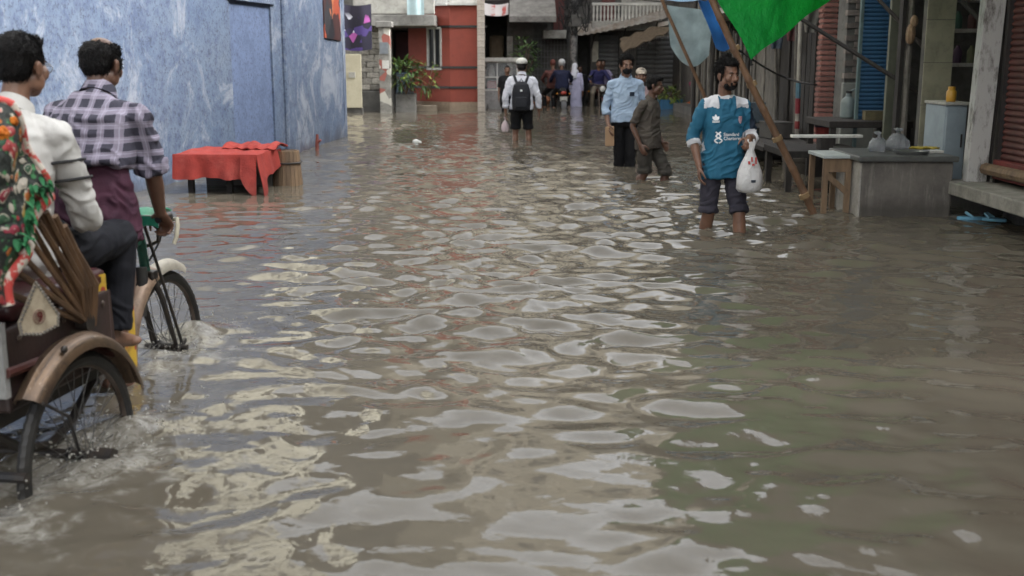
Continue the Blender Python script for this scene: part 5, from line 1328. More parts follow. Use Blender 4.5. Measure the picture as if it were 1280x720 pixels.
def person(label, loc, rz, J, skin_i=0, vox=.009, shirt=None, trousers=None, hairst='short', handsR=None, handsL=None, feet=True, eye=True, group=None, seed=0, skirt=None, hs=1.0):
    H = J['H']; S = .135 * H / .238 * hs
    root = thing('person', label, 'person', loc, rz, group)
    b = MB()
    b.loft(torso_rings(J, [(-.12, .05, .04, 0), (-.06, .078, .056, 0), (.05, .08, .058, 0), (.3, .076, .055, .002), (.55, .084, .062, .002), (.78, .086, .058, 0), (.9, .06, .038, 0), (1.0, .034, .032, 0)]))
    head_shape(b, J, S)
    h0 = H / 1.7
    hd = handsR or {}, handsL or {}
    for sd, hh in (('R', hd[0]), ('L', hd[1])):
        sg = 1 if sd == 'R' else -1
        sh, el, wr = J['sh' + sd], J['el' + sd], J['wr' + sd]
        b.ell(sh, (.045 * h0,) * 3, n=14)
        b.cone(sh, el, .046 * h0, .037 * h0); fm = el.lerp(wr, .3); b.cone(el, fm, .036 * h0, .0375 * h0); b.cone(fm, wr, .0375 * h0, .025 * h0)
        d = V_(hh.get('d', wr - el)); nr = hh.get('n', (-sg, 0.1, 0)); th = hh.get('t', (0, 1, 0))
        hand(b, wr, d, nr, th, h0 * hh.get('s', 1), hh.get('curl', .45), 1.0 if vox < .008 else 1.2)
        hp, kn, an = J['h' + sd], J['k' + sd], J['a' + sd]
        b.cone(hp, kn, .075 * h0, .052 * h0); b.cone(kn, kn.lerp(an, .3), .05 * h0, .053 * h0); b.cone(kn.lerp(an, .3), an, .053 * h0, .034 * h0)
        b.ell(kn.lerp(an, .27) - (V((0, .018, 0)) * h0), (.046 * h0, .05 * h0, .09 * h0), n=12)
        if feet:
            fd = V_(J.get('f' + sd, (0.12 * sg, 1, -.12))).normalized(); hz = V((0, 0, 1)); si = fd.cross(hz).normalized()
            b.ell(an - fd * .02 * h0 + V((0, 0, -.025)) * h0, (.034 * h0, .04 * h0, .03 * h0), n=10)
            b.cone(an + V((0, 0, -.015)) * h0, an + fd * .13 * h0 + V((0, 0, -.045)) * h0, .036 * h0, .026 * h0, 12)
            for i in range(5): b.ell(an + fd * (.165 - .008 * i) * h0 + si * (-sg) * (.024 - .013 * i) * h0 + V((0, 0, -.05)) * h0, (.011 * h0, .02 * h0, .011 * h0), n=7)
            b.ell(an + fd * .13 * h0 + V((0, 0, -.047)) * h0, (.042 * h0, .045 * h0, .02 * h0), n=10)
    finish(remesh(b, vox, 3), 'body', M_skin[skin_i], root)
    if eye: eyes(J, S, root)
    if hairst: hair(J, S, root, hairst, max(.006, vox * .8), seed)
    if trousers:
        m = MB(); k = trousers
        m.loft(torso_rings(J, [(t_, a_ * k.get('wp', 1), b_ * k.get('wp', 1), 0) for t_, a_, b_ in ((-.16, .06, .05), (-.08, .096, .07), (.02, .1, .073), (.12, .096, .069), (.18, .092, .066))]))
        for sd in 'RL':
            hp, kn, an = J['h' + sd], J['k' + sd], J['a' + sd]; e = k.get('end' + sd, k.get('end', 1.9)); w = k.get('w', 1.0)
            up_ = hp + (hp - kn).normalized() * .0
            m.ell(hp, (.088 * h0 * w,) * 3, n=16)
            if e <= 1:
                q = hp.lerp(kn, e); m.tube([hp, hp.lerp(kn, e * .5), q], [.088 * h0 * w, .084 * h0 * w, (.088 - .02 * e) * h0 * w], 18)
            else:
                q = kn.lerp(an, e - 1); m.tube([hp, hp.lerp(kn, .5), kn], [.088 * h0 * w, .08 * h0 * w, .068 * h0 * w], 18); m.ell(kn, (.068 * h0 * w,) * 3, n=14)
                m.tube([kn, kn.lerp(q, .5), q], [.068 * h0 * w, .066 * h0 * w, k.get('hemr', .06) * h0 * w], 18)
            if k.get('cuff'):
                ax = (kn - an if e > 1 else hp - kn).normalized(); rr_ = (k.get('hemr', .064) if e > 1 else (.09 - .02 * e)) * h0 * w
                m.tube([q + ax * .05, q + ax * .04, q, q - ax * .005], [rr_, rr_ + .009, rr_ + .011, rr_ * .9], 18)
        finish(remesh(m, vox, 2), 'trousers', k['mat'], root, k.get('fold', .008), (8, 8, 16), seed + 3)
    if skirt:
        m = MB(); P = J['pel']; rings = []
        for (c, rx, ry) in skirt['rings']:
            rings.append([V_(c) + V((rx * math.cos(a), ry * math.sin(a), 0)) for a in np.linspace(0, 2 * PI, 29)[:-1]])
        m.loft(rings)
        for a, b_, r1, r2 in skirt.get('cones', ()): m.cone(V_(a), V_(b_), r1, r2, 16)
        finish(remesh(m, vox, 3), skirt.get('name', 'skirt'), skirt['mat'], root, skirt.get('fold', .012), skirt.get('ff', (14, 14, 5)), seed + 5)
    so_ = None
    if shirt:
        k = shirt; m = MB(); w = k.get('w', 1.0)
        hm = k.get('hem', -.05); wh = k.get('wh', max(w, 1))
        m.loft(torso_rings(J, [(hm, (.112 if hm < .2 else .104) * wh, (.088 if hm < .2 else .08) * wh, 0)] + [q_ for q_ in [(.12, .11 * wh, .086 * wh, 0), (.35, .102 * max(w, min(wh, .97)), .078 * w, .002), (.58, .104 * w, .077 * w, .003), (.76, .106 * w, .074 * w, 0), (.87, .096 * w, .06, 0), (.95, .068, .052, 0), (1.0, .043, .042, 0)] if q_[0] > hm + .03]))
        for sd in 'RL':
            sh, el, wr = J['sh' + sd], J['el' + sd], J['wr' + sd]; sl = k.get('sl' + sd, k.get('sleeve', 1.9)); sw_ = k.get('sw', 1.0)
            m.ell(sh, (.057 * h0 * sw_,) * 3, n=16); m.cone(J['neck'] + (J['pel'] - J['neck']).normalized() * .035 * h0, sh.lerp(J['neck'], .12), .05 * h0, .053 * h0, 14)
            if sl <= 1:
                q = sh.lerp(el, sl); m.tube([sh, q], [.056 * h0 * sw_, .061 * h0 * sw_], 18); ax = (sh - el).normalized(); rr_ = .061 * h0 * sw_
            else:
                q = el.lerp(wr, sl - 1); m.tube([sh, el], [.056 * h0 * sw_, .05 * h0 * sw_], 18); m.ell(el, (.05 * h0 * sw_,) * 3, n=14); m.tube([el, q], [.05 * h0 * sw_, k.get('cuffr', .038) * h0 * sw_], 18)
                ax = (el - wr).normalized(); rr_ = k.get('cuffr', .038) * h0 * sw_ + .002
            if k.get('roll'): m.tube([q + ax * .05, q + ax * .045, q, q - ax * .004], [rr_ * .9, rr_ + .012, rr_ + .013, rr_ * .9], 18)
        so_ = finish(remesh(m, vox, 2), k.get('name', 'shirt'), k['mat'], root, k.get('fold', .009), k.get('ff', (9, 9, 15)), seed, k.get('matfn'))
        if k.get('collar'):
            r_, f_, u_ = head_frame(J); ax = (J['head'] - V((0, 0, .05)) - J['neck']).normalized(); N = J['neck']; m = MB(); rr2 = .056 * S / .96
            xs = (J['shR'] - J['shL']).normalized(); ys = ax.cross(xs).normalized() * 1.0
            def cr(u, v):
                a = 2 * PI * (u * .86 + .07) + PI / 2
                rad = rr2 * (1.12 + .28 * v); return N + ax * (.045 - .045 * v) * (1 + .2 * math.cos(a - PI / 2 + PI)) + (xs * math.cos(a) + ys * math.sin(a)) * rad
            m.grid(cr, 28, 4, thick=.005); m.build('collar', k.get('collarmat', k['mat'] if not isinstance(k['mat'], (list, tuple)) else k['mat'][0]), root)
    return root, so_, J, S

def cloth_mat(name, c, c2=None, rough=.85, sc=6, bump=.3):
    return M(name, c, c2 or tuple(x * .78 for x in c), rough, sc, bump=bump, bscale=140, spec=.25)

# ------------------------------------------------------------------ cycle rickshaw
rw = thing('cycle_rickshaw', 'cycle rickshaw with flowered folded hood ploughing through the flood water', 'rickshaw', RO, -RA)
rw.scale = (0.88, 1, 1)
M_tyre = M('tyre_rubber', (0.018, 0.018, 0.019), (0.035, 0.032, 0.028), 0.55, 9, bump=0.2, bscale=70)
M_rim = M('rusty_rim', (0.16, 0.13, 0.11), (0.07, 0.05, 0.04), 0.45, 12, metal=0.6)
M_spoke = NT('spoke_steel').set((0.12, 0.115, 0.11), 0.45, 0.7)
def guard_mat():
    t = NT('worn_copper'); n1 = t.noise(6, 7, .7); n2 = t.noise(9, 6, .75, stretch=(14, 1, 1))
    c = t.mix(t.ramp(n1, .4, .66), (0.17, 0.11, 0.068), (0.06, 0.043, 0.034)); c = t.mix(t.math('MULTIPLY', t.ramp(n2, .5, .62), .8), c, (.05, .04, .034))
    c = t.mix(t.ramp(t.noise(30, 5, .8), .62, .68), c, (.34, .27, .2)); t.bump(n2, .3, .004); return t.set(c, .34, .5, .5)
M_guard = guard_mat()
M_frame = M('black_frame', (0.018, 0.018, 0.02), (0.04, 0.03, 0.022), 0.4, 14, bump=0.1)
M_frg = M('green_frame', (0.02, 0.13, 0.09), (0.02, 0.06, 0.045), 0.45, 8, grime=0.3)
def wheel_meshes():
    n = 132; ty = MB(); vs = []
    for i in range(n):
        a = 2 * PI * i / n; kn = 0.004 if i % 2 else -0.001
        for j in range(10):
            b = 2 * PI * j / 10; r = 0.333 + (0.026 + (kn if math.cos(b) > -0.2 else 0)) * math.cos(b)
            vs.append((0.025 * math.sin(b), r * math.cos(a), r * math.sin(a)))
    ty.add(vs, [(i * 10 + j, i * 10 + (j + 1) % 10, ((i + 1) % n) * 10 + (j + 1) % 10, ((i + 1) % n) * 10 + j) for i in range(n) for j in range(10)])
    ri = MB(); ring = lambda x, r: [(x, r * math.cos(2 * PI * i / 72), r * math.sin(2 * PI * i / 72)) for i in range(72)]
    ri.loft([ring(-.014, .322), ring(-.012, .308), ring(0, .303), ring(.012, .308), ring(.014, .322)], cap=False)
    hb = MB(); hb.tube([(-.05, 0, 0), (-.045, 0, 0), (-.04, 0, 0), (.04, 0, 0), (.045, 0, 0), (.05, 0, 0)], [.028, .028, .018, .018, .028, .028], 14)
    sp = MB(); sp.tube([(.035, .02, 0), (.0, .0, .304)], .0017, 5)
    return ty.mesh('wheel', M_tyre, True, 30), ri.mesh('rim', M_rim), hb.mesh('hub', M_frame), sp.mesh('spoke', M_spoke)
W_ty, W_ri, W_hb, W_sp = wheel_meshes()
def wheel(parent, loc, rx=0.0):
    w = inst(W_ty, 'wheel', parent, loc, (rx, 0, 0))
    inst(W_ri, 'rim', w); inst(W_hb, 'hub', w)
    for i in range(36):
        a = 2 * PI * i / 36
        inst(W_sp, 'spoke', w, (0, 0, 0), (a, 0, 0), (1 if i % 2 else -1, 1 if i % 4 < 2 else -1, 1))
    return w
HB = 0.36
wheel(rw, (0.44, 0, HB)); wheel(rw, (-0.44, 0, HB), .3); wheel(rw, (0, 1.45, HB), .12)
def guard(x, y, R_, a0, a1, w, mat, lip=0.012, n=36):
    m = MB(); rings = []
    sec = [(-w / 2, -.028), (-w / 2 * .92, -.008), (-w * .3, .010), (-w * .1, .016), (0, .021), (w * .1, .016), (w * .3, .010), (w / 2 * .92, -.008), (w / 2, -.028)]
    full = sec + [(a, b - .004) for a, b in reversed(sec)]
    for i in range(n + 1):
        a = a0 + (a1 - a0) * i / n
        rings.append([V((x + s, y + (R_ + h) * math.cos(a), HB + (R_ + h) * math.sin(a))) for s, h in full])
    m.loft(rings); return m
for s in (1, -1):
    gd = guard(s * .445, 0, .408, R(20), R(136), .118, M_guard).build('mudguard', M_guard, rw, True, 35)
    m = MB(); m.tube([(s * .44, 0, HB), (s * .52, -.17, HB + .2), (s * .508, -.29, HB + .28)], .006, 6); m.build('stay', M_frame, gd)
    m = MB(); m.ell((s * .49, -.12, HB + .41), .013, n=8); m.build('bolt', M_frame, gd)
M_gtan = M('tan_mudguard', (0.33, 0.23, 0.16), (0.17, 0.115, 0.085), 0.4, 6, bump=.15, metal=.2, grime=.5)
gd = guard(0, 1.45, .40, R(105), R(198), .10, M_gtan).build('mudguard', M_gtan, rw, True, 35)
m = guard(0, 1.45, .397, R(62), R(104.5), .085, M_white); m.build('guard_tip', M('cream_tip', (0.5, 0.46, 0.38), (0.3, 0.27, 0.22), .5, 6, grime=.4), gd, True, 35)
def part(name, mat, fn, parent=rw, **k):
    m = MB(); fn(m); return m.build(name, mat, parent, **k)
part('axle', M_frame, lambda m: m.tube([(-.56, 0, HB), (.56, 0, HB)], .02, 10))
for s in (1, -1):
    part('axle_nut', M_frame, lambda m: m.tube([(s * .52, 0, HB), (s * .58, 0, HB)], .033, 6))
    part('chassis_rail', M_frame, lambda m: m.box((s * .31, .03, .57), (.04, .78, .05)), smooth=False)
    part('leaf_spring', M_frame, lambda m: m.tube([(s * .31, -.33, .55), (s * .31, -.15, .43), (s * .31, 0, .39), (s * .31, .15, .43), (s * .31, .33, .55)], .018, 8))
part('rear_crossbar', M_frame, lambda m: m.tube([(-.48, -.37, .42), (.48, -.37, .42)], .018, 8))
M_body = M('dark_painted_panel', (0.03, 0.022, 0.022), (0.055, 0.03, 0.025), 0.4, 6, grime=.3)
sbx = part('seat_box', M_body, lambda m: m.bx(-.385, .385, -.3, .36, .60, .87), smooth=False, bevel=.012)
part('side_rail', M('maroon_rail', (0.09, 0.03, 0.025), (.05, .02, .018), .4), lambda m: m.tube([(.40, -.32, .74), (.40, .1, .72), (.40, .36, .62)], .016, 8), sbx)
M_cush = M('dark_vinyl', (0.05, 0.012, 0.014), (0.03, 0.01, 0.01), 0.35, 6)
part('seat_cushion', M_cush, lambda m: m.bx(-.37, .37, -.22, .38, .872, .95), bevel=.03)
part('backrest', M_cush, lambda m: m.prism([(-.37, -.24, .93), (-.37, -.19, .93), (-.37, -.29, 1.38), (-.37, -.34, 1.38)], (0, 0, 0), (.74, 0, 0)), smooth=False, bevel=.02)
part('back_panel', M('pale_tin', (0.33, 0.33, 0.32), (.2, .2, .19), .45, 6, grime=.4), lambda m: m.bx(-.36, .4, -.33, -.305, .66, .9), smooth=False)
part('footboard', M_wood, lambda m: m.box((-.04, .56, .545), (.46, .34, .025)), smooth=False, bevel=.004)
part('front_panel', M_body, lambda m: m.prism([(-.36, .37, .58), (-.36, .42, .57), (-.36, .40, .86), (-.36, .37, .86)], (0, 0, 0), (.72, 0, 0)), smooth=False)
# painted emblem plate on the side of the seat
def hexplate(m, k=1.0, x=0.0, th=.012):
    pts = [(0, -.0, .10), (0, .075, -.015), (0, .07, -.05), (0, 0, -.065), (0, -.07, -.05), (0, -.075, -.015)]
    m.prism([V((x, p[1] * k, p[2] * k)) for p in pts], (0, 0, 0), (th, 0, 0))
emb = bpy.data.objects.new('tmp', None)
m = MB(); hexplate(m, 1.0); plate = m.build('emblem_plate', M('emblem_cream', (0.48, 0.41, 0.3), (0.3, 0.24, 0.17), .5, 12, grime=.4), rw, False); plate.location = (.475, -.235, .915); plate.rotation_euler = (0, 0, -.35); plate.scale = (1, 1.0, 1.0)
bpy.data.objects.remove(emb)
bd = MB(); bd.ell((0, 0, 0), .0062, n=6); bdm = bd.mesh('bead', M('bead_dark', (0.05, 0.035, 0.03), (.3, .28, .24), .4, 30))
pts = [V((0.013, p[0], p[1])) for p in ((-.0, .10), (.075, -.015), (.07, -.05), (0, -.065), (-.07, -.05), (-.075, -.015))]
for i in range(6):
    a, b = pts[i], pts[(i + 1) % 6]; n = max(3, int((b - a).length / .0125))
    for k in range(n): inst(bdm, 'bead', plate, a + (b - a) * k / n)
m = MB(); m.tube([(0.013, .022 * math.cos(a), -.008 + .022 * math.sin(a)) for a in np.linspace(0, 2 * PI, 25)], .003, 6, cap=False); m.tube([(0.012, 0, -.008), (0.0145, 0, -.008)], .017, 20); m.build('medallion', M('medallion', (0.28, 0.2, 0.14), (.16, .1, .08), .5, 20), plate)
cu = bpy.data.curves.new('numeral', 'FONT'); cu.body = '9'; cu.size = .045; cu.extrude = .0015; cu.align_x = 'CENTER'; cu.align_y = 'CENTER'
to = bpy.data.objects.new('tmp', cu); COL.objects.link(to); me = bpy.data.meshes.new_from_object(to.evaluated_get(bpy.context.evaluated_depsgraph_get())); bpy.data.objects.remove(to)
me.materials.clear(); me.materials.append(M('dark_red_numeral', (0.12, 0.015, 0.015)))
nu = inst(me, 'numeral', plate, (.018, 0, -.009), (PI / 2, 0, PI / 2))
# bicycle half
part('head_tube', M_frg, lambda m: m.tube([(0, 1.30, .72), (0, 1.26, .93)], .024, 12))
part('top_tube', M_frg, lambda m: m.tube([(0, 1.265, .9), (0, .9, .84)], .018, 10))
part('down_tube', M_frg, lambda m: m.tube([(0, 1.29, .76), (0, .95, .40)], .02, 10))
part('seat_tube', M_frame, lambda m: m.tube([(0, .95, .40), (0, .86, .98)], .017, 10))
for s in (1, -1):
    part('chain_stay', M_frame, lambda m: m.tube([(s * .03, .95, .40), (s * .3, .35, .52)], .014, 8))
    part('fork_blade', M_frame, lambda m: m.tube([(s * .03, 1.30, .73), (s * .055, 1.34, .62), (s * .058, 1.45, HB)], [.016, .015, .01], 8))
    part('fork_brace', M_frame, lambda m: m.tube([(s * .045, 1.235, .97), (s * .07, 1.32, .72), (s * .085, 1.455, .385), (s * .07, 1.46, .35)], .008, 8))
    part('wheel_nut', M_frame, lambda m: (m.tube([(s * .05, 1.45, HB), (s * .12, 1.45, HB)], .014, 8), m.box((s * .085, 1.45, HB), (.012, .11, .02), rx=.5)))
    part('crank', M_frame, lambda m: m.tube([(s * .05, .95, .40), (s * .075, .95 - s * .15, .40 - s * .06)], .012, 8))
    part('pedal', M_frame, lambda m: m.box((s * .12, .95 - s * .16, .40 - s * .065), (.1, .08, .022)), smooth=False)
    part('grip', M_frame, lambda m: m.tube([(s * .19, 1.11, 1.02), (s * .205, 1.20, 1.02)], .019, 10))
part('fork_crown', M_frame, lambda m: m.box((0, 1.3, .735), (.1, .06, .04)), smooth=False, bevel=.008)
part('stem', M_frame, lambda m: m.tube([(0, 1.262, .92), (0, 1.245, 1.0)], .016, 10))
part('handlebar', M_frame, lambda m: m.tube([(-.19, 1.12, 1.02), (-.2, 1.2, 1.02), (-.15, 1.255, 1.02), (0, 1.26, 1.01), (.15, 1.255, 1.02), (.2, 1.2, 1.02), (.19, 1.12, 1.02)], .0125, 10))
M_grt = M('green_wrap', (0.02, 0.24, 0.14), (0.015, 0.13, 0.08), .4, 9)
wrp = part('handlebar_cover', M_grt, lambda m: m.grid(lambda u, v: (-.17 + .34 * u, 1.13 + .15 * v, 1.035 + .02 * math.sin(v * PI) + .004 * math.sin(u * 20)), 14, 6, thick=.006))
part('stripe', M_white, lambda m: m.box((0, 1.13, 1.028), (.33, .006, .012)), wrp, smooth=False)
part('cover_flap', M_grt, lambda m: m.grid(lambda u, v: (-.17 + .36 * u, 1.122 - .01 * v, 1.03 - .055 * v * (1 - .3 * math.sin(u * 9))), 16, 4, thick=.004), wrp)
part('brake_lever', M('cream_lever', (0.6, 0.55, 0.42), rough=.4), lambda m: m.tube([(.19, 1.25, 1.0), (.225, 1.23, 1.005), (.235, 1.215, .98), (.232, 1.2, .93), (.222, 1.19, .90)], [.008, .010, .011, .0105, .009], 8))
part('brake_cable', M_cable, lambda m: m.tube([(.08, 1.25, 1.0), (.1, 1.3, .93), (.06, 1.34, .88), (.02, 1.3, .8)], .005, 6))
part('headlamp_bracket', M_frame, lambda m: m.tube([(.05, 1.27, .99), (.085, 1.29, .95), (.075, 1.3, .89), (.02, 1.29, .87)], .009, 8))
part('saddle', M_tyre, lambda m: (m.ell((0, .80, 1.0), (.11, .10, .04)), m.ell((0, .92, 1.0), (.05, .11, .032))))
part('front_sleeve', M_tyre, lambda m: m.tube([(0, 1.22, .56), (0, 1.245, .72), (0, 1.25, .78)], [.03, .036, .03], 10))
part('chain', M_frame, lambda m: m.tube([(.035, .95 + .09 * math.sin(a), .40 + .09 * math.cos(a)) if 0 <= a <= PI else (.035, .02, .36 + (.045 if a > PI * 1.5 else -.045)) for a in list(np.linspace(0, PI, 10)) + [PI * 1.3, PI * 1.7]] + [(.035, .95, .49)], .007, 6))
for k in range(5):
    part('rivet', M_rim, lambda m: m.ell((.388, -.22 + k * .13, .83), (.006, .011, .011), n=8), sbx)
t = NT('yellow_flowered')
vo = t.n.new('ShaderNodeTexVoronoi'); vo.inputs['Scale'].default_value = 22; t.l.new(t.tc.outputs['Object'], vo.inputs['Vector'])
c = t.mix(t.ramp(vo.outputs['Distance'], .2, .28), (0.35, .05, .03), (0.52, .33, .03)); c = t.mix(t.ramp(t.noise(9, 5, .6), .55, .65), c, (.3, .17, .03))
M_yel = t.set(c, .6)
part('chain_case', M_yel, lambda m: m.prism([(.045, .62, .52), (.045, .95, .33), (.045, 1.05, .38), (.045, 1.06, .72), (.045, .98, .8), (.045, .93, .5), (.045, .68, .6)], (0, 0, 0), (.02, 0, 0)), smooth=False)
part('apron_cloth', M_yel, lambda m: m.grid(lambda u, v: (.33 + .045 * u, .33 + .02 * math.sin(u * 8), .93 - .33 * v), 6, 8, thick=.005))
# folded hood: a fan of bamboo hoops under a flowered cover
PV = V((0, .13, .80))
def hoop(a, L, hw=.42, z0=0.0):
    d = V((0, math.cos(a), math.sin(a))); pts = []
    for s in np.linspace(0, 1, 23):
        if s < .32: q = s / .32; pts.append(PV + V((hw, 0, 0)) + d * (L - .12) * q)
        elif s > .68: q = (1 - s) / .32; pts.append(PV + V((-hw, 0, 0)) + d * (L - .12) * q)
        else:
            w_ = (s - .32) / .36; ang = PI * w_; pts.append(PV + d * (L - .12 + .12 * math.sin(ang)) + V((hw * math.copysign(abs(math.cos(ang)) ** .6, math.cos(ang)), 0, 0)))
    return pts
M_rib = M('bamboo_rib', (0.15, 0.085, 0.045), (0.055, 0.032, 0.02), .5, 5, bump=.3, rnd=.25, stretch=(3, 3, 1))
hd_ = part('hood_frame', M_frame, lambda m: m.tube([PV + V((.44, 0, 0)), PV + V((.39, 0, 0))], .03, 12))
for i, (a, L) in enumerate(((117, .87), (121, .89), (126, .90), (132, .91), (139, .91), (147, .89), (156, .86))):
    m = MB(); pts = hoop(R(a), L, .42 + .012 * (i % 2))
    rings = []
    for k, p in enumerate(pts):
        tg = (pts[min(k + 1, 22)] - pts[max(k - 1, 0)]).normalized(); x = V((0, -math.sin(R(a)), math.cos(R(a)))); y = tg.cross(x).normalized(); x = y.cross(tg)
        rings.append([p + x * .012 * math.cos(q_) + y * .008 * math.sin(q_) for q_ in np.linspace(0, 2 * PI, 9)[:-1]])
    m.loft(rings); m.build('rib', M_rib, hd_)
t = NT('flowered_cover')
v1 = t.n.new('ShaderNodeTexVoronoi'); v1.inputs['Scale'].default_value = 25; v1.inputs['Randomness'].default_value = .85; wv_ = t.n.new('ShaderNodeTexNoise'); wv_.inputs['Scale'].default_value = 7; wv_.inputs['Detail'].default_value = 3; t.l.new(t.tc.outputs['Object'], wv_.inputs[0])
t.l.new(t.mix(0.16, t.tc.outputs['Object'], wv_.outputs[1]), v1.inputs['Vector'])
pal = [(.3, .035, .035), (.42, .18, .16), (.03, .08, .04), (.40, .13, .03), (.26, .03, .05), (.4, .36, .3), (.34, .22, .05)]
r1_ = steps(t, t.sep(v1.outputs['Color'])[0], pal, [i / len(pal) for i in range(len(pal))])
wob = t.math('ADD', v1.outputs['Distance'], t.math('MULTIPLY', t.math('SUBTRACT', t.noise(40, 2, .5), .5), .25))
petal = t.mix(t.ramp(wob, .14, .18), (.5, .42, .34), r1_)          # pale heart, coloured petals
rim_ = t.mix(t.ramp(wob, .40, .42), petal, (.42, .38, .3))                 # pale outline
rim_ = t.mix(t.ramp(t.noise(5, 2, .5), .45, .5), petal, rim_); c = t.mix(t.ramp(wob, .47, .5), rim_, (.018, .022, .018))                # dark ground
n2 = t.noise(26, 3, .6); c = t.mix(t.math('MULTIPLY', t.ramp(n2, .58, .62), t.ramp(wob, .46, .5)), c, (.05, .2, .07))
t.bump(t.math('ADD', t.noise(12, 4, .6), t.math('MULTIPLY', v1.outputs['Distance'], -1.0)), .6, .02)
M_hood = t.set(c, .7)
def hood_cover(u, v):       # u along the hoop, v from front rib to back rib
    a = R(115 + 46 * v); L = .92 + .035 * math.sin(v * PI) + .02 * math.sin(v * 9 + u * 12)
    s = .205 + .59 * u
    pts = None
    d = V((0, math.cos(a), math.sin(a))); hw = .455 + .025 * math.sin(v * PI) + .012 * math.sin(v * 13 + u * 31) + .01 * math.sin(u * 47)
    if s < .32: return PV + V((hw, 0, 0)) + d * (L - .12) * (s / .32)
    if s > .68: return PV + V((-hw, 0, 0)) + d * (L - .12) * ((1 - s) / .32)
    w_ = (s - .32) / .36; ang = PI * w_
    return PV + d * (L - .12 + .12 * math.sin(ang)) + V((hw * math.copysign(abs(math.cos(ang)) ** .6, math.cos(ang)), 0, 0))
hc = part('hood_cover', M_hood, lambda m: m.grid(hood_cover, 90, 22, thick=.012))
piping = M('red_white_piping', (.5, .06, .05), (.62, .56, .48), .6, 22, lo=.48, hi=.52, bump=.2)
part('piping', piping, lambda m: m.tube([hood_cover(0, v) + V((.004, 0, 0)) for v in np.linspace(0, 1, 16)], .020, 10), hc)
part('piping', piping, lambda m: m.tube([hood_cover(u, 0) for u in np.linspace(0, 1, 60)], .012, 8), hc)
rg = random.Random(14)
M_pom = [M('orange_pompom', (.62, .22, .02), (.5, .1, .01), .8, 20, bump=1, bscale=120), M('green_fringe', (.03, .2, .07), (.02, .1, .04), .8, 20, bump=1, bscale=120)]
for u, v, r in ((.225, .3, .036), (.215, .18, .024), (.205, .08, .016), (.28, 0.22, .03), (.36, .15, .03), (.44, 0, .034), (.54, 0, .034), (.64, 0, .034)):
    m = MB(); p = hood_cover(u, v)
    for i in range(26):
        d = V((rg.gauss(0, 1), rg.gauss(0, 1), rg.gauss(0, 1))).normalized(); m.ell(p + d * r * .6, r * rg.uniform(.3, .5), n=6)
    m.build('pompom', M_pom[0], hc)
m = MB()
for i in range(60):
    p = hood_cover(.015 + rg.uniform(0, .04), rg.uniform(0, .6)); leaf(m, p + V((.010, 0, 0)), V((rg.uniform(.1, .5), rg.uniform(-.6, .6), rg.uniform(-1, .2))), .036, .009, .01)
tag(m.build('fringe', M_pom[1], hc), kind='stuff')
for k, (y0_, y1_, z1_) in enumerate(((.235, .10, 1.16), (.22, .05, 1.2), (.205, .0, 1.22), (.19, -.05, 1.2), (.245, .15, 1.08))):
    part('splint', M_rib, lambda m: m.tube([(.425, y0_ - .07, .78), (.45, y0_ * .7 + y1_ * .3 - .05, .93), (.455, y1_ - .11, z1_)], [.010, .013, .012], 6), hd_)
for dz in (0, .065):
    ac_ = V((.19 + dz * .15, .335 + dz * .3, 1.335 - dz)); arc = [ac_ + V((.092 * math.cos(q_), .092 * math.sin(q_), .012 * math.cos(q_))) for q_ in np.linspace(R(-165), R(35), 15)]
    path = [V((.36, .0, 1.30 - dz * .4)), V((.2, .1, 1.335 - dz * .8))] + arc
    part('hood_cord', M_cable, lambda m: m.tube([V((q_.x / .88, q_.y, q_.z)) for q_ in path], .0055, 6))

# ------------------------------------------------------------------ the two men on the rickshaw
def shiftJ(J, off):
    o = V_(off); J2 = {}
    for k, v in J.items(): J2[k] = (v - o) if isinstance(v, Vector) and k not in ('face', 'up', 'fR', 'fL') else v
    return J2
def plaid():
    t = NT('plaid_cotton'); s = t.sep()
    def band(v, per, w, off=0.0):
        f = t.math('FRACT', t.math('ADD', t.math('DIVIDE', v, per), off)); return t.math('LESS_THAN', f, w)
    wx = t.math('ADD', s[0], t.math('MULTIPLY', t.math('SUBTRACT', t.noise(7, 3, .5), .5), .018)); wz = t.math('ADD', s[2], t.math('MULTIPLY', t.math('SUBTRACT', t.noise(6, 3, .5), .5), .02))
    a, b = band(wx, .058, .56, .2), band(wz, .058, .56)
    ln = t.math('MAXIMUM', band(wx, .058, .06, .42), band(wz, .058, .06, .2))
    k = t.math('MULTIPLY', a, b)
    c = t.mix(t.math('MULTIPLY', t.math('ADD', a, b), .5), (0.25, .225, .28), (0.125, .112, .15))
    c = t.mix(k, c, (.042, .04, .056)); c = t.mix(t.math('MULTIPLY', ln, .45), c, (.4, .37, .45))
    t.bump(t.noise(120, 3, .6), .25, .004)
    return t.set(c, .85, 0, .25)
OFF = (.02, .86, 0)
J = dict(H=1.68, pel=V((.02, .84, 1.06)), mid=V((.02, .85, 1.29)), neck=V((.02, .955, 1.545)), head=V((.02, 1.005, 1.675)), face=V((.06, 1, -.2)),
         shR=V((.195, .935, 1.465)), elR=V((.21, 1.01, 1.225)), wrR=V((.185, 1.10, 1.055)), shL=V((-.155, .935, 1.465)), elL=V((-.25, 1.03, 1.24)), wrL=V((-.19, 1.12, 1.06)),
         hR=V((.11, .85, 1.04)), hL=V((-.07, .85, 1.04)), kR=V((.04, 1.02, .76)), kL=V((-.11, 1.04, .82)), aR=V((.10, .75, .42)), aL=V((-.12, 1.02, .54)), fR=V((.1, 1, -.25)), fL=V((-.1, 1, -.2)))
Jp = shiftJ(J, OFF)
M_lungi = cloth_mat('maroon_lungi', (0.07, 0.024, 0.042), (0.036, 0.014, 0.026), .8, 9)
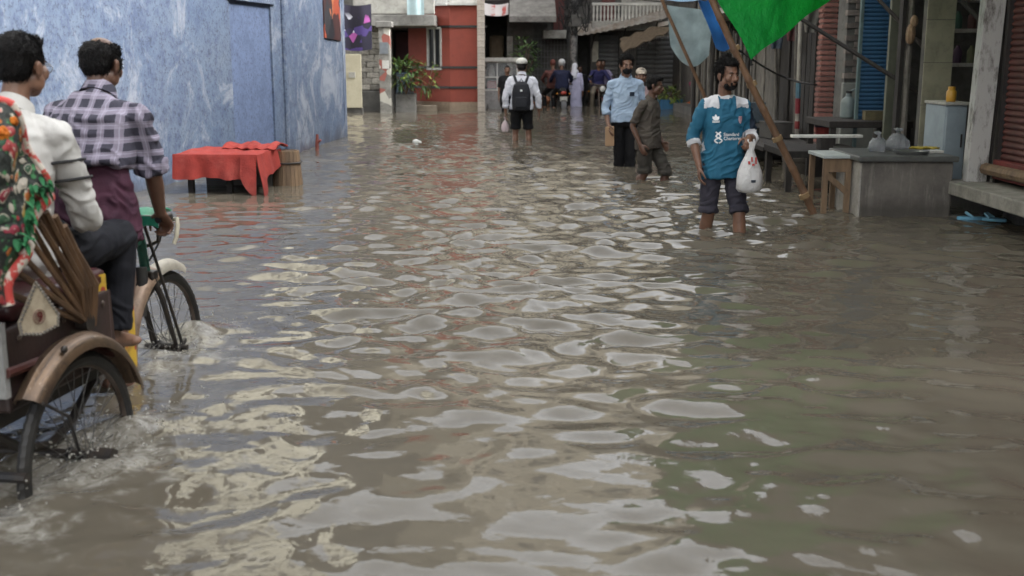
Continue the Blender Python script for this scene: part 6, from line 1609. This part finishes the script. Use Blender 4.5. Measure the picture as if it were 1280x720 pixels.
r_pul, sh_pul, _, S_ = person('person in a plaid shirt and maroon wrap pedalling the rickshaw', rk(*OFF), -RA, Jp, 1, .0065,
    shirt=dict(mat=plaid(), hem=.45, sleeve=.93, roll=True, fold=.015, w=.98, sw=.98, collar=True), hairst='balding', seed=3, hs=.94,
    handsR=dict(d=(.0, .55, -.6), n=(-.2, -.6, -.5), t=(-1, .2, 0), curl=1.25), handsL=dict(d=(0, .55, -.6), n=(.2, -.6, -.5), t=(1, .2, 0), curl=1.25),
    skirt=dict(mat=M_lungi, name='wrap', fold=.014, ff=(7, 7, 20), rings=[((0, .02, 1.40), .125, .095), ((0, .01, 1.33), .142, .112), ((0, .0, 1.24), .155, .125), ((0, -.01, 1.14), .17, .145), ((0, -.01, 1.03), .185, .165), ((0, .01, .96), .175, .175)],
               cones=(((.08, .0, 1.02), (.0, .13, .82), .10, .06), ((-.08, .0, 1.02), (-.12, .18, .84), .10, .08), ((-.12, .18, .84), (-.12, .1, .72), .08, .075))))
OFF = (.04, .24, 0)
J = dict(H=1.72, pel=V((.08, .2, .99)), mid=V((.08, .19, 1.2)), neck=V((.085, .305, 1.505)), head=V((.10, .375, 1.672)), face=V((.12, 1, -.06)),
         shR=V((.25, .30, 1.425)), elR=V((.285, .40, 1.125)), wrR=V((.175, .53, 1.305)), shL=V((-.09, .32, 1.425)), elL=V((-.18, .42, 1.14)), wrL=V((-.08, .62, 1.06)),
         hR=V((.175, .24, .99)), hL=V((-.01, .24, .99)), kR=V((.22, .745, 1.0)), kL=V((-.01, .71, 1.0)), aR=V((.185, .70, .61)), aL=V((-.02, .70, .61)), fR=V((.1, 1, -.1)), fL=V((-.1, 1, -.1)))
Jq = shiftJ(J, OFF)
M_trs = cloth_mat('navy_trousers', (0.007, 0.0075, 0.011), (0.012, 0.0125, 0.017), .8, 6)
M_wsh = cloth_mat('white_shirt', (0.50, 0.485, 0.46), (0.38, 0.37, 0.345), .85, 3)
r_pas, sh_pas, _, Sq = person('person in a white shirt and glasses riding as rickshaw passenger', rk(OFF[0] - .04, OFF[1], 0), -RA, Jq, 0, .0065,
    shirt=dict(mat=M_wsh, hem=-.1, sleeve=1.3, fold=.015, w=.96, sw=1.0, cuffr=.046, collar=True), trousers=dict(mat=M_trs, end=1.93, w=1.03, hemr=.072, fold=.008), hairst='short', seed=6, hs=.95,
    handsR=dict(d=(-.3, .55, .35), n=(-.8, .1, -.4), t=(-.1, .2, 1), curl=.9), handsL=dict(d=(.2, .9, -.3), n=(.3, 0, -1), t=(1, 0, 0), curl=.6))
P, Rm = HP(Jq, Sq); m = MB()
for s in (-1, 1):
    m.tube([P(s * .031 + .024 * math.cos(a), .102, -.002 + .018 * math.sin(a)) for a in np.linspace(0, 2 * PI, 21)], .0016, 6, cap=False)
    m.tube([P(s * .056, .1, .004), P(s * .078, .06, .006), P(s * .085, .0, .006), P(s * .083, -.02, -.01)], .0017, 6)
m.tube([P(-.009, .104, .002), P(0, .108, .004), P(.009, .104, .002)], .0016, 6)
gl = m.build('glasses', NT('steel_wire').set((.25, .25, .26), .3, .9), r_pas)
m = MB()
for s in (-1, 1): m.tube([P(s * .031, .1025, -.002), P(s * .031, .1035, -.002)], [.022 * Sq, .022 * Sq], 18)
lg = NT('lens'); lg.set((.9, .93, .95), .03); lg.b.inputs['Transmission Weight'].default_value = .9; m.build('lens', lg.m, gl)

# ------------------------------------------------------------------ people wading
def place(loc, rz, p):
    return V((loc[0] + p[0] * math.cos(rz) - p[1] * math.sin(rz), loc[1] + p[0] * math.sin(rz) + p[1] * math.cos(rz), loc[2] + p[2]))

# man in the teal football shirt
JL, JZ = (1.665, 8.88, GZ), PI + .12
H = 1.68
Jm = stand(H, face=(-.36, 1, -.06), head=(-.005, .04, H - .112 * (.135 * H / .238)), shR=(.16, -.005, 1.335), shL=(-.16, .0, 1.33), elR=(.238, -.04, 1.095), wrR=(.205, .06, .865), elL=(-.235, .0, 1.08), wrL=(-.135, .215, 1.10), kR=(.10, -.0, .49), aR=(.115, -.16, .10), kL=(-.105, .14, .50), aL=(-.125, .17, .08))
M_teal = cloth_mat('teal_jersey', (0.022, 0.125, 0.205), (0.016, 0.09, 0.155), .7, 5)
M_wht = cloth_mat('white_trim', (0.62, 0.62, 0.64), (.5, .5, .52), .8, 5)
M_nvy = cloth_mat('dark_navy', (0.012, 0.02, 0.035), (.01, .016, .028), .7, 5)
def jersey(c):
    x, y, z = c[:, 0], c[:, 1], c[:, 2]; mi = np.zeros(len(c), int)
    yoke = (z > 1.352 - .25 * np.abs(np.abs(x) - .12) - .02 * (y > .0)) & (np.abs(x) > .07) & (np.abs(x) < .175)
    mi[yoke | ((np.hypot(x, y - .0) < .075) & (z > 1.392))] = 1
    for sd in 'RL':
        e, w = np.array(Jm['el' + sd]), np.array(Jm['wr' + sd]); d = w - e; L = np.linalg.norm(d)
        s = ((c - e) @ d) / L / L; r = np.linalg.norm(c - e - s[:, None] * d, axis=1)
        mi[(s > .12) & (s < .5) & (r < .075)] = 1
    mi[(x < -.195) & (z > 1.06) & (y < .06) & (mi == 0)] = 2  # outer left sleeve gets a darker tone than the teal
    return mi
M_shorts = cloth_mat('charcoal_shorts', (0.045, 0.042, 0.055), (0.03, 0.028, 0.038), .85, 6)
r_j, sj, _, Sj = person('person in a teal football shirt wading with a white carrier bag', JL, JZ, Jm, 0, .007,
    shirt=dict(mat=[M_teal, M_wht, M_nvy], hem=-.26, sleeveR=1.3, sleeve=1.28, fold=.014, w=.92, wh=.9, sw=.98, cuffr=.05, matfn=jersey), trousers=dict(mat=M_shorts, end=.97, w=.97, wp=.86, cuff=True, fold=.010), hairst='bun', seed=2,
    handsR=dict(d=(-.02, .12, -1), n=(-1, .2, 0), t=(-.3, 1, 0), curl=.6), handsL=dict(d=(.25, .75, -.45), n=(.5, -.3, -.8), t=(.8, -.1, .5), curl=1.35))
P, Rm = HP(Jm, Sj); bd = MB()
E_ = lambda c, rad, n=12: bd.ell(P(*c), tuple(q * Sj for q in rad), Rm, n)
E_((0, .036, -.094), (.044, .046, .028)); E_((0, .082, -.094), (.024, .016, .02)); E_((0, .099, -.0515), (.024, .006, .005))
for s in (-1, 1):
    E_((s * .057, .01, -.062), (.010, .03, .026)); E_((s * .044, .045, -.082), (.018, .028, .02)); E_((s * .026, .09, -.066), (.006, .012, .016)); E_((s * .07, .0, -.02), (.009, .02, .035))
finish(remesh(bd, .005, 2), 'beard', M_hair, r_j, .003, (60, 60, 60), 4)
# marks on the shirt front, wrapped on the cloth
bvh = BVHTree.FromPolygons([v.co[:] for v in sj.data.vertices], [p.vertices[:] for p in sj.data.polygons])
def onto(x, z, off=.0025):
    h = bvh.ray_cast(V((x, .6, z)), V((0, -1, 0)), 1.0)
    return V((x, (h[0].y if h[0] else .14) + off, z))
def decal(name, vs, fs, mat, parent):
    bm = bmesh.new()
    b = [bm.verts.new((a[0], 0, a[1])) for a in vs]
    for f in fs:
        try: bm.faces.new([b[i] for i in f])
        except ValueError: pass
    bmesh.ops.triangulate(bm, faces=bm.faces[:])
    for _ in range(2):
        ed = [e for e in bm.edges if e.calc_length() > .012]
        if ed: bmesh.ops.subdivide_edges(bm, edges=ed, cuts=1, use_grid_fill=False); bmesh.ops.triangulate(bm, faces=bm.faces[:])
    for v in bm.verts: v.co = onto(v.co.x, v.co.z)
    me = bpy.data.meshes.new(name); bm.to_mesh(me); bm.free(); me.materials.append(mat)
    o = bpy.data.objects.new(name, me); COL.objects.link(o); o.parent = parent
    return o
M_prn = NT('white_print').set((.7, .7, .7), .6)
def text_polys(body, size):
    cu = bpy.data.curves.new('lettering', 'FONT'); cu.body = body; cu.size = size; cu.align_x = 'LEFT'; cu.offset = .0006
    o = bpy.data.objects.new('tmp', cu); COL.objects.link(o); me = bpy.data.meshes.new_from_object(o.evaluated_get(bpy.context.evaluated_depsgraph_get()))
    vs = [(v.co.x, v.co.y) for v in me.vertices]; fs = [tuple(p.vertices) for p in me.polygons]; bpy.data.objects.remove(o); return vs, fs
# local +x is his right hand, so print runs towards -x
def put(vs, x0, z0): return [(x0 - a, z0 + b) for a, b in vs]
for txt, z in (('Standard', 1.109), ('Chartered', 1.078)):
    vs, fs = text_polys(txt, .036); decal('lettering', put(vs, .035, z), fs, M_prn, sj)
loop = []
for seg in range(1):
    for s in (-1, 1):
        vs, fs = [], []
        pts = [(s * .004 + s * .022 * math.sin(q * 1.15) * (1 if q < 4 else .8), (q - 3.2) * .0135) for q in np.linspace(0, 6.4, 30)]
        for i, p in enumerate(pts):
            a = pts[max(i - 1, 0)]; b = pts[min(i + 1, 29)]; tx, tz = b[0] - a[0], b[1] - a[1]; l = math.hypot(tx, tz) or 1
            vs += [(p[0] - tz / l * .0055, p[1] + tx / l * .0055), (p[0] + tz / l * .0055, p[1] - tx / l * .0055)]
        fs = [(2 * i, 2 * i + 1, 2 * i + 3, 2 * i + 2) for i in range(29)]
        decal('sponsor_emblem', [(.075 + a, 1.098 + b) for a, b in vs], fs, M_prn, sj)
for ang, L in ((-.75, .036), (0, .042), (.75, .036)):
    vs = [(.095 + math.sin(ang) * L * u + math.cos(ang) * w * .0115 * math.sin(PI * min(.96, .12 + u * .86)), 1.232 + math.cos(ang) * L * u - math.sin(ang) * w * .0115 * math.sin(PI * min(.96, .12 + u * .86))) for u in np.linspace(0, 1, 8) for w in (-1, 1)]
    decal('maker_emblem', vs, [(2 * i, 2 * i + 1, 2 * i + 3, 2 * i + 2) for i in range(7)], M_prn, sj)
for k in range(2):
    vs = [(.095 + s * .026, 1.224 - k * .009 + w * .0028) for s in (-1, 1) for w in (-1, 1)]; decal('maker_emblem', vs, [(0, 1, 3, 2)], M_prn, sj)
vs = [(-.10 + a, 1.23 + b) for a, b in ((-.016, .03), (.016, .03), (.018, 0), (.011, -.02), (0, -.03), (-.011, -.02), (-.018, 0))]; decal('crest', vs, [tuple(range(7))], M('crest_print', (.55, .45, .5), (.4, .12, .12), .6, 60, bump=0), sj)
# white carrier bag in his left hand
hw = place(JL, JZ, (-.13, .28, 1.045))
M_bag = NT('white_polythene'); cbag = M_bag.mix(M_bag.ramp(M_bag.noise(6, 4, .6), .3, .7), (.62, .61, .6), (.5, .49, .48)); M_bag.bump(M_bag.noise(16, 4, .6, dist=1.2), .7, .02); M_bag.set(cbag, .35)
wb = thing('carrier_bag', 'white plastic carrier bag with red print hanging from the teal shirted hand', 'bag', hw, PI + .05)
mb = MB(); n = 22; rings = []
for z, rx, ry in ((-.36, .03, .03), (-.355, .075, .055), (-.33, .098, .072), (-.27, .105, .078), (-.2, .092, .065), (-.13, .066, .045), (-.07, .04, .028), (-.02, .022, .018), (.0, .026, .02), (.03, .034, .02)):
    rings.append([V((rx * math.cos(2 * PI * j / n) * (1 + .07 * math.sin(j * 2.1 + z * 30)), ry * math.sin(2 * PI * j / n) * (1 + .1 * math.cos(j * 1.7 - z * 24)), z)) for j in range(n)])
mb.loft(rings); mb.build('bag_body', M_bag.m, wb, True, 70)
for s in (-1, 1):
    m = MB(); m.tube([(s * .012, 0, -.05), (s * .028, .005, .02), (s * .02, 0, .05)], [.012, .009, .006], 7); m.build('bag_handle', M_bag.m, wb)
mr = M('red_print', (.5, .06, .05), bump=0)
for (x, z, w_, h_) in ((-.032, -.11, .012, .05), (.0, -.10, .012, .035), (.02, -.125, .018, .022), (-.012, -.14, .02, .014)):
    m = MB(); m.grid(lambda u, v: (x + w_ * (u - .5), .048 + .012 * v + .0 * u, z + h_ * (.5 - v)), 4, 4, thick=.002); m.build('print_mark', mr, wb)
m = MB(); m.grid(lambda u, v: (-.03 + .035 * u, .079 - .01 * abs(u - .4), -.275 + .02 * v), 5, 3, thick=.002); m.build('print_mark', M('dark_print', (.04, .05, .07), bump=0), wb)

# boy in the grey brown polo shirt
H = 1.5
BZ = -(PI - 1.0)
Jb = stand(H, face=(-.15, 1, -.15), kR=(.075, .0, .43), aR=(.08, -.17, .10), kL=(-.07, .19, .46), aL=(-.07, .17, .08), elR=(.2, -.1, .96), wrR=(.2, .0, .76), elL=(-.2, -.05, .95), wrL=(-.17, .1, .77), mid=(0, -.0, 1.02), neck=(0, .02, 1.245), head=(-.01, .07, 1.40))
M_polo = cloth_mat('grey_brown_polo', (0.085, 0.072, 0.06), (0.06, 0.05, 0.043), .9, 5)
M_roll = cloth_mat('rolled_dark_trousers', (0.06, 0.053, 0.045), (0.042, 0.038, 0.033), .9, 5)
person('person, a boy in a grey brown polo and rolled trousers, striding', (1.53, 12.66, GZ), BZ, Jb, 1, .008, shirt=dict(mat=M_polo, hem=-.2, sleeve=.85, fold=.013, w=.92, sw=.95, collar=True), trousers=dict(mat=M_roll, endR=.97, endL=1.12, w=1.12, hemr=.072, cuff=True, fold=.012), hairst='short', seed=8,
       handsR=dict(curl=.5), handsL=dict(curl=.5))
# student in the pale blue shirt
H = 1.73
SL, SZ = (1.43, 14.3, GZ), PI + .05
Js = stand(H, face=(-.12, 1, -.05), shR=(.175, -.005, 1.375), shL=(-.175, -.005, 1.375), elR=(.25, -.03, 1.1), wrR=(.225, .1, .88), elL=(-.23, -.05, 1.1), wrL=(-.2, .03, .86), kR=(.07, .02, .5), kL=(-.065, .06, .5), aR=(.075, -.03, .08), aL=(-.07, .06, .08))
M_lb = cloth_mat('pale_blue_shirt', (0.34, 0.43, 0.55), (0.27, 0.35, 0.46), .85, 4)
M_bt = cloth_mat('black_trousers', (0.006, 0.006, 0.007), (.009, .009, .010), .85, 5)
r_s, _, _, Ss = person('person in a pale blue shirt, black trousers and black face mask', SL, SZ, Js, 0, .008, shirt=dict(mat=M_lb, hem=-.02, sleeve=1.45, roll=True, fold=.014, w=.93, sw=.95, cuffr=.045, collar=True), trousers=dict(mat=M_bt, end=1.99, w=.98, hemr=.06), hairst='curly', seed=11)
P, Rm = HP(Js, Ss); m = MB(); m.ell(P(0, .045, -.062), (.062 * Ss, .066 * Ss, .05 * Ss), Rm, 16); m.ell(P(0, .09, -.05), (.03 * Ss, .03 * Ss, .032 * Ss), Rm, 12)
finish(remesh(m, .006, 2), 'face_mask', M_bt, r_s)
m = MB(); m.grid(lambda u, v: (-.09 + .06 * u, .138, 1.24 + .05 * v), 3, 3, thick=.003); m.build('pocket_badge', M_nvy, r_s)
pb_ = thing('paper_parcel', 'small tan paper parcel held by the student in pale blue', 'parcel', place(SL, SZ, (.21, .13, .62)), SZ)
m = MB(); m.prism([(-.055, -.02, 0), (.055, -.02, 0), (.06, -.015, .24), (-.05, -.015, .25)], (0, 0, 0), (0, .05, 0)); m.build('parcel_body', M('tan_paper', (.38, .24, .14), (.3, .19, .11)), pb_, False, bevel=.008)
# walker behind in a light cap
H = 1.56
Jc = stand(H, face=(0, 1, 0))
r_c, _, _, Sc = person('person in a pale cap half hidden behind the boy', (1.80, 15.9, GZ), PI, Jc, 0, .010, shirt=dict(mat=cloth_mat('dusty_pink_shirt', (.34, .24, .24)), hem=-.2, sleeve=1.6), trousers=dict(mat=M_roll, end=1.7), hairst='short', seed=13)
P, Rm = HP(Jc, Sc); m = MB(); m.ell(P(0, -.01, .065), (.088 * Sc, .106 * Sc, .07 * Sc), Rm, 16); m.ell(P(0, .075, .045), (.06 * Sc, .06 * Sc, .010 * Sc), Rm, 12); finish(remesh(m, .008, 2), 'cap', M('pale_cap', (.55, .48, .4), (.4, .33, .26), .8, 12), r_c)
# student with the backpack
H = 1.69
KL, KZ = (.16, 18.7, GZ), .0
Jk = stand(H, face=(.05, 1, 0), shR=(.188, -.0, 1.345), shL=(-.188, .0, 1.345), elR=(.27, -.03, 1.08), wrR=(.285, .02, .84), elL=(-.265, -.02, 1.08), wrL=(-.265, .04, .84), kR=(.115, .03, .48), aR=(.115, 0, .08), kL=(-.105, .02, .48), aL=(-.105, -.04, .08))
M_sw = cloth_mat('school_white', (0.66, 0.66, 0.7), (.55, .56, .62), .85, 4)
r_k, _, _, Sk = person('person in a white shirt and dark shorts walking away with a backpack', KL, KZ, Jk, 0, .009, shirt=dict(mat=M_sw, hem=-.02, sleeve=1.75, fold=.015, w=1.04, sw=1.08, cuffr=.045, collar=True), trousers=dict(mat=M_bt, end=.8, w=1.06, cuff=True, hemr=.078), hairst='short', seed=15)
P, Rm = HP(Jk, Sk); m = MB(); m.ell(P(0, -.012, .068), (.1 * Sk, .118 * Sk, .075 * Sk), Rm, 18); o = finish(remesh(m, .009, 2), 'cap', M('white_cap', (.6, .59, .55), (.42, .41, .37), .6, 9), r_k)
m = MB(); m.ell(P(0, -.012, .03), (.098 * Sk, .116 * Sk, .05 * Sk), Rm, 18); m.ell(P(0, -.06, -.02), (.08 * Sk, .07 * Sk, .06 * Sk), Rm, 14); finish(remesh(m, .009, 2), 'cap_band', M_hair, r_k)
bpk = thing('backpack', 'black backpack worn by the student in white', 'backpack', place(KL, KZ, (-.01, -.13, .86)))
m = MB(); m.loft([[V((rx * math.copysign(abs(math.cos(a)) ** .6, math.cos(a)), -.07 + ry * math.copysign(abs(math.sin(a)) ** .6, math.sin(a)), z)) for a in np.linspace(0, 2 * PI, 25)[:-1]] for z, rx, ry in ((0, .08, .05), (.02, .14, .08), (.12, .155, .09), (.3, .15, .085), (.42, .12, .065), (.47, .06, .035))])
M_pk = cloth_mat('backpack_nylon', (.014, .015, .019), (.024, .025, .03), .7, 9)
finish(remesh(m, .01, 2), 'pack_body', M_pk, bpk, .004)
m = MB(); m.box((.0, -.165, .14), (.2, .035, .17)); m.build('front_pocket', M_pk, bpk, True, bevel=.015)
m = MB(); m.box((.0, -.158, .33), (.035, .008, .03)); m.build('label_patch', M_prn, bpk, False)
for s in (-1, 1):
    m = MB(); m.tube([(s * .07, -.02, .44), (s * .10, .03, .52), (s * .115, .10, .56), (s * .125, .2, .52)], [.02, .022, .022, .02], 8); m.build('shoulder_strap', M_pk, bpk)
m = MB(); m.tube([(-.03, -.05, .46), (0, -.05, .52), (.03, -.05, .46)], .008, 6); m.build('top_loop', M_pk, bpk)
sack(place(KL, KZ, (-.275, .07, .50)), .06, .045, .25, 5, 'pale pink plastic bag held low by the backpack student', M('pink_bag', (.55, .42, .44), (.5, .45, .45), .4))
# person in black by the food cart
Jd = stand(1.52, face=(0, 1, -.1))
person('person in a black tunic standing by the food cart', (-.12, 28.9, GZ), PI, Jd, 0, .012, shirt=dict(mat=M_bt, hem=-.75, sleeve=.9, w=1.1, fold=.01), trousers=dict(mat=M_bt, end=1.95), hairst='short', seed=17)
# woman in pale lavender with white headscarf
Jl = stand(1.56, face=(.3, 1, 0))
M_lav = cloth_mat('lavender_dress', (.48, .47, .62), (.38, .37, .5), .85, 4)
r_l, _, _, Sl = person('person in a pale lavender dress and white headscarf walking away', (1.78, 32.2, GZ), -.3, Jl, 0, .012, shirt=dict(mat=M_lav, hem=0, sleeve=1.8, fold=.008), trousers=None, hairst=None, seed=19, eye=False,
    skirt=dict(mat=M_lav, name='dress', rings=[((0, 0, .95), .15, .11), ((0, 0, .8), .19, .15), ((0, 0, .5), .2, .17), ((0, 0, .2), .22, .2)], fold=.012))
P, Rm = HP(Jl, Sl); m = MB(); m.ell(P(0, -.025, .03), (.094 * Sl, .098 * Sl, .11 * Sl), Rm, 16); m.ell(Jl['neck'] + V((0, -.01, .02)), (.11, .09, .07)); m.cone(P(0, -.05, 0), Jl['neck'] + V((0, -.09, -.12)), .07, .09); finish(remesh(m, .012, 2), 'headscarf', M_sw, r_l, .006)

# motorbikes
M_mc = M('motorbike_black', (.02, .02, .023), (.04, .035, .03), .3, 8)
def motorbike(label, loc, rz, paint, light):
    o = thing('motorbike', label, 'motorbike', loc, rz, 'motorbikes at the street end')
    def pt(name, mat, fn, par=o, **k):
        m = MB(); fn(m); return m.build(name, mat, par, **k)
    for y in (-.62, .66):
        w = pt('wheel', M_tyre, lambda m: m.tube([(0, y + .27 * math.cos(a), .30 + .27 * math.sin(a)) for a in np.linspace(0, 2 * PI, 37)], .045, 8, cap=False))
        pt('rim', M_rim, lambda m: m.tube([(0, y + .215 * math.cos(a), .30 + .215 * math.sin(a)) for a in np.linspace(0, 2 * PI, 31)], .018, 6, cap=False), w)
        for k in range(5): pt('spoke', M_mc, lambda m: m.tube([(0, y, .3), (0, y + .21 * math.cos(k * 1.2566), .3 + .21 * math.sin(k * 1.2566))], .014, 5), w)
    pt('tank', paint, lambda m: (m.ell((0, .16, .80), (.13, .25, .11)), m.ell((0, .28, .82), (.11, .12, .09))))
    pt('seat', M_mc, lambda m: m.loft([[V((rx * math.copysign(abs(math.cos(a)) ** .6, math.cos(a)), y, z + .05 * math.sin(a))) for a in np.linspace(0, 2 * PI, 17)[:-1]] for y, rx, z in ((.0, .08, .8), (-.1, .12, .8), (-.4, .12, .83), (-.62, .08, .87))]))
    pt('engine', M_mc, lambda m: (m.box((0, .08, .42), (.26, .32, .26)), m.tube([(0, .12, .5), (0, .2, .66)], .08, 10)), bevel=.02)
    pt('frame', M_mc, lambda m: (m.tube([(0, .42, .86), (0, .25, .45), (0, -.2, .4), (0, -.5, .72)], .022, 8)))
    pt('tail', paint, lambda m: m.loft([[V((rx * math.cos(a), y, z + .05 * math.sin(a))) for a in np.linspace(0, 2 * PI, 13)[:-1]] for y, rx, z in ((-.2, .12, .7), (-.55, .1, .75), (-.74, .05, .8))]))
    pt('tail_light', M('red_lens', (.45, .06, .04), rough=.3), lambda m: m.ell((0, -.78, .78), (.08, .03, .05)))
    pt('number_plate', M_white, lambda m: m.box((0, -.82, .62), (.2, .012, .13), rx=.3), smooth=False)
    pt('rear_mudguard', M_mc, lambda m: m.grid(lambda u, v: (-.07 + .14 * u, -.62 - .34 * math.sin(v * 1.7 - .3), .30 + .34 * math.cos(v * 1.7 - .3)), 4, 10, thick=.01))
    pt('front_mudguard', paint, lambda m: m.grid(lambda u, v: (-.07 + .14 * u, .66 + .34 * math.sin(v * 2.2 - 1.3), .30 + .34 * math.cos(v * 2.2 - 1.3)), 4, 12, thick=.01))
    for s in (-1, 1):
        pt('fork', M_rim, lambda m: m.tube([(s * .09, .66, .3), (s * .09, .45, .92)], .022, 8))
        pt('mirror', M_mc, lambda m: (m.tube([(s * .25, .38, 1.0), (s * .32, .4, 1.16)], .008, 6), m.ell((s * .33, .4, 1.2), (.06, .015, .045))))
        pt('indicator', M('amber_lens', (.5, .2, .02), rough=.3), lambda m: m.ell((s * .17, -.74, .76), (.03, .025, .025)))
        pt('grip', M_mc, lambda m: m.tube([(s * .24, .37, 1.0), (s * .36, .33, .99)], .02, 8))
    pt('handlebar', M_rim, lambda m: m.tube([(-.26, .37, 1.0), (-.1, .43, .97), (.1, .43, .97), (.26, .37, 1.0)], .014, 8))
    hl = pt('headlight', M_mc, lambda m: m.ell((0, .53, .86), (.11, .09, .11)))
    pt('lens', NT('headlight_lens').set((.6, .6, .58), .15), lambda m: m.ell((0, .585, .86), (.085, .04, .085)), hl)
    pt('exhaust', M_rim, lambda m: m.tube([(.13, .1, .32), (.15, -.3, .33), (.16, -.75, .4)], [.025, .04, .045], 10))
    return o
def rider(label, loc, rz, y0, shirt, trs, hs_, skin_i, seed, arms=True, face=(0, 1, -.05), H=1.6):
    J = dict(H=H, pel=V((0, y0, .93)), mid=V((0, y0 - .0, 1.14)), neck=V((0, y0 + .09, 1.37)), head=V((0, y0 + .13, 1.555)), face=V(face),
             shR=V((.18, y0 + .09, 1.32)), shL=V((-.18, y0 + .09, 1.32)),
             hR=V((.09, y0 + .02, .9)), hL=V((-.09, y0 + .02, .9)), kR=V((.21, y0 + .36, .72)), kL=V((-.21, y0 + .36, .72)), aR=V((.2, y0 + .22, .34)), aL=V((-.2, y0 + .22, .34)))
    for s, q in ((1, 'R'), (-1, 'L')):
        J['el' + q] = V((s * .28, y0 + .22, 1.14)); J['wr' + q] = V((s * .29, y0 + .45, 1.04)) if arms else V((s * .2, y0 + .34, 1.02))
    return person(label, loc, rz, J, skin_i, .012, shirt=dict(mat=shirt, hem=-.05, sleeve=1.7, fold=.01, w=1.08, sw=1.08), trousers=dict(mat=trs, end=1.9, w=1.0), hairst=hs_, seed=seed)
M_nav = cloth_mat('navy_shirt', (.016, .02, .05), (.012, .014, .034), .85, 5)
M_pur = cloth_mat('indigo_shirt', (.03, .03, .1), (.02, .02, .06), .85, 5)
M_hel = M('helmet_paint', (.5, .5, .5), (.35, .35, .35), .25, 6)
B1, Z1 = (1.36, 31.6, GZ), .05
motorbike('black motorbike ridden away by the person in navy, tail lamp glowing red paint', B1, Z1, M_mc, 0)['label'] = 'black motorbike heading away under the rider in navy'
r1_, _, J1, S1 = rider('person in navy with a grey helmet riding the motorbike away', B1, Z1, -.3, M_nav, M_bt, None, 0, 23)
P, Rm = HP(J1, S1); m = MB(); m.ell(P(0, -.01, .04), (.115 * S1, .13 * S1, .115 * S1), Rm, 16); m.ell(P(0, .03, -.03), (.1 * S1, .09 * S1, .09 * S1), Rm, 14); finish(remesh(m, .012, 2), 'helmet', M_hel, r1_)
r2_, _, J2, S2 = rider('person in front on the departing motorbike wearing a red scarf', (B1[0] - .2, B1[1] + .2, GZ), Z1 + .1, .0, cloth_mat('red_scarf_top', (.1, .04, .035)), M_bt, None, 0, 25, False)
P, Rm = HP(J2, S2); m = MB(); m.ell(P(0, -.02, .03), (.09 * S2, .1 * S2, .105 * S2), Rm, 14); finish(remesh(m, .012, 2), 'scarf', cloth_mat('red_scarf', (.14, .05, .04)), r2_)
B2, Z2 = (2.48, 32.4, GZ), PI + .1
motorbike('motorbike facing the street under the rider in indigo', B2, Z2, M('dark_red_paint', (.06, .015, .015), rough=.3), 1)
rider('person in an indigo shirt facing forward on the second motorbike', B2, Z2, -.2, M_pur, cloth_mat('khaki_trousers', (.2, .17, .13)), 'short', 0, 27)
rider('person in pale violet riding behind the indigo shirted rider', (B2[0] + .2, B2[1] + .2, GZ), Z2, -.6, cloth_mat('violet_top', (.25, .22, .33)), M_bt, 'short', 1, 29, False)
Jx = stand(1.5, face=(0, 1, 0))
person('person in dark clothes standing in the shade by the second motorbike', (1.98, 33.2, GZ), PI, Jx, 1, .013, shirt=dict(mat=M_bt, hem=-.2, sleeve=1.8), trousers=dict(mat=M_bt, end=1.9), hairst='short', seed=31)

# ------------------------------------------------------------------ splashes thrown by the wheels
M_spl = NT('splash_water'); M_spl.set((.5, .48, .43), .12); M_spl.b.inputs['Transmission Weight'].default_value = .45; M_spl.b.inputs['IOR'].default_value = 1.33
rg = random.Random(41)
for wi, (wv, n, hh) in enumerate(((WHEELS[0], 300, .12), (WHEELS[2], 200, .09), (WHEELS[1], 120, .12))):
    m = MB()
    for i in range(n):
        al = rg.gauss(.12, .28); ac = rg.gauss(.05, .13); z = abs(rg.gauss(0, hh * .45)) * math.exp(-abs(al - .15) * 1.6)
        p = V((al * math.sin(RA) + ac * math.cos(RA), al * math.cos(RA) - ac * math.sin(RA), z + .005))
        r = rg.uniform(.0015, .0045); q = Quaternion((rg.gauss(0, 1), rg.gauss(0, 1), rg.gauss(0, 1), 1)).normalized().to_matrix()
        m.ell(p, (r, r * rg.uniform(.6, 1.2), r * rg.uniform(.7, 2.4)), q, 6)
    o = m.build('splash', M_spl.m); o.location = (wv.x, wv.y, 0)
    tag(o, ('spray of drops thrown up by the near rear wheel of the rickshaw', 'spray of drops round the front wheel of the rickshaw', 'spray of drops behind the rickshaw by its hidden rear wheel')[wi], 'splash', kind='stuff')
